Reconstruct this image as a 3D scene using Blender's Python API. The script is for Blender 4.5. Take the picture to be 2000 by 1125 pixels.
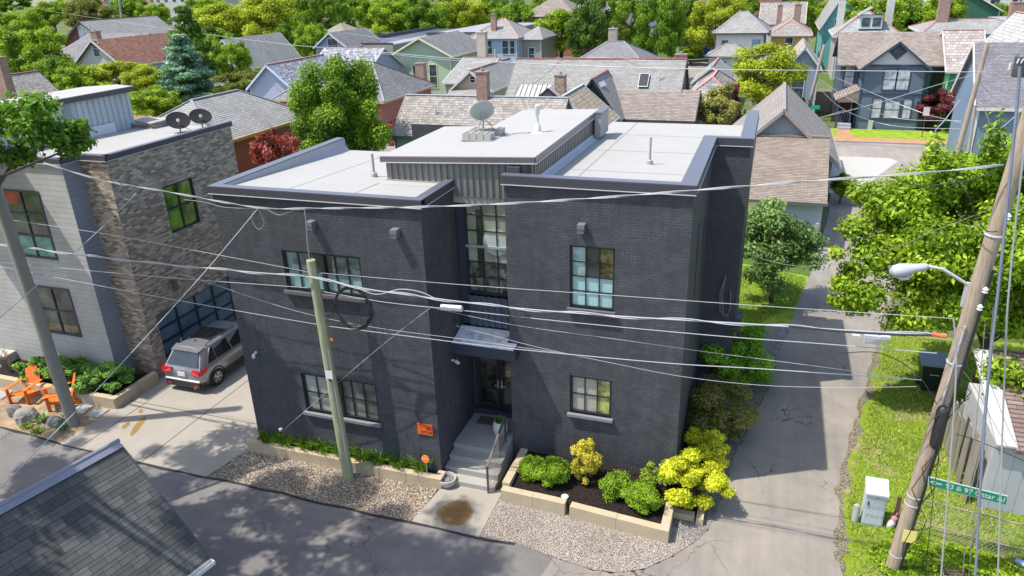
import bpy, math, random
import numpy as np
from mathutils import Vector, Matrix, Quaternion
for o in list(bpy.data.objects): bpy.data.objects.remove(o)
SC = bpy.context.scene
COL = SC.collection
R = math.radians
random.seed(7)
# ---------------------------------------------------------------- camera
CAM = Vector((15.205, -16.854, 14.280)); YAW, PITCH, ROLL, FPX = 0.34222, 0.39851, -0.03337, 1436.16
cy, sy, cp, sp = math.cos(YAW), math.sin(YAW), math.cos(PITCH), math.sin(PITCH)
FW = Vector((-sy*cp, cy*cp, -sp)); r0 = Vector((cy, sy, 0)); u0 = r0.cross(FW)
RT = math.cos(ROLL)*r0 + math.sin(ROLL)*u0; UP = -math.sin(ROLL)*r0 + math.cos(ROLL)*u0
cd = bpy.data.cameras.new('camera'); cam = bpy.data.objects.new('camera', cd); COL.objects.link(cam)
cam.matrix_world = Matrix(((RT.x, UP.x, -FW.x, CAM.x), (RT.y, UP.y, -FW.y, CAM.y), (RT.z, UP.z, -FW.z, CAM.z), (0, 0, 0, 1)))
cd.sensor_width = 36; cd.lens = FPX/2000*36; cd.clip_end = 3000; cd.clip_start = 0.1
SC.camera = cam
# ---------------------------------------------------------------- light
ELEV = R(62.4); AZ = math.atan2(-.885, -.465)
TS = Vector((-.885*math.cos(ELEV), -.465*math.cos(ELEV), math.sin(ELEV))).normalized()
w = bpy.data.worlds.new('World'); SC.world = w; w.use_nodes = True
nt = w.node_tree; bgn = nt.nodes['Background']
sky = nt.nodes.new('ShaderNodeTexSky'); sky.sky_type = 'NISHITA'; sky.sun_disc = False
sky.sun_elevation = ELEV; sky.sun_rotation = AZ; sky.air_density = 1.0; sky.dust_density = 1.5
nt.links.new(sky.outputs[0], bgn.inputs[0]); bgn.inputs[1].default_value = 0.15
sl = bpy.data.lights.new('sun', 'SUN'); sl.energy = 3.1; sl.angle = R(0.55); sl.color = (1, .95, .87)
sun = bpy.data.objects.new('sun', sl); COL.objects.link(sun); sun.rotation_euler = TS.to_track_quat('Z', 'Y').to_euler()
SC.view_settings.view_transform = 'Standard'; SC.view_settings.look = 'None'; SC.view_settings.gamma = 1
SC.view_settings.exposure = 1.0
try:
    SC.cycles.max_bounces = 6; SC.cycles.transparent_max_bounces = 6
except Exception: pass

# ---------------------------------------------------------------- pixel -> world on a plane of the place
def at(px, py, x=None, y=None, z=None):
    d = RT*((px-1000)/FPX) - UP*((py-562.5)/FPX) + FW
    if z is not None: t = (z-CAM.z)/d.z
    elif y is not None: t = (y-CAM.y)/d.y
    else: t = (x-CAM.x)/d.x
    return CAM + d*t
def atd(px, py, dist):
    d = (RT*((px-1000)/FPX) - UP*((py-562.5)/FPX) + FW)
    return CAM + d*dist

# ---------------------------------------------------------------- mesh builder
class MB:
    def __init__(s): s.v = []; s.f = []
    def obox(s, o, a, b, c):
        o, a, b, c = map(Vector, (o, a, b, c)); n = len(s.v)
        s.v += [o, o+a, o+a+b, o+b, o+c, o+a+c, o+a+b+c, o+b+c]
        q = [(0,3,2,1), (4,5,6,7), (0,1,5,4), (1,2,6,5), (2,3,7,6), (3,0,4,7)]
        if a.cross(b).dot(c) < 0: q = [t[::-1] for t in q]
        s.f += [tuple(n+i for i in t) for t in q]; return s
    def box(s, x0, y0, z0, x1, y1, z1):
        return s.obox((x0,y0,z0), (x1-x0,0,0), (0,y1-y0,0), (0,0,z1-z0))
    def bar(s, p, q, w, h, up=(0,0,1)):
        p = Vector(p); q = Vector(q); d = q-p; up = Vector(up)
        sd = d.cross(up)
        if sd.length < 1e-6: sd = d.cross(Vector((1,0,0)))
        sd.normalize(); u = sd.cross(d).normalized()
        return s.obox(p-sd*w/2-u*h/2, d, sd*w, u*h)
    def poly(s, pts):
        n = len(s.v); s.v += [Vector(p) for p in pts]; s.f.append(tuple(range(n, n+len(pts)))); return s
    def slab(s, pts, t, d=(0,0,-1)):
        """polygon extruded by t along d"""
        pts = [Vector(p) for p in pts]; d = Vector(d)*t; n = len(s.v); k = len(pts)
        s.v += pts + [p+d for p in pts]
        s.f.append(tuple(range(n, n+k))); s.f.append(tuple(range(n+2*k-1, n+k-1, -1)))
        for i in range(k):
            j = (i+1) % k; s.f.append((n+i, n+k+i, n+k+j, n+j))
        return s
    def tube(s, pts, r, n=6, caps=True):
        pts = [Vector(p) for p in pts]; k = len(pts); base = len(s.v)
        rs = r if isinstance(r, (list, tuple)) else [r]*k
        prev = None
        for i, p in enumerate(pts):
            d = (pts[min(i+1, k-1)]-pts[max(i-1, 0)])
            if d.length < 1e-9: d = Vector((0,0,1))
            d.normalize()
            if prev is None:
                a = d.cross(Vector((0,0,1)));
                if a.length < .05: a = d.cross(Vector((1,0,0)))
            else: a = prev - d*prev.dot(d)
            a.normalize(); prev = a; b = d.cross(a)
            for j in range(n):
                t = 2*math.pi*j/n; s.v.append(p + (a*math.cos(t)+b*math.sin(t))*rs[i])
        for i in range(k-1):
            for j in range(n):
                s.f.append((base+i*n+j, base+i*n+(j+1)%n, base+(i+1)*n+(j+1)%n, base+(i+1)*n+j))
        if caps:
            s.f.append(tuple(base+j for j in range(n-1, -1, -1))); s.f.append(tuple(base+(k-1)*n+j for j in range(n)))
        return s
    def lathe(s, c, prof, n=20, ax=(0,0,1), sx=1.0):
        """prof = [(r, h)...] about axis through c"""
        c = Vector(c); ax = Vector(ax).normalized()
        a = ax.cross(Vector((0,1,0)));
        if a.length < .05: a = ax.cross(Vector((1,0,0)))
        a.normalize(); b = ax.cross(a); base = len(s.v); k = len(prof)
        for r, h in prof:
            for j in range(n):
                t = 2*math.pi*j/n; s.v.append(c + ax*h + (a*math.cos(t)*sx+b*math.sin(t))*r)
        for i in range(k-1):
            for j in range(n):
                s.f.append((base+i*n+j, base+i*n+(j+1)%n, base+(i+1)*n+(j+1)%n, base+(i+1)*n+j))
        s.f.append(tuple(base+j for j in range(n-1, -1, -1))); s.f.append(tuple(base+(k-1)*n+j for j in range(n)))
        return s
    def holes(s, o, u, n, W, H, hs, dep):
        """vertical wall sheet: o corner, u along, n outward normal, with rectangular openings (u0,z0,u1,z1)"""
        o = Vector(o); u = Vector(u); n = Vector(n); Z = Vector((0,0,1))
        us = sorted({0, W, *[h[0] for h in hs], *[h[2] for h in hs]}); zs = sorted({0, H, *[h[1] for h in hs], *[h[3] for h in hs]})
        flip = u.cross(Z).dot(n) < 0
        def q(a, b, c, d):
            s.poly([a, b, c, d] if not flip else [d, c, b, a])
        P = lambda a, b, k=0: o+u*a+Z*b-n*k
        for i in range(len(us)-1):
            for j in range(len(zs)-1):
                cu, cz = (us[i]+us[i+1])/2, (zs[j]+zs[j+1])/2
                if any(h[0] < cu < h[2] and h[1] < cz < h[3] for h in hs): continue
                q(P(us[i], zs[j]), P(us[i+1], zs[j]), P(us[i+1], zs[j+1]), P(us[i], zs[j+1]))
        for a, b, c, d in hs:
            q(P(a,b), P(a,b,dep), P(c,b,dep), P(c,b)); q(P(c,b), P(c,b,dep), P(c,d,dep), P(c,d))
            q(P(c,d), P(c,d,dep), P(a,d,dep), P(a,d)); q(P(a,d), P(a,d,dep), P(a,b,dep), P(a,b))
        return s

def root_of(o):
    while o.parent: o = o.parent
    return o
def part(name, mb, m, parent=None, smooth=False, label=None):
    me = bpy.data.meshes.new(name); vs = mb.v
    if parent is not None:
        iv = root_of(parent).matrix_basis.inverted(); vs = [iv @ Vector(p) for p in vs]
    me.from_pydata([tuple(p) for p in vs], [], mb.f); me.update()
    if smooth is True: me.shade_smooth()
    me.materials.append(m)
    o = bpy.data.objects.new(name, me); COL.objects.link(o)
    if smooth == 'auto':
        me.shade_smooth(); me.set_sharp_from_angle(angle=R(38))
    if parent is not None: o.parent = parent
    if label: o['label'] = label
    return o
def tag(o, label, cat, group=None):
    o['label'] = label; o['category'] = cat
    if group: o['group'] = group
    return o
def thing(name, label, cat, loc=(0,0,0), rz=0, group=None):
    o = bpy.data.objects.new(name, None); COL.objects.link(o); o.empty_display_size = .3
    o.matrix_basis = Matrix.Translation(Vector(loc)) @ Matrix.Rotation(rz, 4, 'Z')
    return tag(o, label, cat, group)
def solo(name, mb, m, label, cat, group=None, smooth=False):
    """a thing that is one mesh, origin at its base"""
    xs = [p[0] for p in mb.v]; ys = [p[1] for p in mb.v]; zs = [p[2] for p in mb.v]
    c = Vector(((min(xs)+max(xs))/2, (min(ys)+max(ys))/2, min(zs)))
    mb.v = [Vector(p)-c for p in mb.v]
    o = part(name, mb, m, None, smooth); o.location = c
    return tag(o, label, cat, group)
def struct(name, mb, m, smooth=False):
    o = part(name, mb, m, None, smooth); o['kind'] = 'structure'; return o
def kids(o): return [c for c in bpy.data.objects if c.parent == o]
def dup(root, loc, rz=0, label=None, scale=1.0):
    def cp(o, par):
        c = o.copy(); COL.objects.link(c)
        if par: c.parent = par
        for k in kids(o): cp(k, c)
        return c
    r = cp(root, None)
    r.matrix_basis = Matrix.Translation(Vector(loc)) @ Matrix.Rotation(rz, 4, 'Z') @ Matrix.Diagonal((scale, scale, scale, 1))
    if label: r['label'] = label
    return r

# ---------------------------------------------------------------- materials
def _nt(name):
    m = bpy.data.materials.new(name); m.use_nodes = True; t = m.node_tree
    return m, t, t.nodes['Principled BSDF']
def N(t, k, **kw):
    n = t.nodes.new('ShaderNode'+k)
    for a, b in kw.items(): setattr(n, a, b)
    return n
def setin(n, **kw):
    for k, v in kw.items(): n.inputs[k.replace('_', ' ')].default_value = v
def L(t, a, b): t.links.new(a, b)
def c4(c): return (c[0], c[1], c[2], 1)
def mulc(c, k): return tuple(min(1, x*k) for x in c)
def wall_uv(t):
    """vector (along, up, 0) chosen by the face's own direction"""
    tc = N(t, 'TexCoord'); sp_ = N(t, 'SeparateXYZ'); sn = N(t, 'SeparateXYZ')
    L(t, tc.outputs['Object'], sp_.inputs[0]); L(t, tc.outputs['Normal'], sn.inputs[0])
    def M(op, a, b=None):
        n = N(t, 'Math', operation=op)
        for i, x in enumerate((a, b)):
            if x is None: continue
            if isinstance(x, (int, float)): n.inputs[i].default_value = x
            else: L(t, x, n.inputs[i])
        return n.outputs[0]
    ax, ay, az = M('ABSOLUTE', sn.outputs[0]), M('ABSOLUTE', sn.outputs[1]), M('ABSOLUTE', sn.outputs[2])
    gx = M('GREATER_THAN', ax, ay); gz = M('GREATER_THAN', az, .985)
    mx = N(t, 'Mix', data_type='FLOAT'); L(t, gx, mx.inputs[0]); L(t, sp_.outputs[0], mx.inputs[2]); L(t, sp_.outputs[1], mx.inputs[3])
    uu = N(t, 'Mix', data_type='FLOAT'); L(t, gz, uu.inputs[0]); L(t, mx.outputs[0], uu.inputs[2]); L(t, sp_.outputs[0], uu.inputs[3])
    vv = N(t, 'Mix', data_type='FLOAT'); L(t, gz, vv.inputs[0]); L(t, sp_.outputs[2], vv.inputs[2]); L(t, sp_.outputs[1], vv.inputs[3])
    cb = N(t, 'CombineXYZ'); L(t, uu.outputs[0], cb.inputs[0]); L(t, vv.outputs[0], cb.inputs[1])
    return cb.outputs[0], tc.outputs['Object']
def noise(t, vec, scale, detail=4, rough=.6):
    n = N(t, 'TexNoise'); setin(n, Scale=scale, Detail=detail, Roughness=rough)
    if vec is not None: L(t, vec, n.inputs['Vector'])
    return n.outputs[0]
def ramp(t, fac, stops):
    n = N(t, 'ValToRGB'); e = n.color_ramp.elements
    while len(e) < len(stops): e.new(.5)
    for i, (p, c) in enumerate(stops): e[i].position = p; e[i].color = c4(c)
    L(t, fac, n.inputs[0]); return n.outputs[0]
def mixc(t, fac, a, b, mode='MIX'):
    n = N(t, 'Mix', data_type='RGBA', blend_type=mode)
    for i, x in ((0, fac), (6, a), (7, b)):
        if isinstance(x, (int, float)): n.inputs[i].default_value = x
        elif isinstance(x, tuple): n.inputs[i].default_value = c4(x)
        else: L(t, x, n.inputs[i])
    return n.outputs[2]
def bump(t, b, h, strength=.5, dist=.01):
    n = N(t, 'Bump'); setin(n, Strength=strength, Distance=dist); L(t, h, n.inputs['Height']); L(t, n.outputs[0], b.inputs['Normal']); return n
def objvec(t): return N(t, 'TexCoord').outputs['Object']
def m_plain(name, c, rough=.6, var=.18, scale=3, metal=0, bs=0, bscale=40, spec=.5):
    m, t, b = _nt(name); v = objvec(t)
    col = mixc(t, noise(t, v, scale, 5), mulc(c, 1-var), mulc(c, 1+var))
    L(t, col, b.inputs['Base Color']); setin(b, Roughness=rough, Metallic=metal); b.inputs['Specular IOR Level'].default_value = spec
    if bs: bump(t, b, noise(t, v, bscale, 3), bs, .01)
    return m
def m_brick(name, c1, c2, mortar, bw=.2, bh=.075, ms=.008, bstr=.6, dist=.012, cvar=.3, rough=.7, dirt=.25, c3=None, spec=.4, streak=0):
    m, t, b = _nt(name); uv, ov = wall_uv(t)
    k = N(t, 'TexBrick'); setin(k, Color1=c4((0,0,0)), Color2=c4((1,1,1)), Mortar=c4((.5,.5,.5)), Scale=1, Mortar_Size=ms, Mortar_Smooth=.3, Bias=0, Brick_Width=bw, Row_Height=bh)
    L(t, uv, k.inputs['Vector'])
    st = [(0, c1), (1, c2)] if c3 is None else [(0, c1), (.55, c2), (1, c3)]
    col = ramp(t, k.outputs['Color'], st)
    if streak: mortar = mixc(t, ramp(t, noise(t, ov, 2.2, 5, .8), [(.42, (0,0,0)), (.62, (1,1,1))]), c1, mortar)  # noise breaks up the ledge highlights painted into the mortar colour
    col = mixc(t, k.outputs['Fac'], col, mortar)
    big = noise(t, ov, .7, 5, .7)
    col = mixc(t, dirt, col, ramp(t, big, [(.3, (.35,.35,.35)), (.7, (1,1,1))]), 'MULTIPLY')
    if streak:
        mp = N(t, 'Mapping'); mp.inputs['Scale'].default_value = (2.6,.22,1); L(t, uv, mp.inputs[0]); col = mixc(t, streak, col, ramp(t, noise(t, mp.outputs[0], 1.6, 5, .65), [(.3, (.55,.55,.56)), (.62, (1.25,1.24,1.22))]), 'MULTIPLY')
    L(t, col, b.inputs['Base Color']); setin(b, Roughness=rough); b.inputs['Specular IOR Level'].default_value = spec
    inv = N(t, 'Math', operation='SUBTRACT'); inv.inputs[0].default_value = 1; L(t, k.outputs['Fac'], inv.inputs[1])
    ad = N(t, 'Math', operation='MULTIPLY_ADD'); L(t, k.outputs['Color'], ad.inputs[0]); ad.inputs[1].default_value = .5; L(t, inv.outputs[0], ad.inputs[2])
    ad2 = N(t, 'Math', operation='MULTIPLY_ADD'); L(t, noise(t, ov, 35, 3), ad2.inputs[0]); ad2.inputs[1].default_value = .4; L(t, ad.outputs[0], ad2.inputs[2])
    bump(t, b, ad2.outputs[0], bstr, dist)
    return m
def m_siding(name, c, row=.13, rough=.5, vertical=False, var=.08, dist=.02):
    m, t, b = _nt(name); uv, ov = wall_uv(t)
    s_ = N(t, 'SeparateXYZ'); L(t, uv, s_.inputs[0])
    d = N(t, 'Math', operation='DIVIDE'); L(t, s_.outputs[0 if vertical else 1], d.inputs[0]); d.inputs[1].default_value = row
    f = N(t, 'Math', operation='FRACT'); L(t, d.outputs[0], f.inputs[0])
    big = noise(t, ov, .9, 5, .65)
    col = mixc(t, big, mulc(c, 1-var*1.6), mulc(c, 1+var))
    edge = ramp(t, f.outputs[0], [(0, (.45,.45,.45)), (.08, (1,1,1)), (1, (1,1,1))])
    col = mixc(t, 1.0, col, edge, 'MULTIPLY')
    L(t, col, b.inputs['Base Color']); setin(b, Roughness=rough)
    iv = N(t, 'Math', operation='SUBTRACT'); iv.inputs[0].default_value = 1; L(t, f.outputs[0], iv.inputs[1])
    bump(t, b, iv.outputs[0], .7, dist); return m
def m_shingle(name, c1, c2, row=.09, width=.3, rough=.85, blotch=.35, gap=.012, c3=None):
    m, t, b = _nt(name); uv, ov = wall_uv(t)
    k = N(t, 'TexBrick'); setin(k, Color1=c4((0,0,0)), Color2=c4((1,1,1)), Mortar=c4((.3,.3,.3)), Scale=1, Mortar_Size=gap, Mortar_Smooth=.1, Brick_Width=width, Row_Height=row)
    L(t, uv, k.inputs['Vector'])
    col = ramp(t, k.outputs['Color'], [(0, c1), (1, c2)] if c3 is None else [(0, c1), (.5, c3), (1, c2)])
    col = mixc(t, k.outputs['Fac'], col, mulc(c1, .45))
    big = noise(t, ov, .6, 6, .7); col = mixc(t, blotch, col, ramp(t, big, [(.3, (.4,.4,.4)), (.65, (1,1,1))]), 'MULTIPLY')
    fine = noise(t, ov, 60, 2); col = mixc(t, .3, col, ramp(t, fine, [(.3, (.5,.5,.5)), (.7, (1,1,1))]), 'MULTIPLY')
    L(t, col, b.inputs['Base Color']); setin(b, Roughness=rough); b.inputs['Specular IOR Level'].default_value = .3
    iv = N(t, 'Math', operation='SUBTRACT'); iv.inputs[0].default_value = 1; L(t, k.outputs['Fac'], iv.inputs[1])
    ad = N(t, 'Math', operation='MULTIPLY_ADD'); L(t, k.outputs['Color'], ad.inputs[0]); ad.inputs[1].default_value = .4; L(t, iv.outputs[0], ad.inputs[2])
    bump(t, b, ad.outputs[0], .6, .015); return m
def m_glass(name, c=(.02,.03,.035), rough=.06, var=.4, scale=1.2, spec=.9):
    m, t, b = _nt(name); v = objvec(t)
    col = mixc(t, ramp(t, noise(t, v, scale, 3), [(.35, (0,0,0)), (.6, (1,1,1))]), mulc(c, 1-var), mulc(c, 1+var))
    L(t, col, b.inputs['Base Color']); setin(b, Roughness=rough); b.inputs['Specular IOR Level'].default_value = spec
    return m
def m_leaf(name, dark, light, trans=.35, hi=None):
    m, t, b = _nt(name)
    a = N(t, 'Attribute'); a.attribute_name = 'tint'
    st = [(0, dark), (.75, light)] + ([(1, hi)] if hi else [])
    col = ramp(t, a.outputs['Fac'], st)
    L(t, col, b.inputs['Base Color']); setin(b, Roughness=.55); b.inputs['Specular IOR Level'].default_value = .3
    tr = N(t, 'BsdfTranslucent'); L(t, mixc(t, 1.0, col, (1.0, 1.0, .45), 'MULTIPLY'), tr.inputs[0])
    mx = N(t, 'MixShader'); mx.inputs[0].default_value = trans
    out = t.nodes['Material Output']; L(t, b.outputs[0], mx.inputs[1]); L(t, tr.outputs[0], mx.inputs[2]); L(t, mx.outputs[0], out.inputs[0])
    return m
# ---------------------------------------------------------------- ground materials
def m_asphalt(name, c, crack=.5, st=(2.2,.12,1), ck=(.075,.07,.065)):
    m, t, b = _nt(name); v = objvec(t)
    col = mixc(t, noise(t, v, 160, 2, .8), mulc(c, .62), mulc(c, 1.38))
    col = mixc(t, .75, col, ramp(t, noise(t, v, .35, 6, .7), [(.3, (.62,.62,.64)), (.7, (1.2,1.18,1.12))]), 'MULTIPLY')
    mp = N(t, 'Mapping'); mp.inputs['Scale'].default_value = st; L(t, v, mp.inputs[0]); col = mixc(t, .32, col, ramp(t, noise(t, mp.outputs[0], 1.1, 6, .6), [(.32, (.68,.68,.7)), (.66, (1.2,1.18,1.14))]), 'MULTIPLY')
    col = mixc(t, .7, col, ramp(t, noise(t, v, 7, 7, .75), [(.28, (.55,.55,.56)), (.42, (1,1,1))]), 'MULTIPLY')
    vo = N(t, 'TexVoronoi', feature='DISTANCE_TO_EDGE'); setin(vo, Scale=.42)
    dv = N(t, 'VectorMath', operation='ADD'); nz = N(t, 'TexNoise'); setin(nz, Scale=1.6, Detail=6)
    L(t, v, nz.inputs['Vector']); sc = N(t, 'VectorMath', operation='SCALE'); sc.inputs[3].default_value = .9; L(t, nz.outputs[1], sc.inputs[0])
    L(t, v, dv.inputs[0]); L(t, sc.outputs[0], dv.inputs[1]); L(t, dv.outputs[0], vo.inputs['Vector'])
    lt = N(t, 'Math', operation='LESS_THAN'); L(t, vo.outputs[0], lt.inputs[0]); lt.inputs[1].default_value = .0045
    msk = N(t, 'Math', operation='MULTIPLY'); L(t, lt.outputs[0], msk.inputs[0]); L(t, ramp(t, noise(t, v, .25, 3), [(.5, (0,0,0)), (.56, (crack,)*3)]), msk.inputs[1])
    col = mixc(t, msk.outputs[0], col, ck)
    L(t, col, b.inputs['Base Color']); setin(b, Roughness=.9); b.inputs['Specular IOR Level'].default_value = .3
    bump(t, b, noise(t, v, 90, 3), .5, .01); return m
def m_gravel(name, cols, scale=26, bstr=1.0):
    m, t, b = _nt(name); v = objvec(t)
    vo = N(t, 'TexVoronoi'); setin(vo, Scale=scale, Randomness=1); L(t, v, vo.inputs['Vector'])
    s_ = N(t, 'SeparateColor'); L(t, vo.outputs['Color'], s_.inputs[0])
    n = len(cols)-1; col = ramp(t, s_.outputs[0], [(i/n, c) for i, c in enumerate(cols)])
    col = mixc(t, .85, col, ramp(t, vo.outputs['Distance'], [(.25, (1.1,1.1,1.1)), (.62, (.22,.2,.18))]), 'MULTIPLY')
    col = mixc(t, .6, col, ramp(t, noise(t, v, .8, 5, .7), [(.3, (.65,.62,.58)), (.7, (1.1,1.1,1.1))]), 'MULTIPLY')
    L(t, col, b.inputs['Base Color']); setin(b, Roughness=.85); b.inputs['Specular IOR Level'].default_value = .25
    iv = N(t, 'Math', operation='SUBTRACT'); iv.inputs[0].default_value = 1; L(t, vo.outputs['Distance'], iv.inputs[1])
    bump(t, b, iv.outputs[0], bstr, .02); return m
def m_concrete(name, c, stain=.3, sc=1.2):
    m, t, b = _nt(name); v = objvec(t)
    col = mixc(t, noise(t, v, sc, 7, .7), mulc(c, 1-stain), mulc(c, 1+stain*.5))
    col = mixc(t, .35, col, ramp(t, noise(t, v, 70, 2), [(.3, (.7,.7,.7)), (.7, (1.1,1.1,1.1))]), 'MULTIPLY')
    L(t, col, b.inputs['Base Color']); setin(b, Roughness=.8); b.inputs['Specular IOR Level'].default_value = .3
    bump(t, b, noise(t, v, 50, 4), .25, .006); return m
def m_ground(name, a, c, d, s1=.5, s2=25, th=(.42,.58)):
    m, t, b = _nt(name); v = objvec(t)
    g = mixc(t, noise(t, v, s2, 4, .8), mulc(a, .45), mulc(a, 1.55))
    h = mixc(t, noise(t, v, s2*.6, 4), mulc(c, .6), mulc(c, 1.3))
    col = mixc(t, ramp(t, noise(t, v, s1, 8, .7), [(th[0], (0,0,0)), (th[1], (1,1,1))]), g, h)
    col = mixc(t, .6, col, ramp(t, noise(t, v, 3, 5), [(.35, d), (.65, (1,1,1))]), 'MULTIPLY')
    L(t, col, b.inputs['Base Color']); setin(b, Roughness=1); b.inputs['Specular IOR Level'].default_value = .1
    bump(t, b, noise(t, v, s2, 3), 1, .05); return m
ASPH = m_asphalt('asphalt', (.185,.172,.165), .8, (.12,1.6,1)); ASPH2 = m_asphalt('alley_asphalt', (.255,.23,.2), .9)
STREET = m_asphalt('street_asphalt', (.28,.255,.23), 0)
EDGE = m_asphalt('tar_edge', (.035,.034,.034), 0)
CONC = m_concrete('concrete', (.335,.3,.25), .2); CONC2 = m_concrete('pale_concrete', (.42,.41,.38), .12)
STEPC = m_concrete('step_concrete', (.37,.35,.31), .25)
PEB = m_gravel('river_gravel', [(.2,.16,.12), (.4,.33,.25), (.3,.27,.24), (.56,.49,.39), (.42,.29,.18), (.68,.62,.53)], 21)
GRAV = m_gravel('fine_gravel', [(.3,.26,.22), (.5,.42,.34), (.38,.36,.35), (.68,.62,.55)], 34, .8)
GRAVD = m_gravel('side_gravel', [(.24,.23,.22), (.34,.33,.31), (.4,.38,.36)], 28, .8)
MULCH = m_gravel('mulch', [(.012,.009,.008), (.03,.02,.016), (.05,.034,.026)], 30)
DIRT = m_ground('mulch_dirt', (.5,.36,.22), (.3,.24,.17), (.6,.55,.5), .8, 30)
LAWN = m_ground('lawn', (.22,.34,.03), (.33,.43,.05), (.55,.65,.5), .9, 30)
ROUGHG = m_ground('patchy_grass', (.22,.3,.03), (.36,.31,.15), (.6,.62,.5), .8, 28, (.5,.63))
YARD = m_ground('yard_ground', (.09,.14,.03), (.17,.17,.1), (.5,.55,.5), .15, 8)
PAVER = m_brick('brick_paving', (.42,.2,.1), (.55,.3,.16), (.3,.22,.12), .22, .11, .01)
STONE = m_concrete('retaining_stone', (.48,.39,.26), .3, 2.2)

def m_stained():
    m = m_concrete('stained_concrete', (.335,.3,.25), .2); t = m.node_tree; b = t.nodes['Principled BSDF']; base = b.inputs['Base Color'].links[0].from_socket; v = objvec(t)
    mp = N(t, 'Mapping'); mp.inputs['Location'].default_value = (-7.7,1.28,0); L(t, v, mp.inputs[0]); nn = N(t, 'TexNoise'); setin(nn, Scale=1.7, Detail=6); L(t, v, nn.inputs['Vector'])
    vm = N(t, 'VectorMath', operation='MULTIPLY'); L(t, mp.outputs[0], vm.inputs[0]); vm.inputs[1].default_value = (1,.88,0); ln = N(t, 'VectorMath', operation='LENGTH'); L(t, vm.outputs[0], ln.inputs[0])
    ad = N(t, 'Math', operation='MULTIPLY_ADD'); L(t, nn.outputs[0], ad.inputs[0]); ad.inputs[1].default_value = .5; L(t, ln.outputs['Value'], ad.inputs[2])
    k = ramp(t, ad.outputs[0], [(.70, (1,1,1)), (.78, (.0,.0,.0))]); st = mixc(t, noise(t, v, 3, 6, .7), (.11,.065,.03), (.3,.18,.06))
    L(t, mixc(t, k, base, st), b.inputs['Base Color']); return m
def sheet(name, pts, z, m):
    b = MB(); b.poly([(x, y, z) for x, y in pts]); return struct(name, b, m)
def blk(name, pts, z0, z1, m):
    b = MB(); b.slab([(x, y, z1) for x, y in pts], z1-z0); return struct(name, b, m)
sheet('ground', [(-900,-60), (900,-60), (900,1100), (-900,1100)], -.03, YARD)
# front road with its wavy edge and the alley that runs back to the far street
rnd = random.Random(3)
edge = []
for i in range(0, 95):
    x = -60+i*.75
    base = -1.75 if x < -9 else (-1.75-.2*min(1, (x+9)/4) if x < -4 else -1.98)
    edge.append((x, base+rnd.uniform(-.05, .05)))
edge = [p for p in edge if p[0] < 10.5]
cor = [(11.1,-2.2), (12.0,-2.3), (12.7,-2.2), (13.3,-1.85), (13.9,-1.2), (14.35,-.55), (14.68,0.1), (14.87,.92), (15.0,2.2), (15.26,4.14), (15.6,6.1), (16.11,8.39), (16.45,11), (16.85,13.95), (17.3,17), (17.84,20.3), (18.6,26), (19.3,32), (19.6,36), (18.8,41)]
right = [(23.5,41), (22.9,30), (22.2,24), (21.4,18.6), (20.5,14.5), (19.81,11.0), (19.0,7), (18.25,3.14), (18.1,1), (18.06,-.2), (18.3,-1.6), (19.2,-2.1), (22,-2.3), (60,-2.3), (60,-14), (-60,-14)]
def wav(pts, a=.04, n=4):
    out = []
    for i in range(len(pts)-1):
        p, q = pts[i], pts[i+1]
        for k in range(n):
            t = k/n; out.append((p[0]+(q[0]-p[0])*t+rnd.uniform(-a, a), p[1]+(q[1]-p[1])*t+rnd.uniform(-a, a)))
    out.append(pts[-1]); return out
cw = wav(cor, .06, 6); rw = wav(right[:13], .1, 8)
b = MB()
ring = edge+cw+rw+right[13:]
b.poly([(x, y, .004) for x, y in ring if True]); struct('alley', b, ASPH2)
b = MB()
for p, q in zip(rw[:-1], rw[1:]):
    w1_, w2_ = .1+.06*math.sin(p[1]*2.3), .1+.06*math.sin(q[1]*2.3)
    b.poly([(p[0]-w1_*.6, p[1], .0135), (q[0]-w2_*.6, q[1], .0135), (q[0]+w2_*1.6, q[1], .0135), (p[0]+w1_*1.6, p[1], .0135)])
struct('alley_shoulder', b, m_gravel('shoulder_grit', [(.26,.21,.14), (.38,.31,.22), (.32,.28,.22), (.2,.24,.07)], 24))
b = MB(); b.poly([(x, y, .009) for x, y in edge+[(10.9,-2.1), (10.6,-3.6), (9.5,-5.5), (8.5,-8), (8.5,-14), (-60,-14)]]); struct('road', b, ASPH)
# dark tar line along the gravel
b = MB()
for (p, q) in zip(edge[:-1], edge[1:]):
    b.poly([(p[0], p[1]-.1, .013), (q[0], q[1]-.1, .013), (q[0], q[1]+.06, .013), (p[0], p[1]+.06, .013)])
struct('road_edge', b, EDGE)
sheet('side_gravel_strip', cor[6:14] and [(13.2,-.6)] + [(14.35,-.6), (14.68,.1), (14.87,.92), (15.0,2.2), (15.26,4.14), (15.6,6.1), (16.11,8.39), (16.45,11), (16.85,13.95), (15.4,13.95), (13.4,13.9)], .016, GRAVD)
sheet('gravel_bed', [(8.65,-2.0)]+[p for p in edge if p[0] > 8.9]+cor[:6]+[(14.1,-.5), (13.4,.5), (8.68,-.1)], .02, GRAV)
sheet('pebble_bed', [(-.55,-2.0)]+[p for p in edge if -.4 < p[0] < 6.6]+[(6.66,-1.98), (6.75,-.4), (-.3,-.4)], .02, PEB)
b = MB()
b.slab([(-6.75,-1.95,.03), (-.58,-2.0,.03), (-.25,-.4,.03), (-.15,9.5,.03), (-6.75,9.5,.03)], .05)
struct('driveway', b, CONC)
b = MB()
for p, q in (((-5.9,-1.95), (-5.9,9.5)), ((-3.2,-1.97), (-3.2,9.5))): b.box(p[0]-.012, p[1], .0302, p[0]+.012, q[1], .0342)
for y in (1.0, 4.6): b.box(-6.75, y-.012, .0302, -.2, y+.012, .034)
struct('driveway_joints', b, EDGE)
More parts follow.
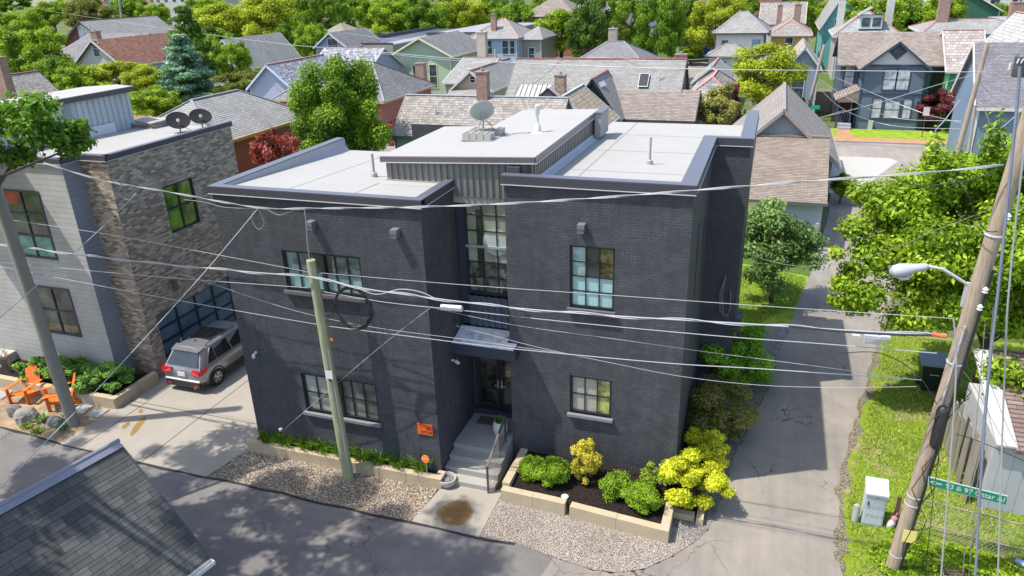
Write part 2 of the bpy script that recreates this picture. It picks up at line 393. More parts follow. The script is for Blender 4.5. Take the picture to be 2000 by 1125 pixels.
b = MB()
pa, pb = at(284,812,z=.03), at(256,851,z=.03)
san = math.atan2(-(pa.x-pb.x), pa.y-pb.y)
for (qx, qy), rx, ry, an in (((270,832),.13,(pa-pb).length/2,san), ((246,831),.11,.22,san), ((275,803),.08,.16,san+.4)):
    cx, cyy = at(qx,qy,z=.03).x, at(qx,qy,z=.03).y
    pts = []
    for k in range(16):
        t = 2*math.pi*k/16; x, y = rx*math.cos(t)*rnd.uniform(.85,1.1), ry*math.sin(t)
        pts.append((cx+x*math.cos(an)-y*math.sin(an), cyy+x*math.sin(an)+y*math.cos(an), .034))
    b.poly(pts)
struct('driveway_stains', b, m_concrete('ochre_stain', (.27,.17,.05), .4, 4))
b = MB(); b.slab([(6.63,-1.99,.035), (8.71,-2.03,.035), (8.69,0,.035), (6.86,0,.035)], .05); struct('walkway', b, m_stained())
sheet('front_yard', [(-30,-1.72), (-9,-1.74), (-6.75,-1.9), (-6.75,2.4), (-30,2.4)], .018, DIRT)
b = MB()
for x, y, a in ((-8.5,.75,.1), (-7.75,.62,.05), (-7.9,-.02,.12), (-7.12,-.05,.08), (-8.62,.1,.1), (-11.9,-.1,.2)):
    c, s_ = math.cos(a), math.sin(a); h = .29
    b.slab([(x+(u*c-v_*s_), y+(u*s_+v_*c), .055) for u, v_ in ((-h,-h), (h,-h), (h,h), (-h,h))], .04)
STEPST = m_concrete('flagstone', (.34,.33,.31), .2)
for i in range(6):
    q = MB(); q.v = b.v[i*8:(i+1)*8]; q.f = [tuple(j for j in f) for f in b.f[:6]]
    tag(part('stepping_stone', q, STEPST), ['grey square stepping stone at the back left, by the slatted chair', 'grey square stepping stone at the back right, nearest the planter corner', 'grey square stepping stone at the front of the row beside the driveway', 'grey square stepping stone closest to the driveway edge', 'grey square stepping stone half behind the leaning utility pole', 'grey stepping stone at the left photo edge beyond the chairs'][i], 'stepping stone', 'stepping stones by the driveway')
# lawns on both sides of the alley
sheet('lawn', [(16.85,13.95), (17.3,17), (17.84,20.3), (14.7,21.3), (13.4,21.3), (13.4,13.95)], .008, LAWN)
sheet('verge', [(18.1,1), (18.25,3.14), (19.0,7), (19.81,11.0), (20.5,14.5), (28,15), (28,-2.2), (22,-2.25), (19.2,-2.05), (18.3,-1.55), (18.06,-.2)], .012, ROUGHG)
# far street, kerb, brick sidewalk, lawn
sheet('far_street', [(-60,41.5), (-60,54), (80,54), (80,41.5), (24.6,41.4), (23.6,40.6), (19,40.6), (18.2,41.5)], .014, STREET)
blk('kerb', [(-60,54), (-60,54.15), (80,54.15), (80,54)], 0, .12, CONC)
sheet('sidewalk', [(-60,54.15), (-60,55.9), (80,55.9), (80,54.15)], .10, PAVER)
sheet('far_lawn', [(-60,55.9), (-60,60), (80,60), (80,55.9)], .104, LAWN)
sheet('brick_path', [(21.2,55.9), (22.6,55.9), (22.3,60), (21.2,60)], .108, PAVER)
sheet('concrete_apron', [(19.2,36.5), (19.2,47.3), (20.2,48.2), (24.6,48.3), (25.1,47.2), (22.9,41.5), (21.8,36.5)], .018, CONC2)
sheet('far_parking', [(-25,92), (-25,118), (5,118), (5,92)], .0, ASPH2)
# ---------------------------------------------------------------- the charcoal brick house
BRK = m_brick('painted_brick', (.07,.072,.081), (.085,.087,.098), (.19,.192,.206), .215, .082, .007, 1.0, .02, dirt=.35, spec=.2, streak=.3, rough=.6)  # mortar paler than the brick: sunlight on brick ledges put into its colour
CAP = m_plain('bronze_cap', (.1,.1,.125), .38, .12, 2)
CAPD = m_plain('dark_fascia', (.06,.055,.07), .4, .12, 2)
CAPL = m_plain('pale_drip', (.5,.48,.5), .4, .1, 2)
TPO = m_concrete('white_roof_membrane', (.365,.355,.335), .14, .8)
BLK = m_plain('black_metal', (.02,.02,.023), .45, .1)
NAVY = m_plain('blue_black_metal', (.035,.042,.065), .45, .12)
FROST = m_glass('frosted_pane', (.22,.33,.33), .25, .22, .9, .7)
DARKG = m_glass('dark_pane', (.03,.036,.036), .05, .5, 1.4)
GREYG = m_glass('grey_pane', (.17,.18,.15), .08, .45, .9, .8)
WHITE = m_plain('white_paint', (.56,.56,.55), .45, .04)
LSIDE = m_siding('corrugated_grey', (.2,.195,.18), 9, .45, True, .25)
H1, H2 = 9.0, 9.35
house = thing('brick_house', 'large charcoal painted brick house with white flat roofs in the middle of the photo', 'house', (0,0,0))
def pane_grid(par, o, u, n, W, H, cols, rows, fm, gm, fw=.06, mw=.03, dep=.1, name='window', panes=None, sill=None, sillm=None, label=None):
    """window unit set dep behind the wall line: frame + glazing bars, panes as children"""
    o = Vector(o); u = Vector(u); n = Vector(n); Z = Vector((0,0,1)); b = MB(); back = -n*dep
    P = lambda a, z, k=0: o+u*a+Z*z+back+n*k
    def rect(a, z, w_, h_, k0, k1): b.obox(P(a, z, k0), u*w_, Z*h_, n*(k1-k0))
    rect(0, 0, fw, H, 0, .07); rect(W-fw, 0, fw, H, 0, .07); rect(fw, 0, W-2*fw, fw, 0, .07); rect(fw, H-fw, W-2*fw, fw, 0, .07)
    iw, ih = W-2*fw, H-2*fw
    for i in range(1, cols): rect(fw+iw*i/cols-mw/2, fw, mw, ih, .012, .05)
    zr = [fw+ih*j/rows for j in range(rows+1)]
    for j in range(1, rows):
        for i in range(cols): rect(fw+iw*i/cols+(mw/2 if i else 0), zr[j]-mw/2, iw/cols-(mw/2 if i else 0)-(mw/2 if i < cols-1 else 0), mw, .012, .045)
    f = part(name, b, fm, par, label=label)
    if panes is None: panes = [(0, 0, 1, 1, gm)]
    for a, z, c, d, m in panes:
        g = MB(); g.obox(P(fw+iw*a, fw+ih*z, 0), u*iw*(c-a), Z*ih*(d-z), n*.008); part('pane', g, m, f)
    if sill:
        g = MB(); g.obox(o-u*.06-Z*sill-n*dep*.9, u*(W+.12), Z*sill, n*(dep*.9+.12)); part('sill', g, sillm or fm, f)
    return f
X, Yv = Vector((1,0,0)), Vector((0,1,0)); NF = Vector((0,-1,0))
# left wing
b = MB()
winU = (2.1, 5.95, 4.7, 7.2); winD = (2.08, 1.72, 4.72, 3.1)
b.holes((0,0,0), X, NF, 6.7, 8.85, [winU, winD], .14)
b.holes((6.7,0,0), Yv, X, 2.95, 8.85, [(.72,1.95,1.0,2.3)], .08)
b.holes((0,7.2,0), -Yv, -X, 7.2, 8.85, [], .1); b.holes((6.7,7.2,0), -X, Yv, 6.7, 8.4, [], .1)
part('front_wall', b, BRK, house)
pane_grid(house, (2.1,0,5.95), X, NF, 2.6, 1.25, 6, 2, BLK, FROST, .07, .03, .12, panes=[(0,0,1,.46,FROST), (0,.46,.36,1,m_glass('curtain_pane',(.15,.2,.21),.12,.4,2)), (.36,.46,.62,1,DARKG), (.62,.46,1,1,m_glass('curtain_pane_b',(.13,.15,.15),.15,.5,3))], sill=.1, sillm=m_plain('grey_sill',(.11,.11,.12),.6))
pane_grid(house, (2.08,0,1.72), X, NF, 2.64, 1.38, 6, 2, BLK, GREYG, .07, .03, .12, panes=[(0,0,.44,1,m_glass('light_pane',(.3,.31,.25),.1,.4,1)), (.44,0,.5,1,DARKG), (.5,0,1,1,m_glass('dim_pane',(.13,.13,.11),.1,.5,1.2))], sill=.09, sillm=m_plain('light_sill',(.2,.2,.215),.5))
# post in the middle of both left wing windows and the pale blue column seen inside
part('window_post', MB().box(3.36,.02,6.02,3.48,.11,7.13), BLK, house); part('window_post', MB().box(3.36,.02,1.79,3.48,.11,3.03), BLK, house)
b = MB(); b.tube([(3.15,.17,1.8),(3.15,.17,2.75)], .0, 4)
# right wing
b = MB()
rU = (1.86, 5.6, 3.13, 7.47); rD = (1.86, 2.1, 3.13, 3.38)
b.holes((8.47,1.67,0), X, NF, 5.1, 9.18, [rU, rD], .14)
b.holes((13.57,1.67,0), Yv, X, 6.09, 9.18, [(2.1,5.3,2.5,7.6), (4.2,4.4,4.6,7.2)], .12)
b.holes((13.57,7.76,0), X, NF, 1.15, 9.18, [], .1)
b.holes((14.72,7.76,0), Yv, X, 5.34, 9.18, [], .1)
b.holes((8.47,3.1,0), -Yv, -X, 1.43, 9.18, [], .1)
b.holes((14.72,13.1,0), -X, Yv, 14.72, 8.4, [], .1)
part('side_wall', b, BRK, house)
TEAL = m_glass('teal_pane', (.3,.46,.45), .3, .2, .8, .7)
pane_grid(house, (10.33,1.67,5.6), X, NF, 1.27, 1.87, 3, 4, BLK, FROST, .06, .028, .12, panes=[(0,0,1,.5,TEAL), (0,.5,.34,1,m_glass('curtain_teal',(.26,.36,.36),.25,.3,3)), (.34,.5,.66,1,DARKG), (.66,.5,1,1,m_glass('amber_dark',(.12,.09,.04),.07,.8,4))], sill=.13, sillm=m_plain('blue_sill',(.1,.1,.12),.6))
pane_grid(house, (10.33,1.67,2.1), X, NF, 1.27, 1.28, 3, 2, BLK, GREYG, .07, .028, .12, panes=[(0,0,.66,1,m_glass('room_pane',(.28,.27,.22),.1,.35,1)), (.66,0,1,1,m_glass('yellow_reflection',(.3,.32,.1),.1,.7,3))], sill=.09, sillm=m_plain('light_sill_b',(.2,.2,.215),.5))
for (yy, z0, z1) in ((3.77,5.3,7.6), (5.87,4.4,7.2)): pane_grid(house, (13.57,yy,z0), Yv, X, .4, z1-z0, 1, 3, BLK, DARKG, .05, .02, .1)
# parapet caps (metal), front fascia, drip line
def cap(par, p, q, wdt, inward, z, t=.22, out=.07):
    """cap along p->q (outer wall line), inward = unit vector to the roof side"""
    p = Vector((p[0], p[1], 0)); q = Vector((q[0], q[1], 0)); i = Vector((inward[0], inward[1], 0))
    b = MB(); b.obox(p-i*out+Vector((0,0,z-.03)), q-p, i*(wdt+out), (0,0,.03)); part('parapet_cap', b, CAP, par)
    b = MB(); b.obox(p-i*out+Vector((0,0,z-t)), q-p, i*.035, (0,0,t-.033)); part('fascia', b, CAPD, par)
    b = MB(); b.obox(p-i*(out+.02)+Vector((0,0,z-t-.022)), q-p, i*.06, (0,0,.02)); part('drip_edge', b, CAPL, par)
cap(house, (-.07,0), (6.77,0), .2, (0,1), H1)
cap(house, (0,.2), (0,7.03), .26, (1,0), H1)
cap(house, (6.7,.2), (6.7,2.17), .2, (-1,0), H1)
cap(house, (8.4,1.67), (13.64,1.67), .22, (0,1), H2, .25)
cap(house, (13.57,1.89), (13.57,7.98), .36, (-1,0), H2, .25)
cap(house, (13.64,7.76), (14.79,7.76), .22, (0,1), H2, .25)
cap(house, (14.72,7.98), (14.72,13.1), .36, (-1,0), H2, .25)
b = MB(); b.box(8.47,1.9,9.1,8.85,2.17,9.5); part('parapet_stub', b, CAPD, house)
# white roofs
def ramp_roof(x0, x1, y0, y1, z0, z1, name='flat_roof', kx=()):
    b = MB(); b.poly([(x0,y0,z0), (x1,y0,z0), (x1,y1,z1), (x0,y1,z1)]); b.poly([(x0,y1,z1), (x1,y1,z1), (x1,y1,z1-.3), (x0,y1,z1-.3)])
    return part(name, b, TPO, house)
ramp_roof(.26, 6.5, .2, 7.2, 8.88, 8.5)
b = MB()
n = 12
for i in range(n):
    ya, yb = .2+(6.83)*i/n, .2+6.83*(i+1)/n; za = zb_ = 8.5
    for (xa, ha, xb, hb) in ((.265,1,.29,.45), (.29,.45,.42,.1), (.42,.1,.62,0)):
        fa = lambda h, zz: zz+.004+(8.965-zz)*h
        b.poly([(xa,ya,fa(ha,za)), (xb,ya,fa(hb,za)), (xb,yb,fa(hb,zb_)), (xa,yb,fa(ha,zb_))])
part('parapet_flashing', b, m_concrete('grey_membrane', (.36,.375,.4), .12, 1), house, True)
ramp_roof(9.1, 13.25, 1.89, 13.3, 8.97, 8.72)
b = MB(); b.poly([(13.25,7.98,8.836), (14.4,7.98,8.836), (14.4,13.3,8.72), (13.25,13.3,8.72)]); part('flat_roof', b, TPO, house)
b = MB(); b.box(8.6,1.88,8.5,13.2,1.9,9.31); b.box(13.2,1.9,8.5,13.22,7.97,9.31); b.box(13.25,7.97,8.5,14.37,7.99,9.31); b.box(14.36,7.99,8.5,14.38,13.1,9.31); b.box(6.48,.2,8.4,6.5,2.17,8.96); b.box(.26,.19,8.4,6.48,.21,8.96)
part('parapet_lining', b, TPO, house)
SEAM = m_concrete('seam_grey', (.28,.27,.26), .1)
for x, z0_, z1_, y0_, y1_ in ((10.1,8.97,8.725,1.95,13.2), (2.2,8.876,8.504,.3,7.1), (4.35,8.876,8.782,.3,2.05)):
    b = MB(); b.poly([(x,y0_,z0_+.004), (x+.05,y0_,z0_+.004), (x+.05,y1_,z1_+.005), (x,y1_,z1_+.005)]); part('roof_seam', b, SEAM, house)
for y in (4.3, 7.4, 10.4): part('roof_seam', MB().poly([(9.6,y,8.975-.0219*(y-1.89)), (13.2,y,8.975-.0219*(y-1.89)), (13.2,y+.03,8.975-.0219*(y-1.89)), (9.6,y+.03,8.975-.0219*(y-1.89))]), SEAM, house)
# tower clad in corrugated metal
T0, T1 = 9.45, 9.62
def corr(par, o, u, n, W, z0f, z1f, pitch=.19, d=.045, m=LSIDE, name='corrugated_siding'):
    o = Vector(o); u = Vector(u); n = Vector(n); k = int(W/pitch); pitch = W/k; b = MB(); pts = []
    for i in range(k):
        for f_, dd in ((0,0), (.3,0), (.4,d), (.9,d), (1.0,0)): pts.append((pitch*(i+f_), dd))
    for (a, da), (c, dc) in zip(pts[:-1], pts[1:]):
        q = [o+u*a+n*da+Vector((0,0,z0f(a))), o+u*c+n*dc+Vector((0,0,z0f(c))), o+u*c+n*dc+Vector((0,0,z1f(c))), o+u*a+n*da+Vector((0,0,z1f(a)))]
        if u.cross(Vector((0,0,1))).dot(n) < 0: q.reverse()
        b.poly(q)
    return part(name, b, m, par)
tf = lambda a: T0+(T1-T0)*a/4.55
corr(house, (4.6,2.19,0), X, NF, 4.55, lambda a: 8.88 if a < 2.1 else 8.5, tf)
b = MB(); b.box(4.58,2.13,8.6,6.5,2.18,8.9); b.slab([(4.58,2.13,8.86), (6.5,2.13,8.86), (6.5,1.98,8.79), (4.58,1.98,8.79)], .02, (0,0,-1)); part('base_flashing', b, TPO, house)
corr(house, (7.0,2.19,0), X, NF, 1.5, lambda a: 4.4, lambda a: 5.4, m=m_siding('corrugated_navy', (.08,.095,.13), 9, .4, True))
corr(house, (9.15,2.19,0), Yv, X, 7.85, lambda a: 9.14-.022*a, lambda a: T1)
b = MB(); b.box(4.6,2.2,8.3,9.1,2.3,9.4); b.box(4.6,2.25,8.3,4.7,6.7,9.4); b.box(9.0,2.3,8.0,9.14,10,9.5); b.box(4.7,6.6,8.2,6.4,6.7,9.3); b.box(6.4,9.9,8.2,9.1,10,9.4); b.box(6.3,6.7,8.2,6.4,9.9,9.4)
part('tower_core', b, TPO, house)
b = MB()
for i in range(20):
    ya, yb = 2.4+.37*i, 2.4+.37*(i+1); za, zb_ = 8.97-.0219*(ya-1.89), 8.97-.0219*(yb-1.89)
    b.poly([(9.21,ya,za+.19), (9.25,ya,za+.08), (9.25,yb,zb_+.08), (9.21,yb,zb_+.19)]); b.poly([(9.25,ya,za+.08), (9.38,ya,za+.006), (9.38,yb,zb_+.006), (9.25,yb,zb_+.08)])
part('tower_flashing', b, m_concrete('blue_membrane', (.43,.46,.51), .15, 1.5), house)
fp = [(4.5,2.08), (9.25,2.08), (9.25,10.05), (6.3,10.05), (6.3,6.75), (4.5,6.75)]
zt = lambda x, y: T0+.15+(T1-T0)*(x-4.6)/4.55
b = MB(); b.slab([(x, y, zt(x,y)) for x, y in fp], .05); part('tower_roof', b, TPO, house)
b = MB()
for (p, q, i) in (((4.5,2.08), (9.25,2.08), (0,1)), ((9.25,2.08), (9.25,10.05), (-1,0)), ((4.5,6.75), (4.5,2.08), (1,0))):
    zp, zq = zt(*p)-.02, zt(*q)-.02; i3 = Vector((i[0], i[1], 0))*.04; P_ = Vector((p[0], p[1], zp)); Q_ = Vector((q[0], q[1], zq))
    out = -i3*.75
    b.slab([P_+out, Q_+out, Q_+out+i3, P_+out+i3], .15)
part('tower_fascia', b, m_plain('brown_fascia', (.13,.11,.13), .35, .1), house)
b = MB()
P_, Q_ = Vector((4.5,2.03,zt(4.5,0)-.172)), Vector((9.27,2.03,zt(9.27,0)-.172)); b.slab([P_, Q_, Q_+Vector((0,.06,0)), P_+Vector((0,.06,0))], .02)
b.slab([(9.3,2.03,zt(9.25,0)-.172), (9.3,10.05,zt(9.25,0)-.172), (9.24,10.05,zt(9.25,0)-.172), (9.24,2.03,zt(9.25,0)-.172)], .02)
part('tower_drip', b, WHITE, house)
b = MB(); b.box(9.28,9.2,8.9,9.5,10.5,9.75); part('parapet_return', b, TPO, house)
b = MB(); b.box(9.26,9.15,9.76,9.56,10.55,9.79); part('parapet_cap', b, CAP, house)
# stair window under the tower, between the wings
b = MB(); b.box(6.72,2.25,4.4,7.0,2.45,8.8); b.box(7.0,2.25,8.5,8.47,2.45,8.8); b.box(7.0,2.42,4.4,8.5,2.45,5.42); part('window_surround', b, NAVY, house)
ROOM = m_glass('room_green_pane', (.26,.28,.2), .07, .35, .7, .9)
pane_grid(house, (7.0,2.25,5.45), X, NF, 1.5, 3.05, 3, 6, BLK, ROOM, .06, .03, .03, panes=[(0,0,1,.33,m_glass('balustrade_pane',(.1,.11,.09),.08,.7,5)), (0,.33,1,1,ROOM)], name='stair_window')
b = MB(); b.box(7.0,2.19,6.95,8.47,2.25,7.02); part('window_rail', b, m_plain('grey_rail', (.3,.31,.3), .4), house)
b = MB(); b.box(7.34,2.262,6.0,7.56,2.268,8.1)
part('wall_picture', b, m_plain('dark_picture', (.04,.035,.03), .4, .2), house)
b = MB(); b.lathe((7.95,2.262,7.15), [(.0,0), (.42,0), (.42,.004)], 36, (0,-1,0)); part('globe_lamp', b, m_plain('pale_globe', (.42,.47,.4), .5, .5, 6), house)
# door recess
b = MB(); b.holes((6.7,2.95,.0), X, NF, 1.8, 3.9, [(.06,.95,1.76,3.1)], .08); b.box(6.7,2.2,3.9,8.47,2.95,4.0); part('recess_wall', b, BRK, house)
d = MB(); d.box(6.78,2.98,.78,6.84,3.06,3.08); d.box(8.38,2.98,.78,8.44,3.06,3.08); d.box(6.84,2.98,3.02,8.38,3.06,3.08); d.box(6.7,2.8,.76,8.47,3.0,.96); part('door_frame', d, NAVY, house)
for x0 in (6.84, 7.62):
    d = MB(); x1 = x0+.76
    d.box(x0,2.97,.97,x0+.11,3.04,3.0); d.box(x1-.11,2.97,.97,x1,3.04,3.0); d.box(x0+.11,2.97,2.88,x1-.11,3.04,3.0); d.box(x0+.11,2.97,.97,x1-.11,3.04,1.15)
    dd = part('door_leaf', d, BLK, house)
    g = MB(); g.box(x0+.11,3.0,1.15,x1-.11,3.01,2.88); part('pane', g, m_glass('door_pane', (.07,.065,.05), .04, .9, 1.5, 1), dd)
    xx = x1-.07 if x0 < 7 else x0+.04
    g = MB(); g.box(xx,2.94,1.75,xx+.04,2.969,2.05); g.box(xx-.1 if x0 < 7 else xx,2.9,1.85,xx+.04 if x0 < 7 else xx+.14,2.925,1.88); part('handle', g, m_plain('steel', (.7,.68,.6), .3, .05, metal=.8), dd)
# awning
b = MB(); b.slab([(6.72,1.3,4.12), (8.72,1.3,4.12), (8.72,1.66,4.2), (8.4,1.66,4.2), (8.4,2.18,4.34), (6.72,2.18,4.34)], .04)
AWM = m_ground('weathered_awning', (.88,.9,.93), (.4,.32,.2), (1,1,1), 1.5, 1.2, (.54,.64)); setin(AWM.node_tree.nodes['Principled BSDF'], Roughness=.35); AWM.node_tree.nodes['Principled BSDF'].inputs['Specular IOR Level'].default_value = 1
aw = part('awning', b, AWM, house)
b = MB(); b.box(6.71,1.24,3.82,8.78,1.3,4.14); b.box(8.72,1.3,3.82,8.78,1.66,4.2); b.slab([(6.66+.045,1.24,4.15), (6.71,1.24,4.15), (6.71,2.18,4.4), (6.705,2.18,4.4)], .3); b.box(6.75,1.35,3.8,8.45,2.9,3.86); part('awning_frame', b, NAVY, aw)
# scuppers / wall lights, cameras, box, number sign
for x, y, z in ((3.33,0,8.1), (5.95,0,8.07), (10.69,1.67,8.04)):
    b = MB(); b.box(x-.1,y-.24,z-.02,x+.1,y,z+.1); b.box(x-.085,y-.22,z-.14,x+.085,y-.01,z-.021); part('scupper', b, m_plain('scupper_grey', (.16,.16,.17), .5), house)
def camera_unit(c, n):
    b = MB(); n = Vector(n); c = Vector(c); b.lathe(c, [(.05,0), (.05,.03), (.02,.06), (.02,.1)], 10, n); b.lathe(c+n*.12+Vector((0,0,-.02)), [(.03,-.03), (.055,-.01), (.055,.12), (.045,.14)], 10, n*.6+Vector((.5,-.3,-.4))); part('security_camera', b, WHITE, house, 'auto')
camera_unit((.52,0,3.6), (0,-1,0)); camera_unit((6.7,1.32,3.54), (1,0,0))
b = MB(); b.box(6.02,-.035,1.62,6.52,0,1.98); sg = part('house_sign', b, m_plain('orange_sign', (.75,.12,.02), .5, .1), house)
def text(body, size, loc, rot, m, par, depth=.004, name='lettering', align='LEFT'):
    cu = bpy.data.curves.new(name, 'FONT'); cu.body = body; cu.size = size; cu.extrude = depth; cu.align_x = align
    o = bpy.data.objects.new('tmp', cu); COL.objects.link(o); dg = bpy.context.evaluated_depsgraph_get(); me = bpy.data.meshes.new_from_object(o.evaluated_get(dg)); bpy.data.objects.remove(o)
    mt = Matrix.Translation(Vector(loc)) @ rot
    if par is not None: mt = root_of(par).matrix_basis.inverted() @ mt
    me.transform(mt); me.materials.clear(); me.materials.append(m); q = bpy.data.objects.new(name, me); COL.objects.link(q)
    if par is not None: q.parent = par
    return q
RF = Matrix.Rotation(R(90), 4, 'X')
text('93', .13, (6.32,-.037,1.81), RF, BLK, sg); text('OTTAR', .115, (6.13,-.037,1.67), RF, BLK, sg)
b = MB(); b.box(6.702,.72,1.95,6.72,.74,2.3); b.box(6.64,.75,1.97,6.66,.97,2.28); part('mail_slot', b, m_plain('box_grey', (.1,.1,.11), .5), house)
# roof vents
def vent(par, x, y, z, h=.75, r=.038, m=None):
    b = MB(); b.lathe((x,y,z), [(.17,0), (.11,.03), (.09,.14), (r,.17), (r,h), (r*.7,h)], 14); part('vent_pipe', b, m or TPO, par, 'auto')
vent(house, 3.78, 2.85, 8.72, .75); vent(house, 11.85, 5.5, 8.88, .85); 
b = MB(); b.lathe((8.25,5.6,9.73), [(.22,0), (.12,.04), (.09,.25), (.04,.3), (.04,.55), (.08,.6), (.08,.85), (.03,.88)], 14); part('roof_vent', b, m_plain('zinc', (.6,.6,.58), .5), house, 'auto')
b = MB(); b.tube([(7.15,5.2,9.74), (7.5,5.1,9.75), (7.7,5.35,9.75), (7.95,5.4,9.75), (8.2,5.7,9.75)], .014, 5); part('cable', b, m_plain('cable_grey', (.3,.3,.3), .6), house)
# conduits on the shaded side wall
b = MB(); b.tube([(14.3,7.72,4.6), (14.15,7.68,4.0), (14.2,7.68,3.3), (14.4,7.68,3.0), (14.55,7.68,3.4), (14.5,7.7,4.1)], .015, 5); b.tube([(14.3,7.72,4.6), (14.22,7.66,3.9), (14.32,7.66,3.2), (14.5,7.66,3.1)], .015, 5); part('cable_loop', b, m_plain('cable_pale', (.25,.25,.26), .5), house)
b = MB(); b.box(14.73,8.6,1.4,14.95,9.1,2.6); b.box(14.73,9.6,1.6,14.93,9.9,2.4); part('utility_box', b, m_plain('meter_dark', (.08,.08,.085), .5), house)

# satellite dish on the tower roof + loose concrete blocks
def dish(name, label, loc, face, r=.42, mast=.75, group=None, m=None, rz=0):
    m = m or m_plain('dish_grey', (.34,.37,.36), .45, .06)
    t = thing(name, label, 'satellite dish', loc, rz, group); c = Vector(loc)+Vector((0,0,mast)); f = Vector(face).normalized()
    b = MB(); prof = [(r*k/8, .16*r*(k/8)**2) for k in range(1, 9)]; prof = [(.001,0)]+prof+[(r*1.02,.17*r), (r*.98,.14*r)]+[(r*k/8, .16*r*(k/8)**2-.02) for k in range(7, 0, -1)]
    b.lathe(c, prof, 36, f, 1.08); part('reflector', b, m, t, 'auto')
    b = MB(); b.tube([Vector(loc), Vector(loc)+Vector((.02,.02,mast*.6)), c-f*.04], .028, 8); b.tube([c-Vector((0,0,r*.8)), c+f*r*.9-Vector((0,0,r*.55))], .018, 6); part('mast', b, m_plain('dish_mast', (.35,.36,.38), .4), t)
    b = MB(); e = c+f*r*.9-Vector((0,0,r*.5)); b.obox(e-Vector((.05,.04,.05)), (.1,0,0), (0,.08,0), (0,0,.1)); part('receiver', b, WHITE, t)
    b = MB(); b.tube([c-f*.05-Vector((0,0,.1)), Vector(loc)+Vector((.35,.25,.02))], .012, 5); b.tube([c-f*.05-Vector((0,0,.1)), Vector(loc)+Vector((-.3,.3,.02))], .012, 5); part('brace', b, m_plain('brace_grey', (.3,.3,.3), .4), t)
    return t
dish('satellite_dish', 'grey oval satellite dish on a ballast frame of concrete blocks on the raised middle roof', (6.72,4.75,9.82), (-.35,.75,.5), .36, .66)
BLOCK = m_concrete('cinder_block', (.44,.42,.38), .3, 4)
bt = thing('ballast_tray', 'flat metal ballast tray under the dish on the raised middle roof', 'ballast tray', (6.7,4.7,9.68))
b = MB(); b.box(6.2,4.15,9.685,7.25,5.4,9.72); part('tray', b, m_plain('tray_metal', (.3,.3,.3), .5), bt)
bl = ['front left of the ballast tray', 'front centre left of the ballast tray', 'front centre right of the ballast tray', 'front right of the ballast tray', 'back left of the ballast tray', 'back centre of the ballast tray', 'back right of the ballast tray', 'standing far right of the ballast tray']
for i, lb in enumerate(bl):
    x = 6.24+.235*(i % 4); y = 4.2 if i < 4 else 4.85
    if i == 7: x, y = 7.0, 5.0
    b = MB(); x1, y1, z0_, z1_ = x+.215, y+.42, 9.722, 9.91
    b.box(x,y,z0_,x+.03,y1,z1_); b.box(x1-.03,y,z0_,x1,y1,z1_); b.box(x+.03,y,z0_,x1-.03,y+.03,z1_); b.box(x+.03,y1-.03,z0_,x1-.03,y1,z1_); b.box(x+.03,y+.19,z0_,x1-.03,y+.23,z1_)
    solo('concrete_block', b, BLOCK, 'hollow grey concrete block at the '+lb, 'concrete block', 'blocks weighing down the dish')

# steps, railing, pots, mat
st = thing('entry_steps', 'pale concrete entry steps with a landing in front of the black double door', 'steps', (7.6,1,0))
for k in range(4):
    b = MB(); z1_ = .76-.19*k; y0_ = .95-.36*k; b.box(6.72+ (0 if k == 0 else 0), y0_, .035, 8.45, 2.8 if k == 0 else y0_+.36-.002, z1_); part('landing' if k == 0 else 'step', b, STEPC, st)
RAIL = m_plain('rail_bronze', (.07,.06,.055), .4)
rl = thing('stair_railing', 'dark metal handrail with many thin horizontal bars beside the entry steps', 'railing', (8.35,.6,0))
b = MB(); P0, P1 = Vector((8.3,-.2,.05)), Vector((8.3,1.45,.76)); U_ = Vector((0,0,.95))
b.bar(P0, P0+U_, .05, .05, (0,1,0)); b.bar(P1, P1+U_*1.02, .05, .05, (0,1,0)); b.bar(P0+U_, P1+U_, .06, .04); part('frame', b, RAIL, rl)
b = MB()
for k in range(1, 8): b.bar(P0+U_*k/8.2, P1+U_*k/8.2, .014, .014)
part('rails', b, RAIL, rl)
wp = thing('white_planter', 'tall white egg shaped planter on the landing beside the railing', 'planter', (8.02,1.75,.76))
b = MB(); b.lathe((8.02,1.75,.76), [(.13,0), (.2,.08), (.24,.25), (.23,.42), (.19,.55), (.165,.55), (.165,.48)], 24); part('pot', b, WHITE, wp, 'auto')
lp = thing('bowl_planter', 'low round cream bowl of small succulents at the foot of the steps', 'planter', (6.95,-.18,.035))
b = MB(); b.lathe((6.95,-.18,.035), [(.16,0), (.26,.08), (.3,.2), (.29,.27), (.25,.27), (.24,.2)], 28); part('pot', b, CONC2, lp, 'auto')
b = MB(); b.lathe((6.95,-.18,.23), [(.245,0), (.2,.015), (.001,.03)], 20); part('pebbles', b, GRAVD, lp)
b = MB(); b.box(7.0,2.2,.765,7.8,2.65,.785); b.box(7.1,2.28,.7855,7.7,2.57,.7862); solo('door_mat', b, m_plain('coir_mat', (.11,.085,.055), .95, .3, 20), 'brown coir mat with a faded pattern lying in front of the black door', 'door mat')
ys = thing('yard_sign', 'small round orange security sign on a stake beside the left planter', 'yard sign', (6.35,-.3,.4))
b = MB(); b.lathe((6.35,-.31,.95), [(.13,0), (.13,.02)], 20, (0,-1,.1)); sgp = part('sign_face', b, m_plain('sign_orange', (.85,.25,.02), .5, .05), ys)
text('Vivint', .085, (6.35,-.336,.925), RF, WHITE, sgp, align='CENTER')
b = MB(); b.bar((6.35,-.3,.4), (6.35,-.3,.9), .02, .02, (0,1,0)); part('stake', b, m_plain('stake_grey', (.3,.3,.3), .5), ys)
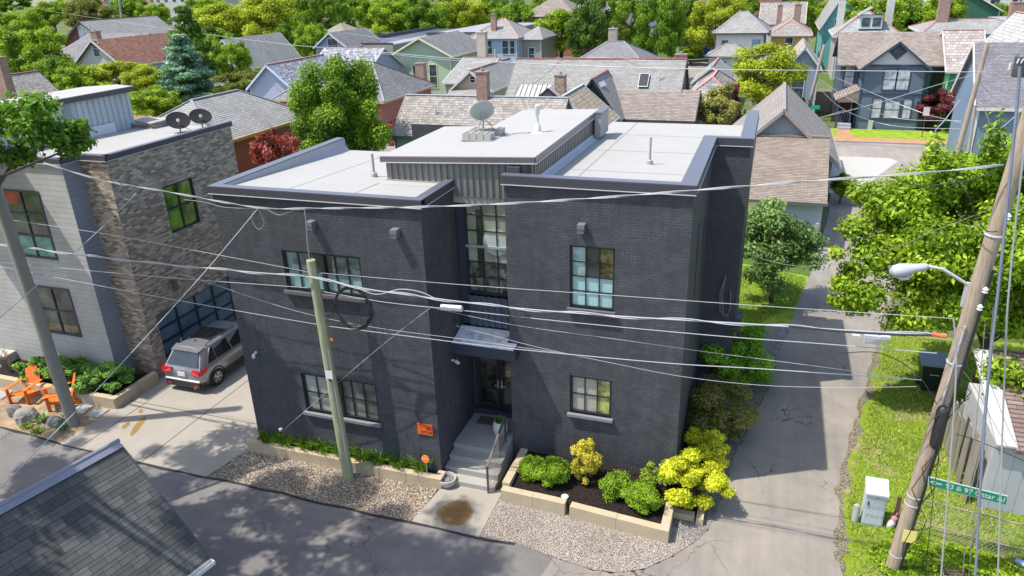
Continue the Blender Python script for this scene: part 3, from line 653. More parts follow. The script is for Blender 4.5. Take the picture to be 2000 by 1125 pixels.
# retaining walls made of cut stone blocks
def stone_wall(label, segs, z0_, z1_, wdt=.24, group='stone retaining walls', blen=1.1):
    t = None; rr = random.Random(len(label))
    for (p, q) in segs:
        p = Vector((p[0], p[1], 0)); q = Vector((q[0], q[1], 0)); d_ = q-p; Ln = d_.length; d_.normalize(); nrm = Vector((-d_.y, d_.x, 0)); n_ = max(1, round(Ln/blen))
        if t is None: t = thing('retaining_wall', label, 'retaining wall', (p.x, p.y, 0), 0, group)
        for k in range(n_):
            a = p+d_*(Ln*k/n_+.004); b_ = p+d_*(Ln*(k+1)/n_-.004); h = z1_+rr.uniform(-.008,.008); e = rr.uniform(0,.012)
            b = MB(); b.obox(a+Vector((0,0,z0_))+nrm*e, b_-a, nrm*(wdt-e), (0,0,h-z0_)); part('stone_block', b, STONE, t)
    return t
stone_wall('long low cut stone wall holding the grass bed in front of the left wing', [((-.19,-.45), (6.86,-.45)), ((6.86,-.21), (6.86,0.0)), ((.05,-.2), (.05,0.0))], .0, .38)
b = MB(); b.poly([(.05,-.21,.3), (6.62,-.21,.3), (6.62,0,.3), (.05,0,.3)]); struct('planting_soil', b, MULCH)
stone_wall('low stepped cut stone wall around the mulch bed of the right wing', [((8.78,-.42), (10.75,-.5)), ((10.9,-.55), (13.62,-.78)), ((13.72,-.78), (13.72,.45))], .0, .42)
stone_wall('short cut stone wall beside the steps at the left end of the mulch bed', [((8.98,-.16), (8.98,1.65))], .0, .5)
stone_wall('short cut stone kerb under the yellow maple at the house corner', [((13.72,.3), (14.3,.3)), ((14.55,.2), (14.55,13.9))], .0, .22, .2)
b = MB(); b.poly([(8.99,-.2,.32), (13.6,-.55,.32), (13.6,.6,.34), (13.57,1.67,.4), (8.99,1.67,.42)]); b.poly([(13.57,.5,.2), (14.4,.5,.12), (14.4,13.1,.1), (13.57,13.1,.1)]); struct('mulch_bed', b, MULCH)
b = MB(); b.lathe((10.65,-.1,.33), [(.1,0), (.11,.05), (.06,.06), (.05,.04)], 16); solo('ground_light', b, WHITE, 'small round white ground light lying in the mulch near the stone wall', 'light')
b = MB(); b.lathe((10.55,.75,.4), [(.03,0), (.05,.1), (.02,.2), (.035,.26), (.01,.3)], 10); solo('garden_gnome', b, m_plain('pink_glaze', (.6,.4,.45), .5), 'small pale pink garden ornament standing left of the golden shrub', 'ornament', smooth=True)
# ---------------------------------------------------------------- left neighbour: grey boards, mixed brick, clerestory
MIX = m_brick('mixed_brick', (.17,.13,.1), (.38,.29,.22), (.3,.25,.2), .24, .085, .009, .3, .006, dirt=.25, c3=(.56,.47,.36))
BOARD = m_siding('board_formed_grey', (.42,.405,.375), .2, .7, False, .3, .01)
BOARDB = m_siding('blue_grey_board', (.25,.27,.31), .2, .6, False, .15, .015)
CORRB = m_siding('pale_blue_corrugated', (.42,.47,.5), 9, .45, True, .2)
nb = thing('modern_house', 'grey board and mottled brick flat roofed house with a glass garage door at the left', 'house', (-9,5,0))
b = MB()
sw = [(2.6+.6,5.25,2.6+2.28,7.15)]
b.holes((-6.75,2.65,0), Yv, X, 6.7, 8.8, [(.55,.02,5.0,2.55), (2.25,5.35,3.9,7.25)], .16)
b.holes((-8.1,2.65,0), X, NF, 1.35, 8.8, [], .1); b.holes((-8.0,9.35,0), X, Yv, 1.25, 8.8, [], .1)
b.box(-11.2,8.2,8.3,-9.9,9.6,9.0)
part('brick_wall', b, MIX, nb)
b = MB(); b.holes((-15,1.9,0), X, NF, 7.0, 8.8, [(3.75,1.9,5.7,3.95), (3.6,5.1,5.6,7.75)], .1); b.poly([(-15,1.9,0), (-15,9,0), (-15,9,8.8), (-15,1.9,8.8)]); part('board_wall', b, BOARD, nb)
b = MB(); b.box(-8.0,1.9,0,-7.98,2.65,8.8); part('corner_panel', b, BOARDB, nb)
ng = m_glass('neighbour_pane', (.06,.075,.05), .04, .9, .8, 1.2)
pane_grid(nb, (-11.25,1.9,1.9), X, NF, 1.95, 2.05, 2, 2, NAVY, ng, .08, .07, .04)
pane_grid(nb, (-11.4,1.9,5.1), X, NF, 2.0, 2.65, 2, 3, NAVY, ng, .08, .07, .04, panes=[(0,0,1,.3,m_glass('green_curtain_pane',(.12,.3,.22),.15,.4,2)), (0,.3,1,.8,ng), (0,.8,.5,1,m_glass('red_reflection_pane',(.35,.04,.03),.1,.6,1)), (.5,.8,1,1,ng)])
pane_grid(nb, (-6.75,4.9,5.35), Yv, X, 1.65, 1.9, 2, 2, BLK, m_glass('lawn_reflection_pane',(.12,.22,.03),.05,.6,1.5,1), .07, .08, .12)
DOORG = m_glass('garage_frost', (.12,.17,.22), .22, .2, 1, .6)
pane_grid(nb, (-6.75,3.2,.02), Yv, X, 4.45, 2.53, 4, 4, m_plain('garage_frame', (.02,.025,.035), .4), DOORG, .07, .09, .14, name='garage_door')
part('pink_stain', MB().poly([(-6.745,2.66,.05), (-6.745,3.0,.05), (-6.745,2.95,.9), (-6.745,2.7,.7)]), m_plain('faded_pink_brick', (.35,.2,.17), .8, .5, 8), nb)
b = MB()
for z in (8.8,): pass
rfp = [(-15.05,1.84), (-7.94,1.84), (-7.94,2.6), (-6.7,2.6), (-6.7,9.4), (-8.1,9.4), (-12,9.4), (-15.05,9.4)]
part('flat_roof', MB().slab([(x, y, 8.97-.028*(y-1.8)) for x, y in [(-15,2.0), (-8.1,2.0), (-8.1,2.8), (-6.95,2.8), (-6.95,9.4), (-15,9.4)]], .3), TPO, nb)
for p, q, i in (((-15.05,1.9), (-7.93,1.9), (0,1)), ((-8.0,1.9), (-8.0,2.6), (-1,0)), ((-8.0,2.65), (-6.68,2.65), (0,1)), ((-6.75,2.65), (-6.75,9.4), (-1,0))): cap(nb, p, q, .16, i, 9.0, .2)
corr(nb, (-11,-1,0), Yv, X, 9.4, lambda a: 8.75, lambda a: 10.42, .28, .05, CORRB, 'clerestory_siding')
b = MB(); b.holes((-11,8.4,8.0), -X, Yv, 3.4, 2.2, [], .1); b.box(-14.4,-1,8.6,-11.05,8.35,10.2); part('clerestory_core', b, CORRB, nb)
part('clerestory_roof', MB().slab([(-14.6,-1.3,10.32), (-10.85,-1.3,10.52), (-10.85,8.6,10.52), (-12.6,9.4,10.45), (-14.6,9.4,10.32)], .05), TPO, nb)
b = MB(); b.obox((-10.85,-1.3,10.3), (.05,0,0), (0,9.9,0), (0,0,.2)); b.obox((-14.6,8.56,10.1), (3.7,0,.2), (0,.04,0), (0,0,.16)); part('clerestory_fascia', b, CAPD, nb)
b = MB(); b.obox((-10.94,2.2,8.8), (.12,0,0), (0,5.0,0), (0,0,.42)); part('white_flashing', b, m_concrete('flash_grey', (.62,.64,.68), .15), nb)
b = MB(); b.slab([(-11.3,8.5,9.05), (-9.8,8.1,9.05), (-9.8,9.4,9.05), (-11.3,9.4,9.05)], .06); part('rear_roof_cap', b, TPO, nb)
vent(nb, -9.1, 4.0, 8.9, .7)
b = MB(); b.box(-6.73,4.3,3.15,-6.6,4.48,3.6); part('wall_lamp', b, m_plain('lamp_box', (.12,.1,.07), .5), nb)
b = MB(); b.box(-6.73,7.6,3.6,-6.6,7.75,4.0); part('wall_lamp', b, m_plain('lamp_box_b', (.12,.1,.07), .5), nb)
DD = m_plain('dish_dark', (.022,.022,.026), .8, .1, spec=.1)
dish('satellite_dish', 'dark grey satellite dish on the left brick house, nearer the white roof vent', (-7.95,7.7,8.82), (.43,-.46,.8), .45, .42, 'pair of dark dishes on the left house', DD)
dish('satellite_dish', 'dark grey satellite dish on the left brick house, farther back by the orange house', (-7.75,8.8,8.8), (.4,-.42,.8), .43, .42, 'pair of dark dishes on the left house', DD)
b = MB(); b.box(-18,2.3,0,-15.02,2.5,8.8); part('recess_wall', b, MIX, nb)
# entry terrace at the photo's left edge
tr = thing('entry_terrace', 'pale raised entry terrace with a thin dark rail at the left photo edge', 'terrace', (-15,1.6,0))
b = MB(); b.box(-19,1.15,.0,-13.3,2.28,.75); part('deck', b, CONC2, tr)
b = MB()
for k in range(5): b.bar((-17,1.15,.85+.17*k), (-13.6,1.15,.85+.17*k), .025, .025)
for x in (-13.6,-14.7,-15.8,-17): b.bar((x,1.15,.75), (x,1.15,1.7), .04, .04, (0,1,0))
part('railing', b, BLK, tr)
stone_wall('long low cut stone wall of the shrub bed in front of the grey board house', [((-15,.35), (-6.65,.35)), ((-6.6,.38), (-6.6,2.5))], 0, .45)
b = MB(); b.poly([(-15,.5,.36), (-6.8,.5,.36), (-6.8,2.64,.36), (-8,1.9,.36), (-15,1.9,.36)]); struct('shrub_bed', b, MULCH)

# ---------------------------------------------------------------- parked car
PAINT = m_plain('grey_car_paint', (.27,.27,.28), .28, .03, 1, metal=.5); PAINT.node_tree.nodes['Principled BSDF'].inputs['Coat Weight'].default_value = .8
PLAST = m_plain('black_trim', (.025,.025,.027), .6, .1); CGL = m_glass('car_glass', (.012,.014,.016), .03, .3, 2, 1)
CHR = m_plain('chrome', (.75,.75,.76), .15, .03, metal=1); RED = m_plain('tail_lamp_red', (.55,.012,.015), .15, .15, 6); TYRE = m_plain('tyre', (.02,.02,.02), .8, .2)
cx0, cy0 = -5.0, 2.13
car = thing('parked_car', 'grey estate style off-road car parked nose to the garage on the driveway', 'car', (cx0, cy0, .03))
prof0 = [(.66,.2), (.84,.28), (.895,.5), (.91,.78), (.885,1.0), (.855,1.06), (.69,1.55), (.62,1.615), (.35,1.66), (0,1.675)]
stn = [  # (y for each profile row, width factor, height add)
 ([.10,.06,.0,.03,.10,.14,.50,.56,.58,.6], .93, 0), ([.14,.12,.09,.12,.2,.24,.58,.64,.66,.68], .985, 0), ([.45]*4+[.5,.55,.8,.85,.9,.9], 1, 0),
 ([1.5]*10, 1.01, .015), ([2.4]*10, 1.01, .02), ([3.0]*6+[2.95,2.9,2.9,2.9], 1.0, 0)]
def cpt(i, k, sgn):
    ys, wf, ha = stn[i]; x, z = prof0[k]; return Vector((cx0+sgn*x*wf, cy0+ys[k], .03+z+(ha if k > 5 else 0)))
b = MB(); K = len(prof0)
for i in range(len(stn)-1):
    for k in range(K-1):
        for sg_ in (1, -1):
            q = [cpt(i,k,sg_), cpt(i+1,k,sg_), cpt(i+1,k+1,sg_), cpt(i,k+1,sg_)]
            b.poly(q if sg_ > 0 else q[::-1])
for k in range(K-1): b.poly([cpt(0,k,1), cpt(0,k+1,1), cpt(0,k+1,-1), cpt(0,k,-1)])
# bonnet and front
hb = [(.66,.2,3.0,4.5), (.88,.5,3.0,4.6), (.9,.8,3.0,4.5), (.84,1.0,3.0,4.35), (0,1.08,3.0,4.3)]
for a_, c_ in zip(hb[:-1], hb[1:]):
    for sg_ in (1,-1):
        q = [Vector((cx0+sg_*a_[0], cy0+a_[2], .03+a_[1])), Vector((cx0+sg_*a_[0]*.9, cy0+a_[3], .03+a_[1])), Vector((cx0+sg_*c_[0]*.9, cy0+c_[3], .03+c_[1])), Vector((cx0+sg_*c_[0], cy0+c_[2], .03+c_[1]))]
        b.poly(q if sg_ > 0 else q[::-1])
body = part('body', b, PAINT, car, False)
def weld(o, ang=30):
    import bmesh
    bm = bmesh.new(); bm.from_mesh(o.data); bmesh.ops.remove_doubles(bm, verts=bm.verts, dist=.0005); bmesh.ops.recalc_face_normals(bm, faces=bm.faces); bm.to_mesh(o.data); bm.free(); o.data.shade_smooth(); o.data.set_sharp_from_angle(angle=R(ang))
weld(body)
def onside(i, fr, k0, k1, s0, s1, off=.008):
    """quad laid on the car side between stations i..i+1"""
    a, c = cpt(i,k0,1), cpt(i+1,k0,1); d_, e = cpt(i,k1,1), cpt(i+1,k1,1)
    return a, c, d_, e
def P3(x, y, z): return Vector((cx0+x, cy0+y, .03+z))
for_gl = []
for y0_, y1_, y0t, y1t in ((.52,.98,.86,1.02), (1.04,1.86,1.08,1.82), (1.94,2.75,1.9,2.6)):
    for sg_ in (1,-1):
        gl = MB(); gl.slab([P3(sg_*.872,y0_,1.08), P3(sg_*.877,y1_,1.07), P3(sg_*.712,y1t,1.53), P3(sg_*.708,y0t,1.5)], .02, (-sg_,0,0)); part('side_window', gl, CGL, car)
b = MB()
for sg_ in (1,-1):
    b.tube([P3(sg_*.885,.48,1.05), P3(sg_*.892,1.2,1.045), P3(sg_*.892,2.7,1.03)], .014, 6); b.tube([P3(sg_*.885,.48,1.05), P3(sg_*.8,.66,1.3), P3(sg_*.71,.9,1.545), P3(sg_*.7,1.6,1.58), P3(sg_*.7,2.6,1.57)], .012, 6)
part('chrome_strip', b, CHR, car)
b = MB(); b.slab([P3(-.72,.115,1.07), P3(.72,.115,1.07), P3(.58,.45,1.5), P3(-.58,.45,1.5)], .02, (0,-1,0)); part('rear_window', b, CGL, car)
b = MB(); b.slab([P3(-.62,.36,1.585), P3(.62,.36,1.585), P3(.66,.72,1.66), P3(-.66,.72,1.66)], .035); b.slab([P3(-.2,.34,1.6), P3(.2,.34,1.6), P3(.2,.4,1.61), P3(-.2,.4,1.61)], .02); part('spoiler', b, PAINT, car)
b = MB(); b.slab([P3(-.5,1.25,1.69), P3(.5,1.25,1.69), P3(.5,2.2,1.705), P3(-.5,2.2,1.705)], .01); part('sunroof', b, CGL, car)
b = MB()
for sg_ in (1,-1): b.tube([P3(sg_*.6,.85,1.64), P3(sg_*.62,.95,1.72), P3(sg_*.62,1.6,1.75), P3(sg_*.61,2.4,1.73), P3(sg_*.6,2.5,1.66)], .022, 8)
part('roof_rail', b, CAPD, car, True)
for sg_ in (1,-1):
    b = MB(); b.slab([P3(sg_*.46,.02,.86), P3(sg_*.86,-.0,.8), P3(sg_*.87,.02,.99), P3(sg_*.5,.07,.98)], .05, (0,-1,0)); b.slab([P3(sg_*.905,.03,.8), P3(sg_*.918,.34,.88), P3(sg_*.9,.38,1.0), P3(sg_*.885,.08,1.0)], .02, (sg_,0,0)); part('tail_light', b, RED, car)
b = MB(); b.box(cx0-.78,cy0-.045,.28,cx0+.78,cy0+.05,.5); b.box(cx0-.86,cy0+.02,.25,cx0-.78,cy0+.2,.52); b.box(cx0+.78,cy0+.02,.25,cx0+.87,cy0+.25,.52); part('lower_bumper', b, PLAST, car)
b = MB(); b.slab([P3(-.8,-.05,.53), P3(.8,-.05,.53), P3(.78,.06,.6), P3(-.78,.06,.6)], .04); part('bumper_step', b, CHR if False else m_plain('light_grey_paint', (.2,.2,.21), .35, .05, metal=.5), car)
b = MB(); b.box(cx0-.17,cy0-.035,.73,cx0+.17,cy0-.01,.9); part('number_plate', b, m_plain('plate_white', (.65,.66,.7), .4, .15, 20), car)
b = MB()
for sg_ in (1,-1): b.box(cx0+sg_*.62-.08,cy0-.06,.33,cx0+sg_*.62+.1,cy0-.046,.4)
part('reflector', b, RED, car)
b = MB(); b.tube([P3(.5,-.02,.24), P3(.5,.2,.26)], .045, 10); part('exhaust', b, CHR, car)
for sg_ in (1,-1):
    b = MB()
    b.box(cx0+sg_*.905-.012,cy0+1.2,.33,cx0+sg_*.905+.012,cy0+3.0,.5); part('sill_trim', b, PLAST, car)
    for y, nm in ((.82,'rear'), (3.45,'front')):
        c_ = P3(sg_*.82, y, .345); ax = Vector((sg_,0,0))
        b = MB(); b.lathe(c_-ax*.12, [(.2,0), (.33,.0), (.355,.03), (.355,.2), (.33,.235), (.22,.235), (.2,.2)], 32, ax); wh = part('wheel', b, TYRE, car, 'auto')
        b = MB(); b.lathe(c_+ax*.06, [(.225,0), (.225,.05), (.2,.05), (.19,.01)], 28, ax)
        for s_ in range(5):
            for dlt in (-.14, .14):
                an = 2*math.pi*s_/5; u_ = Vector((0, math.cos(an+dlt*1.3), math.sin(an+dlt*1.3))); v_ = Vector((0, math.cos(an+dlt*.6), math.sin(an+dlt*.6))); b.bar(c_+ax*.105+v_*.04, c_+ax*.105+u_*.2, .035, .02, ax)
        b.lathe(c_+ax*.09, [(.05,0), (.05,.03), (.02,.035)], 12, ax); part('rim', b, m_plain('rim_silver', (.62,.62,.62), .3, .1, metal=.7), wh)
        b = MB(); pts = [c_+ax*.095+Vector((0, math.cos(t_)*.42, math.sin(t_)*.42)) for t_ in [math.pi*k/12-.1 for k in range(14)]]; b.tube(pts, .03, 6); part('wheel_arch', b, PLAST, car, True)
b = MB(); b.lathe(P3(0,1.0,1.68), [(.04,0), (.03,.05), (.005,.1)], 10, sx=.6); part('antenna', b, BLK, car, True)

# ---------------------------------------------------------------- two slatted chairs, boulders, concrete pole
ORG = m_plain('orange_paint', (.75,.17,.02), .45, .12, 3)
def garden_chair(label, loc, rz, scl=1):
    t = thing('garden_chair', label, 'chair', (0,0,0), 0, 'orange slatted garden chairs')
    b = MB()
    for k in range(6): b.obox((-.28,-.42+.135*k,.36-.045*k), (.56,0,0), (0,.115,-.02), (0,0,.02))
    part('seat', b, ORG, t)
    b = MB()
    for k in range(5):
        x = -.27+.112*k; h = .78-.05*abs(k-2)**1.3; b.obox((x,.3,.2), (.1,0,0), (0,.3*h/.78,h), (0,-.02,.008))
    part('backrest', b, ORG, t)
    for sg_ in (-1,1):
        b = MB(); b.obox((sg_*.36-.06,-.48,.55), (.12,0,0), (0,.85,-.03), (0,0,.022)); part('armrest', b, ORG, t)
        b = MB(); b.box(sg_*.33-.015,-.44,0,sg_*.33+.015,-.33,.55); part('leg', b, ORG, t)
        b = MB(); b.slab([(sg_*.3-.015,-.38,.36), (sg_*.3-.015,-.38,.24), (sg_*.3-.015,.62,.0), (sg_*.3-.015,.62,.09)], .03, (1,0,0)); part('leg', b, ORG, t)
    t.matrix_basis = Matrix.Translation(Vector(loc)) @ Matrix.Rotation(rz, 4, 'Z') @ Matrix.Scale(scl, 4); return t
garden_chair('orange slatted garden chair facing the road, seen whole, left of the leaning concrete pole', (-10.65,.05,.02), R(12), 1.12)
garden_chair('orange slatted garden chair turned sideways and half hidden by the concrete pole', (-8.95,.1,.02), R(-38), 1.12)
def boulder(label, x, y, r, h, m, seed, name='boulder'):
    rr = random.Random(seed); b = MB(); n = 14; rows = 7; base = 0
    ph = [rr.uniform(0,6) for _ in range(5)]
    for i in range(rows+1):
        th = math.pi/2*i/rows
        for j in range(n):
            a = 2*math.pi*j/n; k = 1+.18*math.sin(2*a+ph[0])+.1*math.sin(3*a+ph[1]+i)+rr.uniform(-.05,.05)
            b.v.append(Vector((x+r*k*math.cos(a)*math.cos(th)**.6, y+r*.75*k*math.sin(a)*math.cos(th)**.6, h*math.sin(th)**.8)))
    for i in range(rows):
        for j in range(n): b.f.append((i*n+j, i*n+(j+1)%n, (i+1)*n+(j+1)%n, (i+1)*n+j))
    b.f.append(tuple(rows*n+j for j in range(n)))
    return solo(name, b, m, label, 'boulder', 'boulders beside the road')
RK = m_concrete('boulder_stone', (.3,.27,.25), .45, 3); RK2 = m_concrete('dark_boulder', (.14,.145,.15), .3, 4)
boulder('smooth round dark grey boulder, leftmost of the three by the road', -9.95,-1.0,.3,.42,RK2,1)
boulder('big angular grey brown boulder in front of the orange chair', -9.25,-1.12,.42,.5,RK,2)
boulder('low grey boulder beside the pale striped plants near the concrete pole', -7.95,-1.05,.33,.32,RK2,3)

# foreground garage roof, bottom left
SHB = m_shingle('slate_shingle', (.075,.075,.07), (.14,.14,.132), .1467, .33, blotch=.6, c3=(.105,.107,.1), gap=.0045)
fg = thing('foreground_garage', 'garage with a big dark grey shingle roof at the bottom left of the photo', 'garage', (1.85,-6.5,0), math.atan2(-.22,.976))
A = Vector((1.85,-6.5,4.8)); U = Vector((2.55,-.58,-2.2)); U2 = Vector((-2.55,.58,-2.2)); V = Vector((-.21,-.978,0))*13
# thin courses: every course laps over the next
b = MB(); nC = 15
for sgn, UU in ((1, U), (-1, U2)):
    nn = UU.cross(V).normalized(); nn = nn if nn.z > 0 else -nn
    for k in range(nC):
        a0, a1 = k/nC, (k+1.12)/nC; th0, th1 = .0, .007
        p0, p1 = A+UU*a0+nn*th0, A+UU*min(a1,1.0)+nn*th1
        b.slab([p0, p1, p1+V, p0+V] if sgn > 0 else [p1, p0, p0+V, p1+V], .03, -nn)
part('roof', b, SHB, fg)
b = MB(); b.tube([A+Vector((0,0,.03))-V*.002, A+V+Vector((0,0,.03))], .05, 8); 
for UU in (U, U2):
    uh = UU.normalized(); nn = UU.cross(V).normalized(); nn = nn if nn.z > 0 else -nn
    b.obox(A+nn*.03, uh*.17, V, nn*.015)
part('ridge_flashing', b, m_plain('lilac_metal', (.2,.205,.25), .4, .35, 1.5), fg)
b = MB()
for UU in (U, U2):
    b.bar(A-Vector((0,0,.12)), A+UU-Vector((0,0,.12)), .05, .2)
part('rake_board', b, CAPD, fg)
b = MB(); e0 = A+U*1.0; uh = Vector((.975,-.22,0)); b.obox(e0-Vector((0,0,.1))+uh*.13, V, uh*.012, (0,0,.1)); b.obox(e0-Vector((0,0,.1)), V, uh*.012, (0,0,.1)); b.obox(e0-Vector((0,0,.1)), V, uh*.14, (0,0,.01)); b.obox(e0-Vector((0,0,.1)), uh*.14, V*.002, (0,0,.1))
part('gutter', b, WHITE, fg)
b = MB(); w0 = A+U*.87; w1 = A+U2*.87; w0.z = w1.z = 0
b.slab([w0+V*.02+Vector((0,0,2.78)), w1+V*.02+Vector((0,0,2.78)), w1+V+Vector((0,0,2.78)), w0+V+Vector((0,0,2.78))], 2.78); n0 = A+V*.02; n0.z = 4.6
b.poly([w0+V*.02+Vector((0,0,2.78)), n0, w1+V*.02+Vector((0,0,2.78))]); part('wall', b, m_siding('cream_siding', (.6,.58,.52)), fg)
# ---------------------------------------------------------------- houses behind
SH_GREY = m_shingle('grey_shingle', (.3,.29,.27), (.4,.39,.37), .1, .35, c3=(.35,.34,.32))
SH_DARK = m_shingle('dark_shingle', (.18,.18,.18), (.28,.275,.265), .1, .35)
SH_TAN = m_shingle('tan_shingle', (.235,.185,.145), (.34,.275,.22), .04, .35, blotch=.25, gap=.006)
SH_BRN = m_shingle('brown_shingle', (.24,.2,.17), (.36,.31,.27), .1, .4, blotch=.25)
SH_RUST = m_shingle('rust_shingle', (.2,.085,.06), (.36,.19,.13), .1, .4, blotch=.2)
SH_SLATE = m_shingle('slate_tiles', (.26,.24,.21), (.46,.41,.35), .15, .24, blotch=.4, c3=(.37,.34,.31), gap=.01)
SH_MOT = m_shingle('mottled_slate', (.16,.17,.2), (.55,.55,.57), .16, .28, blotch=.2, c3=(.3,.31,.34))
METAL = m_siding('ribbed_grey_metal', (.33,.3,.29), .22, .5, False, .06, .03)
REDCAP = m_plain('red_ridge', (.36,.13,.11), .5, .2); GREYCAP = m_plain('grey_ridge', (.27,.265,.26), .5, .1); WHCAP = m_plain('white_ridge', (.42,.44,.47), .4, .1)
RBRICK = m_brick('red_brick', (.3,.075,.05), (.48,.15,.1), (.3,.22,.18), .22, .075, .01, .5, .01, c3=(.34,.1,.07))
CHIMB = m_brick('chimney_brick', (.2,.07,.05), (.4,.2,.13), (.4,.35,.3), .2, .075, .012, .5, .01)
TRIM = m_plain('cream_trim', (.66,.63,.55), .5, .06)
WINM = m_glass('house_pane', (.05,.065,.08), .08, .7, 1.5, .9); WINL = m_glass('curtained_pane', (.4,.42,.46), .2, .3, 2, .6)
def sid(name, c, row=.14): return m_siding(name, mulc(c,.92), row)
def zy(px, py, y): return at(px, py, y=y).z
def zx(px, py, x): return at(px, py, x=x).z
def win(par, f, box_, u, z, w_, h_, fm=WHITE, gm=WINM, mun=True):
    x0, y0, x1, y1 = box_
    o, ud, n = {'f': (Vector((x0+u,y0,z)), X, NF), 'r': (Vector((x1,y0+u,z)), Yv, X), 'l': (Vector((x0,y0+u,z)), Yv, -X)}[f]
    Z = Vector((0,0,1)); t = .1; b = MB()
    def rc(a, c, ww, hh, k0, k1): b.obox(o+ud*a+Z*c+n*k0, ud*ww, Z*hh, n*(k1-k0))
    rc(-t,-t,w_+2*t,t,-.02,.06); rc(-t,h_,w_+2*t,t,-.02,.06); rc(-t,0,t,h_,-.02,.05); rc(w_,0,t,h_,-.02,.05)
    if mun: rc(0,h_*.5-.03,w_,.05,-.02,.035)
    fr = part('window', b, fm, par)
    b = MB(); b.obox(o+n*.003, ud*w_, Z*h_, n*.012); part('pane', b, gm, fr); return fr
def roof_mesh(x0, y0, x1, y1, ze, zr, kind, ov, th=.12, rl=None):
    b = MB(); xm, ym = (x0+x1)/2, (y0+y1)/2; ln = []
    if kind == 'y':
        s = (zr-ze)/(xm-x0); zo = ze-ov*s; a0, a1 = y0-ov, y1+ov
        b.slab([(x0-ov,a0,zo), (xm,a0,zr), (xm,a1,zr), (x0-ov,a1,zo)][::-1], th); b.slab([(xm,a0,zr), (x1+ov,a0,zo), (x1+ov,a1,zo), (xm,a1,zr)][::-1], th)
        ln = [((xm,a0,zr), (xm,a1,zr))]; rk = [((x0-ov,a0,zo), (xm,a0,zr)), ((xm,a0,zr), (x1+ov,a0,zo)), ((x0-ov,a1,zo), (xm,a1,zr)), ((xm,a1,zr), (x1+ov,a1,zo)), ((x0-ov,a0,zo),(x0-ov,a1,zo)), ((x1+ov,a0,zo),(x1+ov,a1,zo))]
    elif kind == 'x':
        s = (zr-ze)/(ym-y0); zo = ze-ov*s; a0, a1 = x0-ov, x1+ov
        b.slab([(a0,y0-ov,zo), (a1,y0-ov,zo), (a1,ym,zr), (a0,ym,zr)], th); b.slab([(a0,ym,zr), (a1,ym,zr), (a1,y1+ov,zo), (a0,y1+ov,zo)], th)
        ln = [((a0,ym,zr), (a1,ym,zr))]; rk = [((a0,y0-ov,zo), (a0,ym,zr)), ((a1,y0-ov,zo), (a1,ym,zr)), ((a0,ym,zr), (a0,y1+ov,zo)), ((a1,ym,zr), (a1,y1+ov,zo)), ((a0,y0-ov,zo), (a1,y0-ov,zo))]
    else:  # hip
        X0, X1, Y0, Y1 = x0-ov, x1+ov, y0-ov, y1+ov
        if kind == 'hy':
            h = (X1-X0)/2 if rl is None else (Y1-Y0-rl)/2; h = min(h, (Y1-Y0)/2-.05); p, q = (xm, Y0+h, zr), (xm, Y1-h, zr)
        else:
            h = (Y1-Y0)/2 if rl is None else (X1-X0-rl)/2; h = min(h, (X1-X0)/2-.05); p, q = (X0+h, ym, zr), (X1-h, ym, zr)
        c = [(X0,Y0,ze), (X1,Y0,ze), (X1,Y1,ze), (X0,Y1,ze)]
        if kind == 'hy': fs = [(c[0],c[1],p), (c[1],c[2],q,p), (c[2],c[3],q), (c[3],c[0],p,q)]; hp = [(p,q), (c[0],p), (c[1],p), (c[2],q), (c[3],q)]
        else: fs = [(c[0],c[1],q,p), (c[1],c[2],q), (c[2],c[3],p,q), (c[3],c[0],p)]; hp = [(p,q), (c[0],p), (c[3],p), (c[1],q), (c[2],q)]
        for f in fs: b.slab(f, th)
        ln = hp; rk = [(c[0],c[1]), (c[1],c[2]), (c[3],c[0])]
    return b, ln, rk
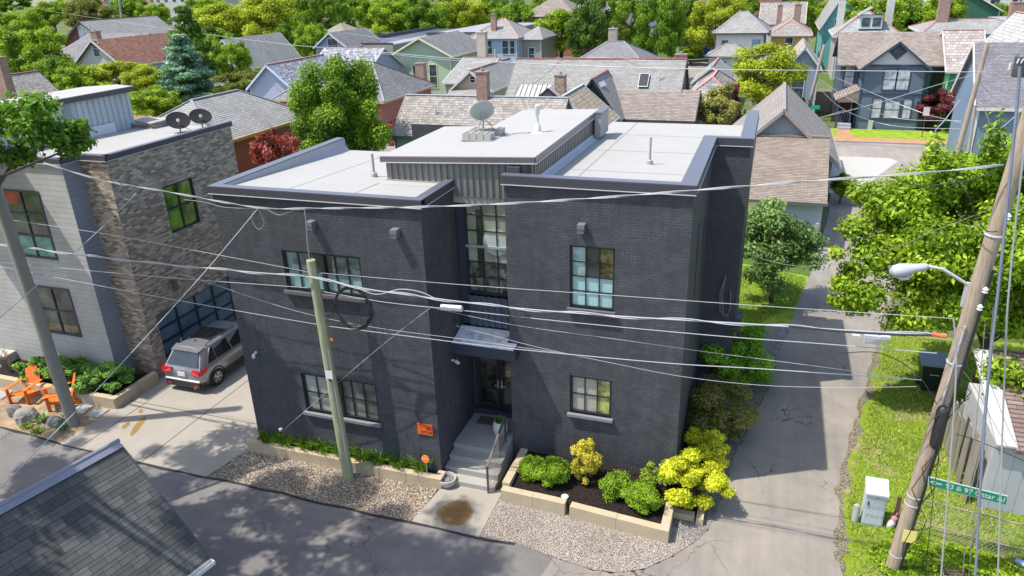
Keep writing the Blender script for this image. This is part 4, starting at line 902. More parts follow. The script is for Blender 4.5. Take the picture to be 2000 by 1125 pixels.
def bhouse(label, bx, ze, zr, kind, wm, rm, ov=.35, trim=WHITE, capm=None, wins=(), chim=(), cat='house', name='house', rl=None, group='houses of the neighbourhood', zb=0, gm=None):
    x0, y0, x1, y1 = bx; t = thing(name, label, cat, ((x0+x1)/2, y0, 0), 0, group)
    b = MB(); b.box(x0,y0,zb,x1,y1,ze); xm, ym = (x0+x1)/2, (y0+y1)/2
    g = MB() if gm else b
    if kind == 'y':
        for y, d_ in ((y0, .1), (y1-.1, .1)): g.slab([(x0,y,ze), (x1,y,ze), (xm,y,zr-.06)], .1, (0,1,0))
    if kind == 'x':
        for x in (x0, x1-.1): g.slab([(x,y0,ze), (x,y1,ze), (x,ym,zr-.06)], .1, (1,0,0))
    part('wall', b, wm, t)
    if gm:
        q = MB(); q.v = g.v[:6]; q.f = g.f[:5]; part('gable', q, gm, t)
    rb, ln, rk = roof_mesh(x0,y0,x1,y1,ze,zr,kind,ov,rl=rl); rf = part('roof', rb, rm, t)
    if capm:
        b = MB()
        for p, q in ln: b.bar(Vector(p)+Vector((0,0,.03)), Vector(q)+Vector((0,0,.03)), .2, .06)
        part('ridge_cap', b, capm, rf)
    b = MB()
    for p, q in rk: b.bar(Vector(p)-Vector((0,0,.09)), Vector(q)-Vector((0,0,.09)), .07, .2)
    part('fascia', b, trim, rf)
    if wm is not RBRICK:
        for x, y in ((x0,y0), (x1,y0), (x1,y1)): b = MB(); b.box(x-.06,y-.06,zb,x+.06,y+.06,ze-.02); part('corner_board', b, trim, t)
    for w_ in wins: win(t, w_[0], bx, *w_[1:5], fm=(w_[5] if len(w_) > 5 and w_[5] else trim), gm=(w_[6] if len(w_) > 6 else WINM))
    for c in chim:
        cx, cy_, zt_, ww = c[:4]; m = c[4] if len(c) > 4 else CHIMB
        b = MB(); b.box(cx-ww/2,cy_-ww*.38,ze-.3,cx+ww/2,cy_+ww*.38,zt_); b.box(cx-ww/2-.05,cy_-ww*.38-.05,zt_,cx+ww/2+.05,cy_+ww*.38+.05,zt_+.1); ch = part('chimney', b, m, rf)
        b = MB(); b.lathe((cx,cy_,zt_+.1), [(.13,0), (.13,.22), (.1,.22)], 10); part('chimney_pot', b, GREYCAP, ch)
    return t
def vents(t, *ps):
    for x, y, z in ps:
        b = MB(); b.tube([(x,y,z-.3), (x,y,z+.5)], .06, 8); part('vent_pipe', b, WHITE, t)
# orange red house behind the left brick building
OR = sid('brick_red_siding', (.42,.1,.05), .16); YT = m_plain('yellow_trim', (.6,.3,.05), .5)
bhouse('orange red clapboard house with a grey hip roof and yellow window trim', (-26.5,22,-19,32.9), 4.9, 7.2, 'hy', OR, SH_GREY, .4, YT, GREYCAP, [('r',4.9,2.0,.9,2.0,YT)], rl=5)
bhouse('pale slate roofed house with red ridge and tall brick chimney at the far left', (-56,30,-49.5,38), 4.5, 7.4, 'y', RBRICK, SH_SLATE, .4, CAPD, REDCAP, chim=[(-48.5,31.5,9.3,1.0)])
bhouse('cream gabled house with a large rust brown shingle roof and attic window', (-79,66,-70.6,86), 5, zy(179,78,66), 'y', sid('cream_clapboard', (.5,.48,.42)), SH_RUST, .5, WHITE, None, [('f',3.8,6.0,1.0,2.1), ('f',1.8,2.1,1.0,1.6), ('f',3.6,2.1,1.0,1.6)], rl=None)
bhouse('grey roofed house left of the rust roofed cream house', (-96,76,-84,95), 4.6, 7.8, 'x', sid('greyish_clapboard', (.4,.4,.38)), SH_DARK, .4, chim=[(-86,77,8.6,1.2)])
bhouse('dark red brick gabled house with pale blue shuttered window at the upper left', (-110,92,-100,110), 6, zy(101,42,92), 'y', m_brick('maroon_brick', (.1,.035,.03), (.17,.06,.045), (.15,.1,.08)), SH_GREY, .5, CAPD, REDCAP, [('f',4,6.2,2.6,2.6,WHITE,WINL)])
# tiny lavender house, blue gabled front
LV = sid('lavender_siding', (.36,.4,.52)); BLG = sid('sky_blue_siding', (.25,.37,.52))
bhouse('small lavender blue cottage with mottled slate roof and pink red ridge', (-38.5,51.5,-33.2,62), 4.4, zy(512,126,51.5), 'y', LV, SH_MOT, .35, m_plain('pale_blue_trim', (.45,.6,.75), .5), m_plain('pink_ridge', (.6,.2,.2), .5), [('f',2.6,.8,.9,1.5), ('r',7,1.5,.9,1.4)])
bhouse('second mottled slate roof with pink ridge behind the lavender cottage', (-39.5,64,-31.5,74), 4.2, 6.8, 'x', LV, SH_MOT, .3, WHITE, m_plain('pink_ridge_b', (.6,.2,.2), .5))
bhouse('house with a steep plain grey roof between the spruce and the lavender cottage', (-58,68,-51,80), 4.2, 8.0, 'y', sid('pale_grey_clap', (.55,.55,.53)), SH_GREY, .4, WHITE)
bhouse('white garage like house with a tan roof beside the distant wooden pole', (-56,88,-47,98), 5.5, 8.5, 'hy', sid('whitewash', (.62,.6,.56)), m_shingle('olive_shingle', (.3,.28,.2), (.4,.37,.28)), .4, TRIM)
bhouse('narrow sky blue gabled house with white cross window left of the long flat building', (-49.5,82,-44.5,92), 6, zy(677,63,82), 'y', sid('dusty_blue', (.3,.38,.46)), SH_DARK, .4, WHITE, None, [('f',2.0,5.0,1.6,1.9), ('f',1.0,1.8,1.5,1.7)])
# long flat building
FLATW = m_plain('drab_render', (.27,.26,.22), .8, .15, .6)
fb = thing('flat_roofed_building', 'long grey flat roofed building with two narrow dark windows behind the green gabled house', 'building', (-40,90,0), 0)
b = MB(); b.box(-47.5,86,0,-39,120,5.7); b.box(-39,98,0,-28,128,6.3); part('wall', b, FLATW, fb)
b = MB(); b.box(-47.2,86.3,5.7,-39.2,119.7,5.74); b.box(-38.8,98.3,6.3,-28.2,127.7,6.34); part('flat_roof', b, m_plain('grey_felt', (.26,.265,.28), .7, .2, .3), fb)
b = MB(); b.box(-47.5,86,5.72,-47.25,120,6.3); b.box(-47.25,86,5.72,-39,86.25,6.0); b.box(-39.0,97.9,6.3,-28,98.1,6.6); b.box(-47.3,86.3,5.74,-42,120,5.76); part('parapet', b, CAPD, fb)
for u_ in (3.0, 4.9): win(fb, 'f', (-47.5,86,-39,120), u_, 2.5, .9, 2.1, CAPD)
for i in range(5): b = MB(); b.tube([(-37+2.2*i,126,6.3), (-37+2.2*i,126,7.4)], .12, 6); part('vent_pipe', b, BLK, fb)
b = MB(); b.box(-44,85.8,0,-40,85.99,2.2); part('dark_opening', b, BLK, fb)
# pale green gable house
GRN = sid('mint_clapboard', (.42,.52,.36), .2)
bhouse('pale green clapboard gable house with cream trim and two tall windows', (-32.6,74,-24.6,86), 5.6, zy(818,73,74), 'y', GRN, SH_DARK, .6, m_plain('cream_rake', (.68,.62,.42), .5), None, [('f',2.6,1.9,1.0,2.2), ('f',5.0,1.3,1.0,2.9)])
bhouse('hip roofed red brick house with two red chimneys left of the green gable house', (-31,46,-19.6,57), 4.0, 7.0, 'hx', RBRICK, SH_DARK, .5, m_plain('tan_fascia', (.45,.32,.22), .5), GREYCAP, [('r',5,1.6,.9,1.6)], chim=[(-21.5,45.9,6.0,1.0), (-20.6,57,6.2,1.0)], rl=4)
# tan cottage
bhouse('little tan cottage with a gable over its porch and grey roof with red ridge', (-17.3,58,-13.2,70), 3.75, zy(918,137,58), 'y', sid('tan_clapboard', (.5,.4,.27)), SH_GREY, .45, WHITE, REDCAP, [('f',1.9,4.2,.55,.6), ('f',3.0,1.0,.7,1.7)])
pr = [o for o in bpy.data.objects if o.get('label', '').startswith('little tan')][0]
b = MB(); b.slab([(-17.8,55.8,2.7), (-13.9,55.8,2.7), (-14.6,57.9,3.5), (-17.6,57.9,3.5)], .1); part('porch_roof', b, SH_GREY, pr)
b = MB(); b.box(-17.6,56,0,-17.45,56.15,2.65); b.box(-15.7,56,0,-15.55,56.15,2.65); b.box(-14.2,56,0,-14.05,56.15,2.65); part('porch_post', b, WHITE, pr)
bhouse('tan cottage rear wing with slate grey roof beside the tall pale chimney', (-20.5,63,-16.5,76), 3.6, 5.6, 'x', sid('tan_clap_b', (.5,.4,.27)), SH_GREY, .3, WHITE, REDCAP, chim=[(-18.5,70,8.4,1.1,m_brick('pale_brick',(.45,.36,.28),(.55,.45,.36),(.5,.45,.4)))])
# tall blue house with hip roof
LB = sid('periwinkle_siding', (.42,.52,.66)); 
th_ = bhouse('tall pale blue two storey house with grey hip roof and red hip lines', (-28.6,92,-21.6,101), 6.2, zy(985,35,97), 'hx', LB, SH_GREY, .5, WHITE, m_plain('salmon_ridge', (.5,.25,.2), .5), [('f',.8,3.8,.9,1.9), ('f',2.2,3.8,.9,1.9), ('f',4.8,3.8,.9,1.9), ('f',6.0,3.8,.7,1.9), ('f',4.9,.6,.9,2)], chim=[(-25.6,93.5,9.3,.8)], rl=.4)
bhouse('beige side wing of the tall blue house', (-21.5,94,-18.4,102), 5.9, 7.4, 'hx', sid('beige_side', (.33,.31,.27)), SH_GREY, .4, WHITE, None, [('f',1.2,2.6,.9,1.9)])
# mint cottage with scalloped slate roof
mc_ = bhouse('mint green cottage with a weathered pale slate roof and ornate brick chimney', (-11.1,32.2,1.2,37.8), 4.0, 6.3, 'x', sid('mint_siding', (.38,.55,.5)), SH_SLATE, .25, m_plain('dark_gutter', (.15,.15,.14), .5), WHCAP, chim=[(-5.0,35,8.0,.85)])
vents(mc_, (-8.3,33.6,5.2))
bhouse('rear wing of the mint cottage with weathered tan slates and pale flashing', (-2.6,37.9,3.2,44), 3.6, 6.0, 'y', sid('mint_siding_b', (.38,.55,.5)), m_shingle('tan_slates', (.3,.25,.17), (.48,.4,.29), .22, .35), .2, WHCAP, WHCAP)
# big grey roof with red ridge
bg_ = bhouse('long grey roofed house with a red ridge, skylight and patterned chimney', (-7.9,48.5,7.3,56.5), 3.7, 7.2, 'x', sid('off_white_clap', (.5,.5,.48)), SH_GREY, .4, CAPD, REDCAP, chim=[(-2.3,46.6,6.4,.9,m_brick('checker_brick',(.12,.05,.04),(.5,.36,.26),(.45,.38,.3),.14,.09)), (7.0,54,7.4,1.0)])
b = MB(); b.obox((3.9,49.9,5.17), (.75,0,0), (0,1.0,.87), (0,-.06,.07)); part('skylight', b, CGL, bg_)
b = MB(); b.obox((3.83,49.83,5.1), (.89,0,0), (0,1.14,1.0), (0,-.03,.035)); part('skylight_frame', b, m_plain('sky_frame', (.5,.48,.44), .5), bg_)
b = MB(); b.tube([(5.6,50.6,5.5), (5.6,50.6,6.7)], .05, 8); part('vent_pipe', b, WHITE, bg_)
gd = bhouse('cross gable dormer with black rakes and narrow skylight on the long grey roofed house', (-1.2,45.2,3.0,50.5), 3.4, 6.4, 'y', sid('black_gable', (.05,.05,.055)), SH_GREY, .35, BLK, REDCAP)
b = MB(); b.obox((1.25,45.6,6.2-.25), (.12,1.6,0), (.25,0,-.38), (.02,0,.02)); part('skylight', b, WHITE, gd)
# ribbed metal roof with grey gable
mg = bhouse('low grey gabled shed wing with ribbed metal roof behind the raised middle roof', (-5.5,45.6,-.6,54), 3.5, zy(1075,171,45.6), 'y', sid('grey_blue_gable', (.3,.33,.36), .18), METAL, .4, BLK, None)
b = MB(); b.slab([(-6.9,46.6,3.9), (-3.6,46.6,3.9), (-3.6,48.8,5.3), (-6.6,48.8,5.3)], .08); part('standing_seam_canopy', b, m_plain('zinc_roof', (.42,.4,.38), .4, .06), mg)
b = MB()
for k in range(8): x = -6.85+.45*k; b.obox((x,46.6,3.93), (.04,0,0), (0,2.2,1.4), (0,0,.04))
part('seam', b, CAPD, mg)
bhouse('long low garage with plain brown shingle roof and beige wall behind the white roofs', (-1.2,46.9,9.0,53), 3.0, 4.9, 'x', m_plain('taupe_render', (.24,.215,.2), .7, .08), SH_BRN, .3, CAPD, cat='garage', name='garage')
bhouse('low hipped roof house in dark grey shingle with a square stone chimney', (-8.3,74,0.2,84), 4.2, 6.6, 'hx', sid('white_clap_c', (.6,.6,.58)), m_shingle('mauve_grey_shingle', (.22,.21,.22), (.3,.29,.3)), .5, WHITE, GREYCAP, chim=[(-4.6,80,8.0,1.1,m_brick('stone_brick',(.3,.25,.2),(.45,.38,.3),(.4,.35,.3)))], rl=2)
bhouse('slate roofed wing with pink red ridges between the big grey roof and the variegated shrub', (7.9,57,11.2,66), 3.4, 4.9, 'hy', sid('ash_clap', (.45,.44,.42)), m_shingle('banded_slate', (.2,.19,.18), (.42,.4,.38), .2, .7, gap=.01), .4, WHITE, m_plain('pink_ridge_c', (.55,.22,.22), .5))
bhouse('low roof with a bright pink ridge behind the slate roofed wing', (6.8,70,10.4,78), 3.2, 4.7, 'y', sid('ash_clap_b', (.45,.44,.42)), SH_GREY, .4, WHITE, m_plain('pink_ridge_d', (.6,.16,.2), .5))
# upper right row
bhouse('cobalt blue cottage with white corner window and dark roof with red ridge', (-1.2,122,4.2,134), 4.2, zy(1385,42,128), 'hy', sid('cobalt_siding', (.03,.06,.28), .3), m_shingle('dappled_dark', (.12,.12,.13), (.3,.29,.28), .2), .4, WHITE, REDCAP, [('f',.4,1.3,1.2,2.6)], chim=[(1.6,126,9.5,1.5)])
bhouse('white two storey house with a big grey hip roof', (6.6,98.5,13.3,111), 6.1, zy(1470,22,104), 'hx', sid('white_clap', (.72,.69,.62)), SH_GREY, .5, CAPD, GREYCAP, [('f',.9,3.5,.9,1.6,WHITE), ('f',5.1,3.1,1.1,2.1,WHITE,m_glass('blue_curtain',(.2,.3,.45),.2,.3))], rl=1)
bhouse('low white wing with hip roof below the white two storey house', (6.2,93.5,11.6,98.4), 3.4, 4.9, 'hx', sid('white_clap_d', (.72,.69,.62)), SH_GREY, .5, CAPD, GREYCAP, [('f',1.5,1.2,.9,1.5,WHITE)], rl=1)
bhouse('yellow house with slate hip roof, skylight and two red chimneys', (14.2,104,19.4,116), 5.4, zy(1550,38,108), 'hy', sid('yellow_siding', (.6,.36,.07)), m_shingle('warm_slate', (.25,.23,.21), (.38,.35,.32), .2), .5, WHITE, m_plain('salmon_ridge_b', (.5,.25,.2), .5), [('f',2.0,3.4,1,1.6)], chim=[(17.6,112,9.2,1.0), (15.0,115,9.0,.8)])
bhouse('pale roofed house behind the white house and beside the yellow one', (12,124,19,132), 6, 9, 'x', sid('pale_clap', (.6,.58,.55)), SH_SLATE, .3, WHITE, WHCAP)
bhouse('turquoise gabled house with small white window behind the leaning street pole', (21.5,112,26.5,130), 6.5, 11, 'y', sid('turquoise_siding', (.12,.42,.4)), SH_GREY, .5, WHITE, REDCAP, [('r',2,2.5,1.2,2), ('f',1.6,5.6,1.2,1.4)])
bhouse('slate blue clapboard house with weathered panel roof behind the tall thin tree', (16.4,66,19.3,76), 5.3, zy(1565,90,66), 'y', sid('blue_grey_clap', (.26,.33,.42), .16), m_shingle('patched_tan', (.3,.26,.21), (.5,.44,.38), .5, 1.2), .35, WHITE, None, [('f',.6,1.8,1.1,2.4), ('r',3,2,1,2)])
bhouse('slate roofed house with red hips, white dormer and two white chimneys', (22.6,96,30.2,107), 5.8, zy(1712,22,101), 'hx', sid('grey_green_clap', (.42,.43,.38)), m_shingle('green_slate', (.28,.3,.29), (.38,.4,.38), .2), .5, WHITE, REDCAP, [('f',.6,2.6,.9,1.8)], chim=[(23.2,103,10.2,.9,m_brick('white_brick',(.5,.48,.42),(.62,.6,.55),(.6,.6,.55))), (29.2,101,10.4,.9,m_brick('white_brick_b',(.5,.48,.42),(.62,.6,.55),(.6,.6,.55)))], rl=.6)
dm = [o for o in bpy.data.objects if 'white dormer' in o.get('label', '')][0]
b = MB(); b.box(25.2,96.6,6.6,28.0,99,8.3); d1 = part('dormer', b, WHITE, dm); b = MB(); b.slab([(25.0,96.3,8.3), (26.6,96.3,9.3), (26.6,100,9.3), (25,100,8.3)], .1); b.slab([(26.6,96.3,9.3), (28.2,96.3,8.3), (28.2,100,8.3), (26.6,100,9.3)], .1); part('dormer_roof', b, SH_GREY, d1); b = MB(); b.box(25.5,96.55,6.9,26.5,96.6,8.0); b.box(26.8,96.55,6.9,27.8,96.6,8.0); part('pane', b, WINM, d1)
bhouse('wide grey two storey house with long grey roof, red end hips and round vents', (31.5,84,41,94), 7.0, zy(1880,37,89), 'hx', sid('pale_grey_clap_b', (.5,.5,.52)), SH_GREY, .6, WHITE, REDCAP, [('f',4.3,4.4,1.3,2.0), ('f',7,4.4,1.6,1.6)], chim=[(33.4,88,10.6,1.2), (41.5,90,9.8,1.5)], rl=6)
bhouse('low white house wing with red trimmed roof between the Victorian and the green house', (28.6,73,32,80), 4.4, 5.4, 'hx', sid('white_clap_e', (.66,.65,.62)), SH_GREY, .4, WHITE, REDCAP)
# the dark blue Victorian
VB = sid('slate_navy_clap', (.105,.15,.2), .17); VT = m_plain('deep_navy_trim', (.035,.06,.1), .5, .1)
vc = bhouse('dark blue Victorian house with white gable, diamond attic window and brown roof', (23.0,60.3,28.1,72), 5.9, zy(1757,80,60.3), 'y', VB, SH_BRN, .45, VT, None, [], gm=sid('white_gable', (.62,.62,.62), .2), cat='house')
for u_, z_, w_, h_ in ((1.75,3.75,1.0,1.75), (2.85,3.75,1.0,1.75), (1.15,1.15,.75,1.75), (2.2,1.15,1.25,1.55), (3.75,1.15,.65,1.75)): win(vc, 'f', (23,60.3,28.1,72), u_, z_, w_, h_, VT, WINL)
b = MB(); b.obox((25.55,60.2,6.35), (.75,0,.75), (-.75,0,.75), (0,.08,0)); dmd = part('attic_window', b, VT, vc); b = MB(); b.obox((25.55,60.17,6.75), (.35,0,.35), (-.35,0,.35), (0,.02,0)); part('pane', b, WINM, dmd)
b = MB(); b.box(22.95,60.22,3.3,28.15,60.3,3.42); b.box(22.95,60.22,5.8,28.15,60.3,5.95); b.box(22.95,60.22,1.0,28.15,60.27,1.08); part('belt_course', b, VT, vc)
b = MB(); b.box(21.3,64.5,0,22.95,72,5.6); part('side_wing', b, VB, vc)
b = MB(); b.slab([(20.9,63.9,5.5), (31.2,63.9,5.5), (31.2,68.4,8.2), (20.9,68.4,8.2)], .12); b.slab([(20.9,68.4,8.2), (31.2,68.4,8.2), (31.2,73,5.5), (20.9,73,5.5)], .12); part('cross_roof', b, SH_BRN, vc)
win(vc, 'f', (21.3,64.5,22.95,72), .45, 3.4, .8, 1.9, VT, WINL)
b = MB(); b.slab([(20.9,60.3,2.7), (22.9,60.3,3.7), (22.9,64.4,3.7), (20.9,64.4,2.7)], .12); b.slab([(21.1,60.3,2.65), (22.9,60.3,3.55), (22.9,60.3,2.5), (21.1,60.3,2.5)], .08, (0,1,0)); part('porch_roof', b, SH_BRN, vc)
b = MB()
for x in (21.15, 22.3): b.box(x,60.4,0,x+.14,60.54,2.6)
for k in range(4): b.bar((21.3+.25*k,60.4,.7), (21.45+.25*k,60.4,1.5), .05, .05, (0,1,0))
b.bar((21.2,60.42,1.5), (22.3,60.42,1.5), .06, .06); part('porch_post', b, VT, vc)
b = MB(); b.box(21.4,59.4,.1,22.5,60.6,.3); b.box(21.4,59.8,.3,22.5,60.6,.55); part('porch_step', b, m_plain('grey_step', (.3,.33,.38), .7), vc)
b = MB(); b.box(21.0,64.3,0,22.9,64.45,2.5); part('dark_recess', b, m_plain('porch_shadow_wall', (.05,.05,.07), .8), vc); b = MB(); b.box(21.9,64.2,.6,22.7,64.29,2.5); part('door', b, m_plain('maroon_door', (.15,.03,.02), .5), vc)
b = MB(); b.box(28.11,60.6,0,28.6,66,5.6); part('side_bay', b, sid('deep_green_clap', (.05,.09,.08), .17), vc)
# green house, blue grey house at the right edge
gh = bhouse('bright green house with slate gable roof and white trim behind the right poles', (30.4,62.6,33.2,72), 5.4, 8.4, 'x', sid('bright_green_siding', (.05,.36,.1), .18), m_shingle('pinkish_slate', (.3,.26,.24), (.5,.45,.42), .22, .4), .35, WHITE, m_plain('pink_ridge_e', (.55,.25,.25), .5), [('f',.7,2.4,1.1,2.4,WHITE,WINM)])
b = MB(); b.slab([(29.9,60.8,2.4), (33.2,60.8,2.4), (33.2,62.5,3.4), (30.3,62.5,3.4)], .12); part('porch_roof', b, SH_SLATE, gh)
bhouse('white gabled house with slate edged roof beside the bright green house', (33.3,57.5,40,70), 5.6, 9.8, 'y', sid('bluish_white_clap', (.5,.54,.6), .2), m_shingle('silver_slate', (.35,.34,.33), (.55,.53,.5), .25, .35), .45, m_plain('light_trim', (.7,.7,.72), .5), m_plain('pink_ridge_f', (.55,.25,.25), .5))
rb_ = bhouse('blue grey clapboard house with dark grey roof at the right photo edge', (29.4,45.0,44,53), 5.0, 8.8, 'x', sid('steel_blue_clap', (.17,.24,.32), .17), m_shingle('charcoal_shingle', (.2,.19,.21), (.3,.29,.31)), .35, TRIM, None, [('f',2.6,1.7,1.2,2.6,m_plain('putty_trim', (.6,.55,.42), .5),m_glass('olive_pane',(.2,.2,.16),.1,.3)), ('f',7,1.7,1.2,2.6)])
b = MB(); b.tube([(31.3,47.2,6.6), (31.3,47.2,7.5)], .09, 8); part('vent_pipe', b, WHITE, rb_)
# tan shingled garage and hip roof behind, near the alley
ga = thing('alley_garage', 'pale sided garage with a big tan shingle roof beside the alley', 'garage', (16.5,24,0), 0)
b = MB(); b.box(14.9,25.0,0,18.4,33,2.6); part('wall', b, sid('ice_blue_clap', (.55,.6,.64), .16), ga)
b = MB(); b.slab([(14.5,24.5,2.65), (18.55,24.5,2.65), (18.9,33.5,4.4), (14.5,33.5,4.4)], .12); gr_ = part('roof', b, SH_TAN, ga)
b = MB(); b.box(14.5,33.3,4.38,18.9,33.55,4.5); part('ridge_cap', b, SH_BRN, gr_); b = MB(); b.box(14.5,24.4,2.5,18.6,24.5,2.66); part('gutter', b, m_plain('dark_gutter_b', (.12,.12,.12), .5), gr_)
g2 = bhouse('grey brown gabled garage behind the tan shingle roof', (12.8,33.8,19.2,45.5), 3.1, zy(1541,208,34.6), 'y', sid('grey_blue_clap_b', (.42,.45,.48), .16), m_shingle('grey_brown_shingle', (.3,.26,.24), (.4,.36,.33)), .6, m_plain('brown_rake', (.3,.26,.24), .6), m_plain('brown_ridge', (.26,.22,.2), .8), cat='garage', name='garage')
# right edge shed with brown roof and pale wall
sh = thing('shed', 'weathered white board shed with brown shingle roof at the right edge', 'shed', (23,5,0), 0)
b = MB(); b.box(21.9,3.2,0,26,6.6,2.2); part('wall', b, m_siding('old_white_board', (.45,.46,.47), .3, .7, True, .2), sh)
b = MB(); b.slab([(22.3,2.9,2.25), (26.5,2.9,2.25), (26.5,6.9,3.3), (22.2,6.9,3.3)], .1); part('roof', b, m_shingle('mauve_brown_shingle', (.2,.14,.12), (.3,.22,.19), .045, .4, gap=.006), sh)
b = MB(); b.slab([(21.85,3.0,2.3), (21.85,6.8,3.3), (22.35,6.8,3.3), (22.35,3.0,2.3)], .06); part('white_fascia', b, m_plain('peeling_white', (.45,.45,.44), .7, .2, 8), sh)
b = MB()
rr = random.Random(5)
for k in range(9): b.obox((21.55+rr.uniform(-.03,.03),3.3+.36*k,0), (.03,0,0), (0,.3,0), (rr.uniform(-.1,.05),0,1.9+rr.uniform(-.2,.25)))
part('leaning_boards', b, m_siding('old_grey_board', (.3,.26,.22), .2, .9, True, .3), sh)
# apartments and other far buildings along the top edge
def block(label, x0, y0, x1, y1, h, m, nx, nz, wm=WINM, group='buildings along the far horizon', roofm=None, name='apartment_building'):
    t = thing(name, label, 'building', ((x0+x1)/2, y0, 0), 0, group); b = MB(); b.box(x0,y0,0,x1,y1,h); part('wall', b, m, t)
    b = MB(); b.box(x0-.3,y0-.3,h,x1+.3,y1+.3,h+.5); part('roof', b, roofm or GREYCAP, t)
    W_ = (x1-x0)/nx
    for i in range(nx):
        for j in range(nz): win(t, 'f', (x0,y0,x1,y1), W_*(i+.28), (h/nz)*(j+.3), W_*.44, h/nz*.45, WHITE, wm)
    return t
block('salmon and maroon apartment block at the far top left, leftmost', -300,262,-268,290, 16, m_plain('salmon_render', (.5,.22,.17), .8), 7, 4)
block('dark slate coloured apartment stair tower between the salmon and orange blocks', -267,255,-252,285, 15, m_plain('slate_render', (.12,.14,.2), .8), 2, 4)
block('orange apartment block with small balconies at the far top left', -240,238,-224,262, 17, m_plain('orange_render', (.5,.25,.13), .8), 4, 4)
block('cream apartment block beside the orange one', -223,236,-203,262, 17, m_plain('cream_render', (.52,.5,.46), .8), 5, 4)
block('red brick building peeking over the trees at the top left centre', -190,262,-160,280, 14, RBRICK, 6, 3)
block('red brick house with dark upper floor behind the white hip roofed house', 3,168,15,182, 11, RBRICK, 5, 3)
block('brown timbered house beside the far red brick house', 15.5,170,24,182, 10.5, m_plain('brown_boards', (.12,.09,.08), .8), 3, 3)
block('low long red brick garage right of the wide grey house', 46,112,58,122, 6, m_brick('orange_brick',(.4,.16,.08),(.5,.22,.12),(.4,.3,.2)), 4, 1, BLK)
block('black clad low building with two white notices at the right edge', 54,106,80,120, 6.4, m_plain('black_cladding', (.035,.035,.04), .7), 6, 1, WHITE)
bhouse('dark green gabled house at the upper right behind the trees', (38,135,50,150), 7, 10.5, 'y', sid('forest_green_siding', (.03,.13,.07), .3), SH_GREY, .4, TRIM)
block('white flat roofed commercial building at the upper right', 52,175,84,200, 8, m_plain('white_render', (.6,.6,.6), .8), 8, 2)
block('brown brick building at the top right corner', 78,160,105,185, 13, m_brick('brown_brick',(.2,.12,.08),(.35,.24,.17),(.3,.25,.2)), 7, 3)
block('white warehouse at the top centre above the blue hip roofed house', -38,205,-20,230, 8, m_plain('white_panel', (.62,.64,.68), .6), 4, 1)
bhouse('brown hip roofed house above the red striped roof at top centre', (-32,128,-22,140), 7.5, 11, 'hx', RBRICK, SH_BRN, .5, TRIM)
bhouse('pale tin roofed house with a brick chimney at top centre', (-22.5,130,-14,140), 7, 9.5, 'x', m_plain('brown_wall', (.2,.13,.09), .8), m_plain('pale_tin', (.55,.5,.45), .5), .4, TRIM, REDCAP, chim=[(-13.5,131,11.5,1.6)])
bhouse('brown gabled cottage with orange wall right of the brick chimney at top centre', (-15.5,118,-9,128), 5.5, 9, 'y', m_plain('orange_wall', (.4,.16,.06), .8), SH_BRN, .5, BLK)
for i in range(14):
    x = -150+i*27+random.uniform(-6,6); y = 300+random.uniform(-20,60); c = random.choice([(.5,.48,.44), (.35,.14,.1), (.6,.6,.58), (.25,.24,.24)])
    block(['distant pale block', 'distant red block', 'distant grey block'][i % 3]+' on the horizon behind the treetops, number %s from the left' % ['one','two','three','four','five','six','seven','eight','nine','ten','eleven','twelve','thirteen','fourteen'][i], x, y, x+random.uniform(12,22), y+15, random.uniform(7,13), m_plain('distant_render', c, .8), 4, 2)
# ---------------------------------------------------------------- foliage
def leaf_mesh(name, clumps, n, size, m, parent=None, seed=0, up=.35, asp=1.7, fill=.55, droop=0):
    """n leaf-sized bent quads spread through ellipsoid clumps (cx,cy,cz,rx,ry,rz)"""
    g = np.random.default_rng(seed); C = np.array(clumps, float); vol = (C[:,3]*C[:,4]*C[:,5])**(2/3)
    ci = g.choice(len(C), n, p=vol/vol.sum()); d = g.normal(size=(n,3)); d /= np.linalg.norm(d, axis=1)[:,None]
    rr = g.random(n)**fill; p = C[ci,:3]+d*C[ci,3:6]*rr[:,None]*g.uniform(.75,1.12,n)[:,None]
    nr = d*.8+g.normal(size=(n,3))*.55+np.array([0,0,up]); nr /= np.linalg.norm(nr, axis=1)[:,None]
    t = np.cross(nr, g.normal(size=(n,3))); 
    if droop: t[:,2] -= droop*np.linalg.norm(t,axis=1)
    t /= np.linalg.norm(t, axis=1)[:,None]; b_ = np.cross(nr, t)
    s = size*g.uniform(.55,1.3,n)[:,None]
    v = np.stack([p-t*s*asp/2, p+b_*s*.42+nr*s*.12, p+t*s*asp/2-nr*s*.1, p-b_*s*.42+nr*s*.12], 1).reshape(-1,3)
    if parent is not None:
        iv = np.array(root_of(parent).matrix_basis.inverted()); v = v@iv[:3,:3].T+iv[:3,3]
    me = bpy.data.meshes.new(name); me.vertices.add(4*n); me.vertices.foreach_set('co', v.ravel().astype(np.float32))
    me.loops.add(4*n); me.loops.foreach_set('vertex_index', np.arange(4*n, dtype=np.int32)); me.polygons.add(n); me.polygons.foreach_set('loop_start', np.arange(0,4*n,4, dtype=np.int32))
    me.update(calc_edges=True)
    ct = g.random(len(C))
    tint = np.clip(.5*g.random(n)+.5*ct[ci]+.0, 0, 1)
    a = me.attributes.new('tint', 'FLOAT', 'POINT'); a.data.foreach_set('value', np.repeat(tint,4).astype(np.float32))
    me.materials.append(m); o = bpy.data.objects.new(name, me); COL.objects.link(o)
    if parent is not None: o.parent = parent
    return o
BARK = m_plain('bark', (.1,.075,.055), .9, .35, 6, bs=.8, bscale=20)
LG = m_leaf('leaf_green', (.03,.08,.006), (.24,.4,.025), .36, (.46,.62,.07))
LY = m_leaf('leaf_yellow_green', (.12,.17,.012), (.5,.58,.035), .4, (.72,.72,.08))
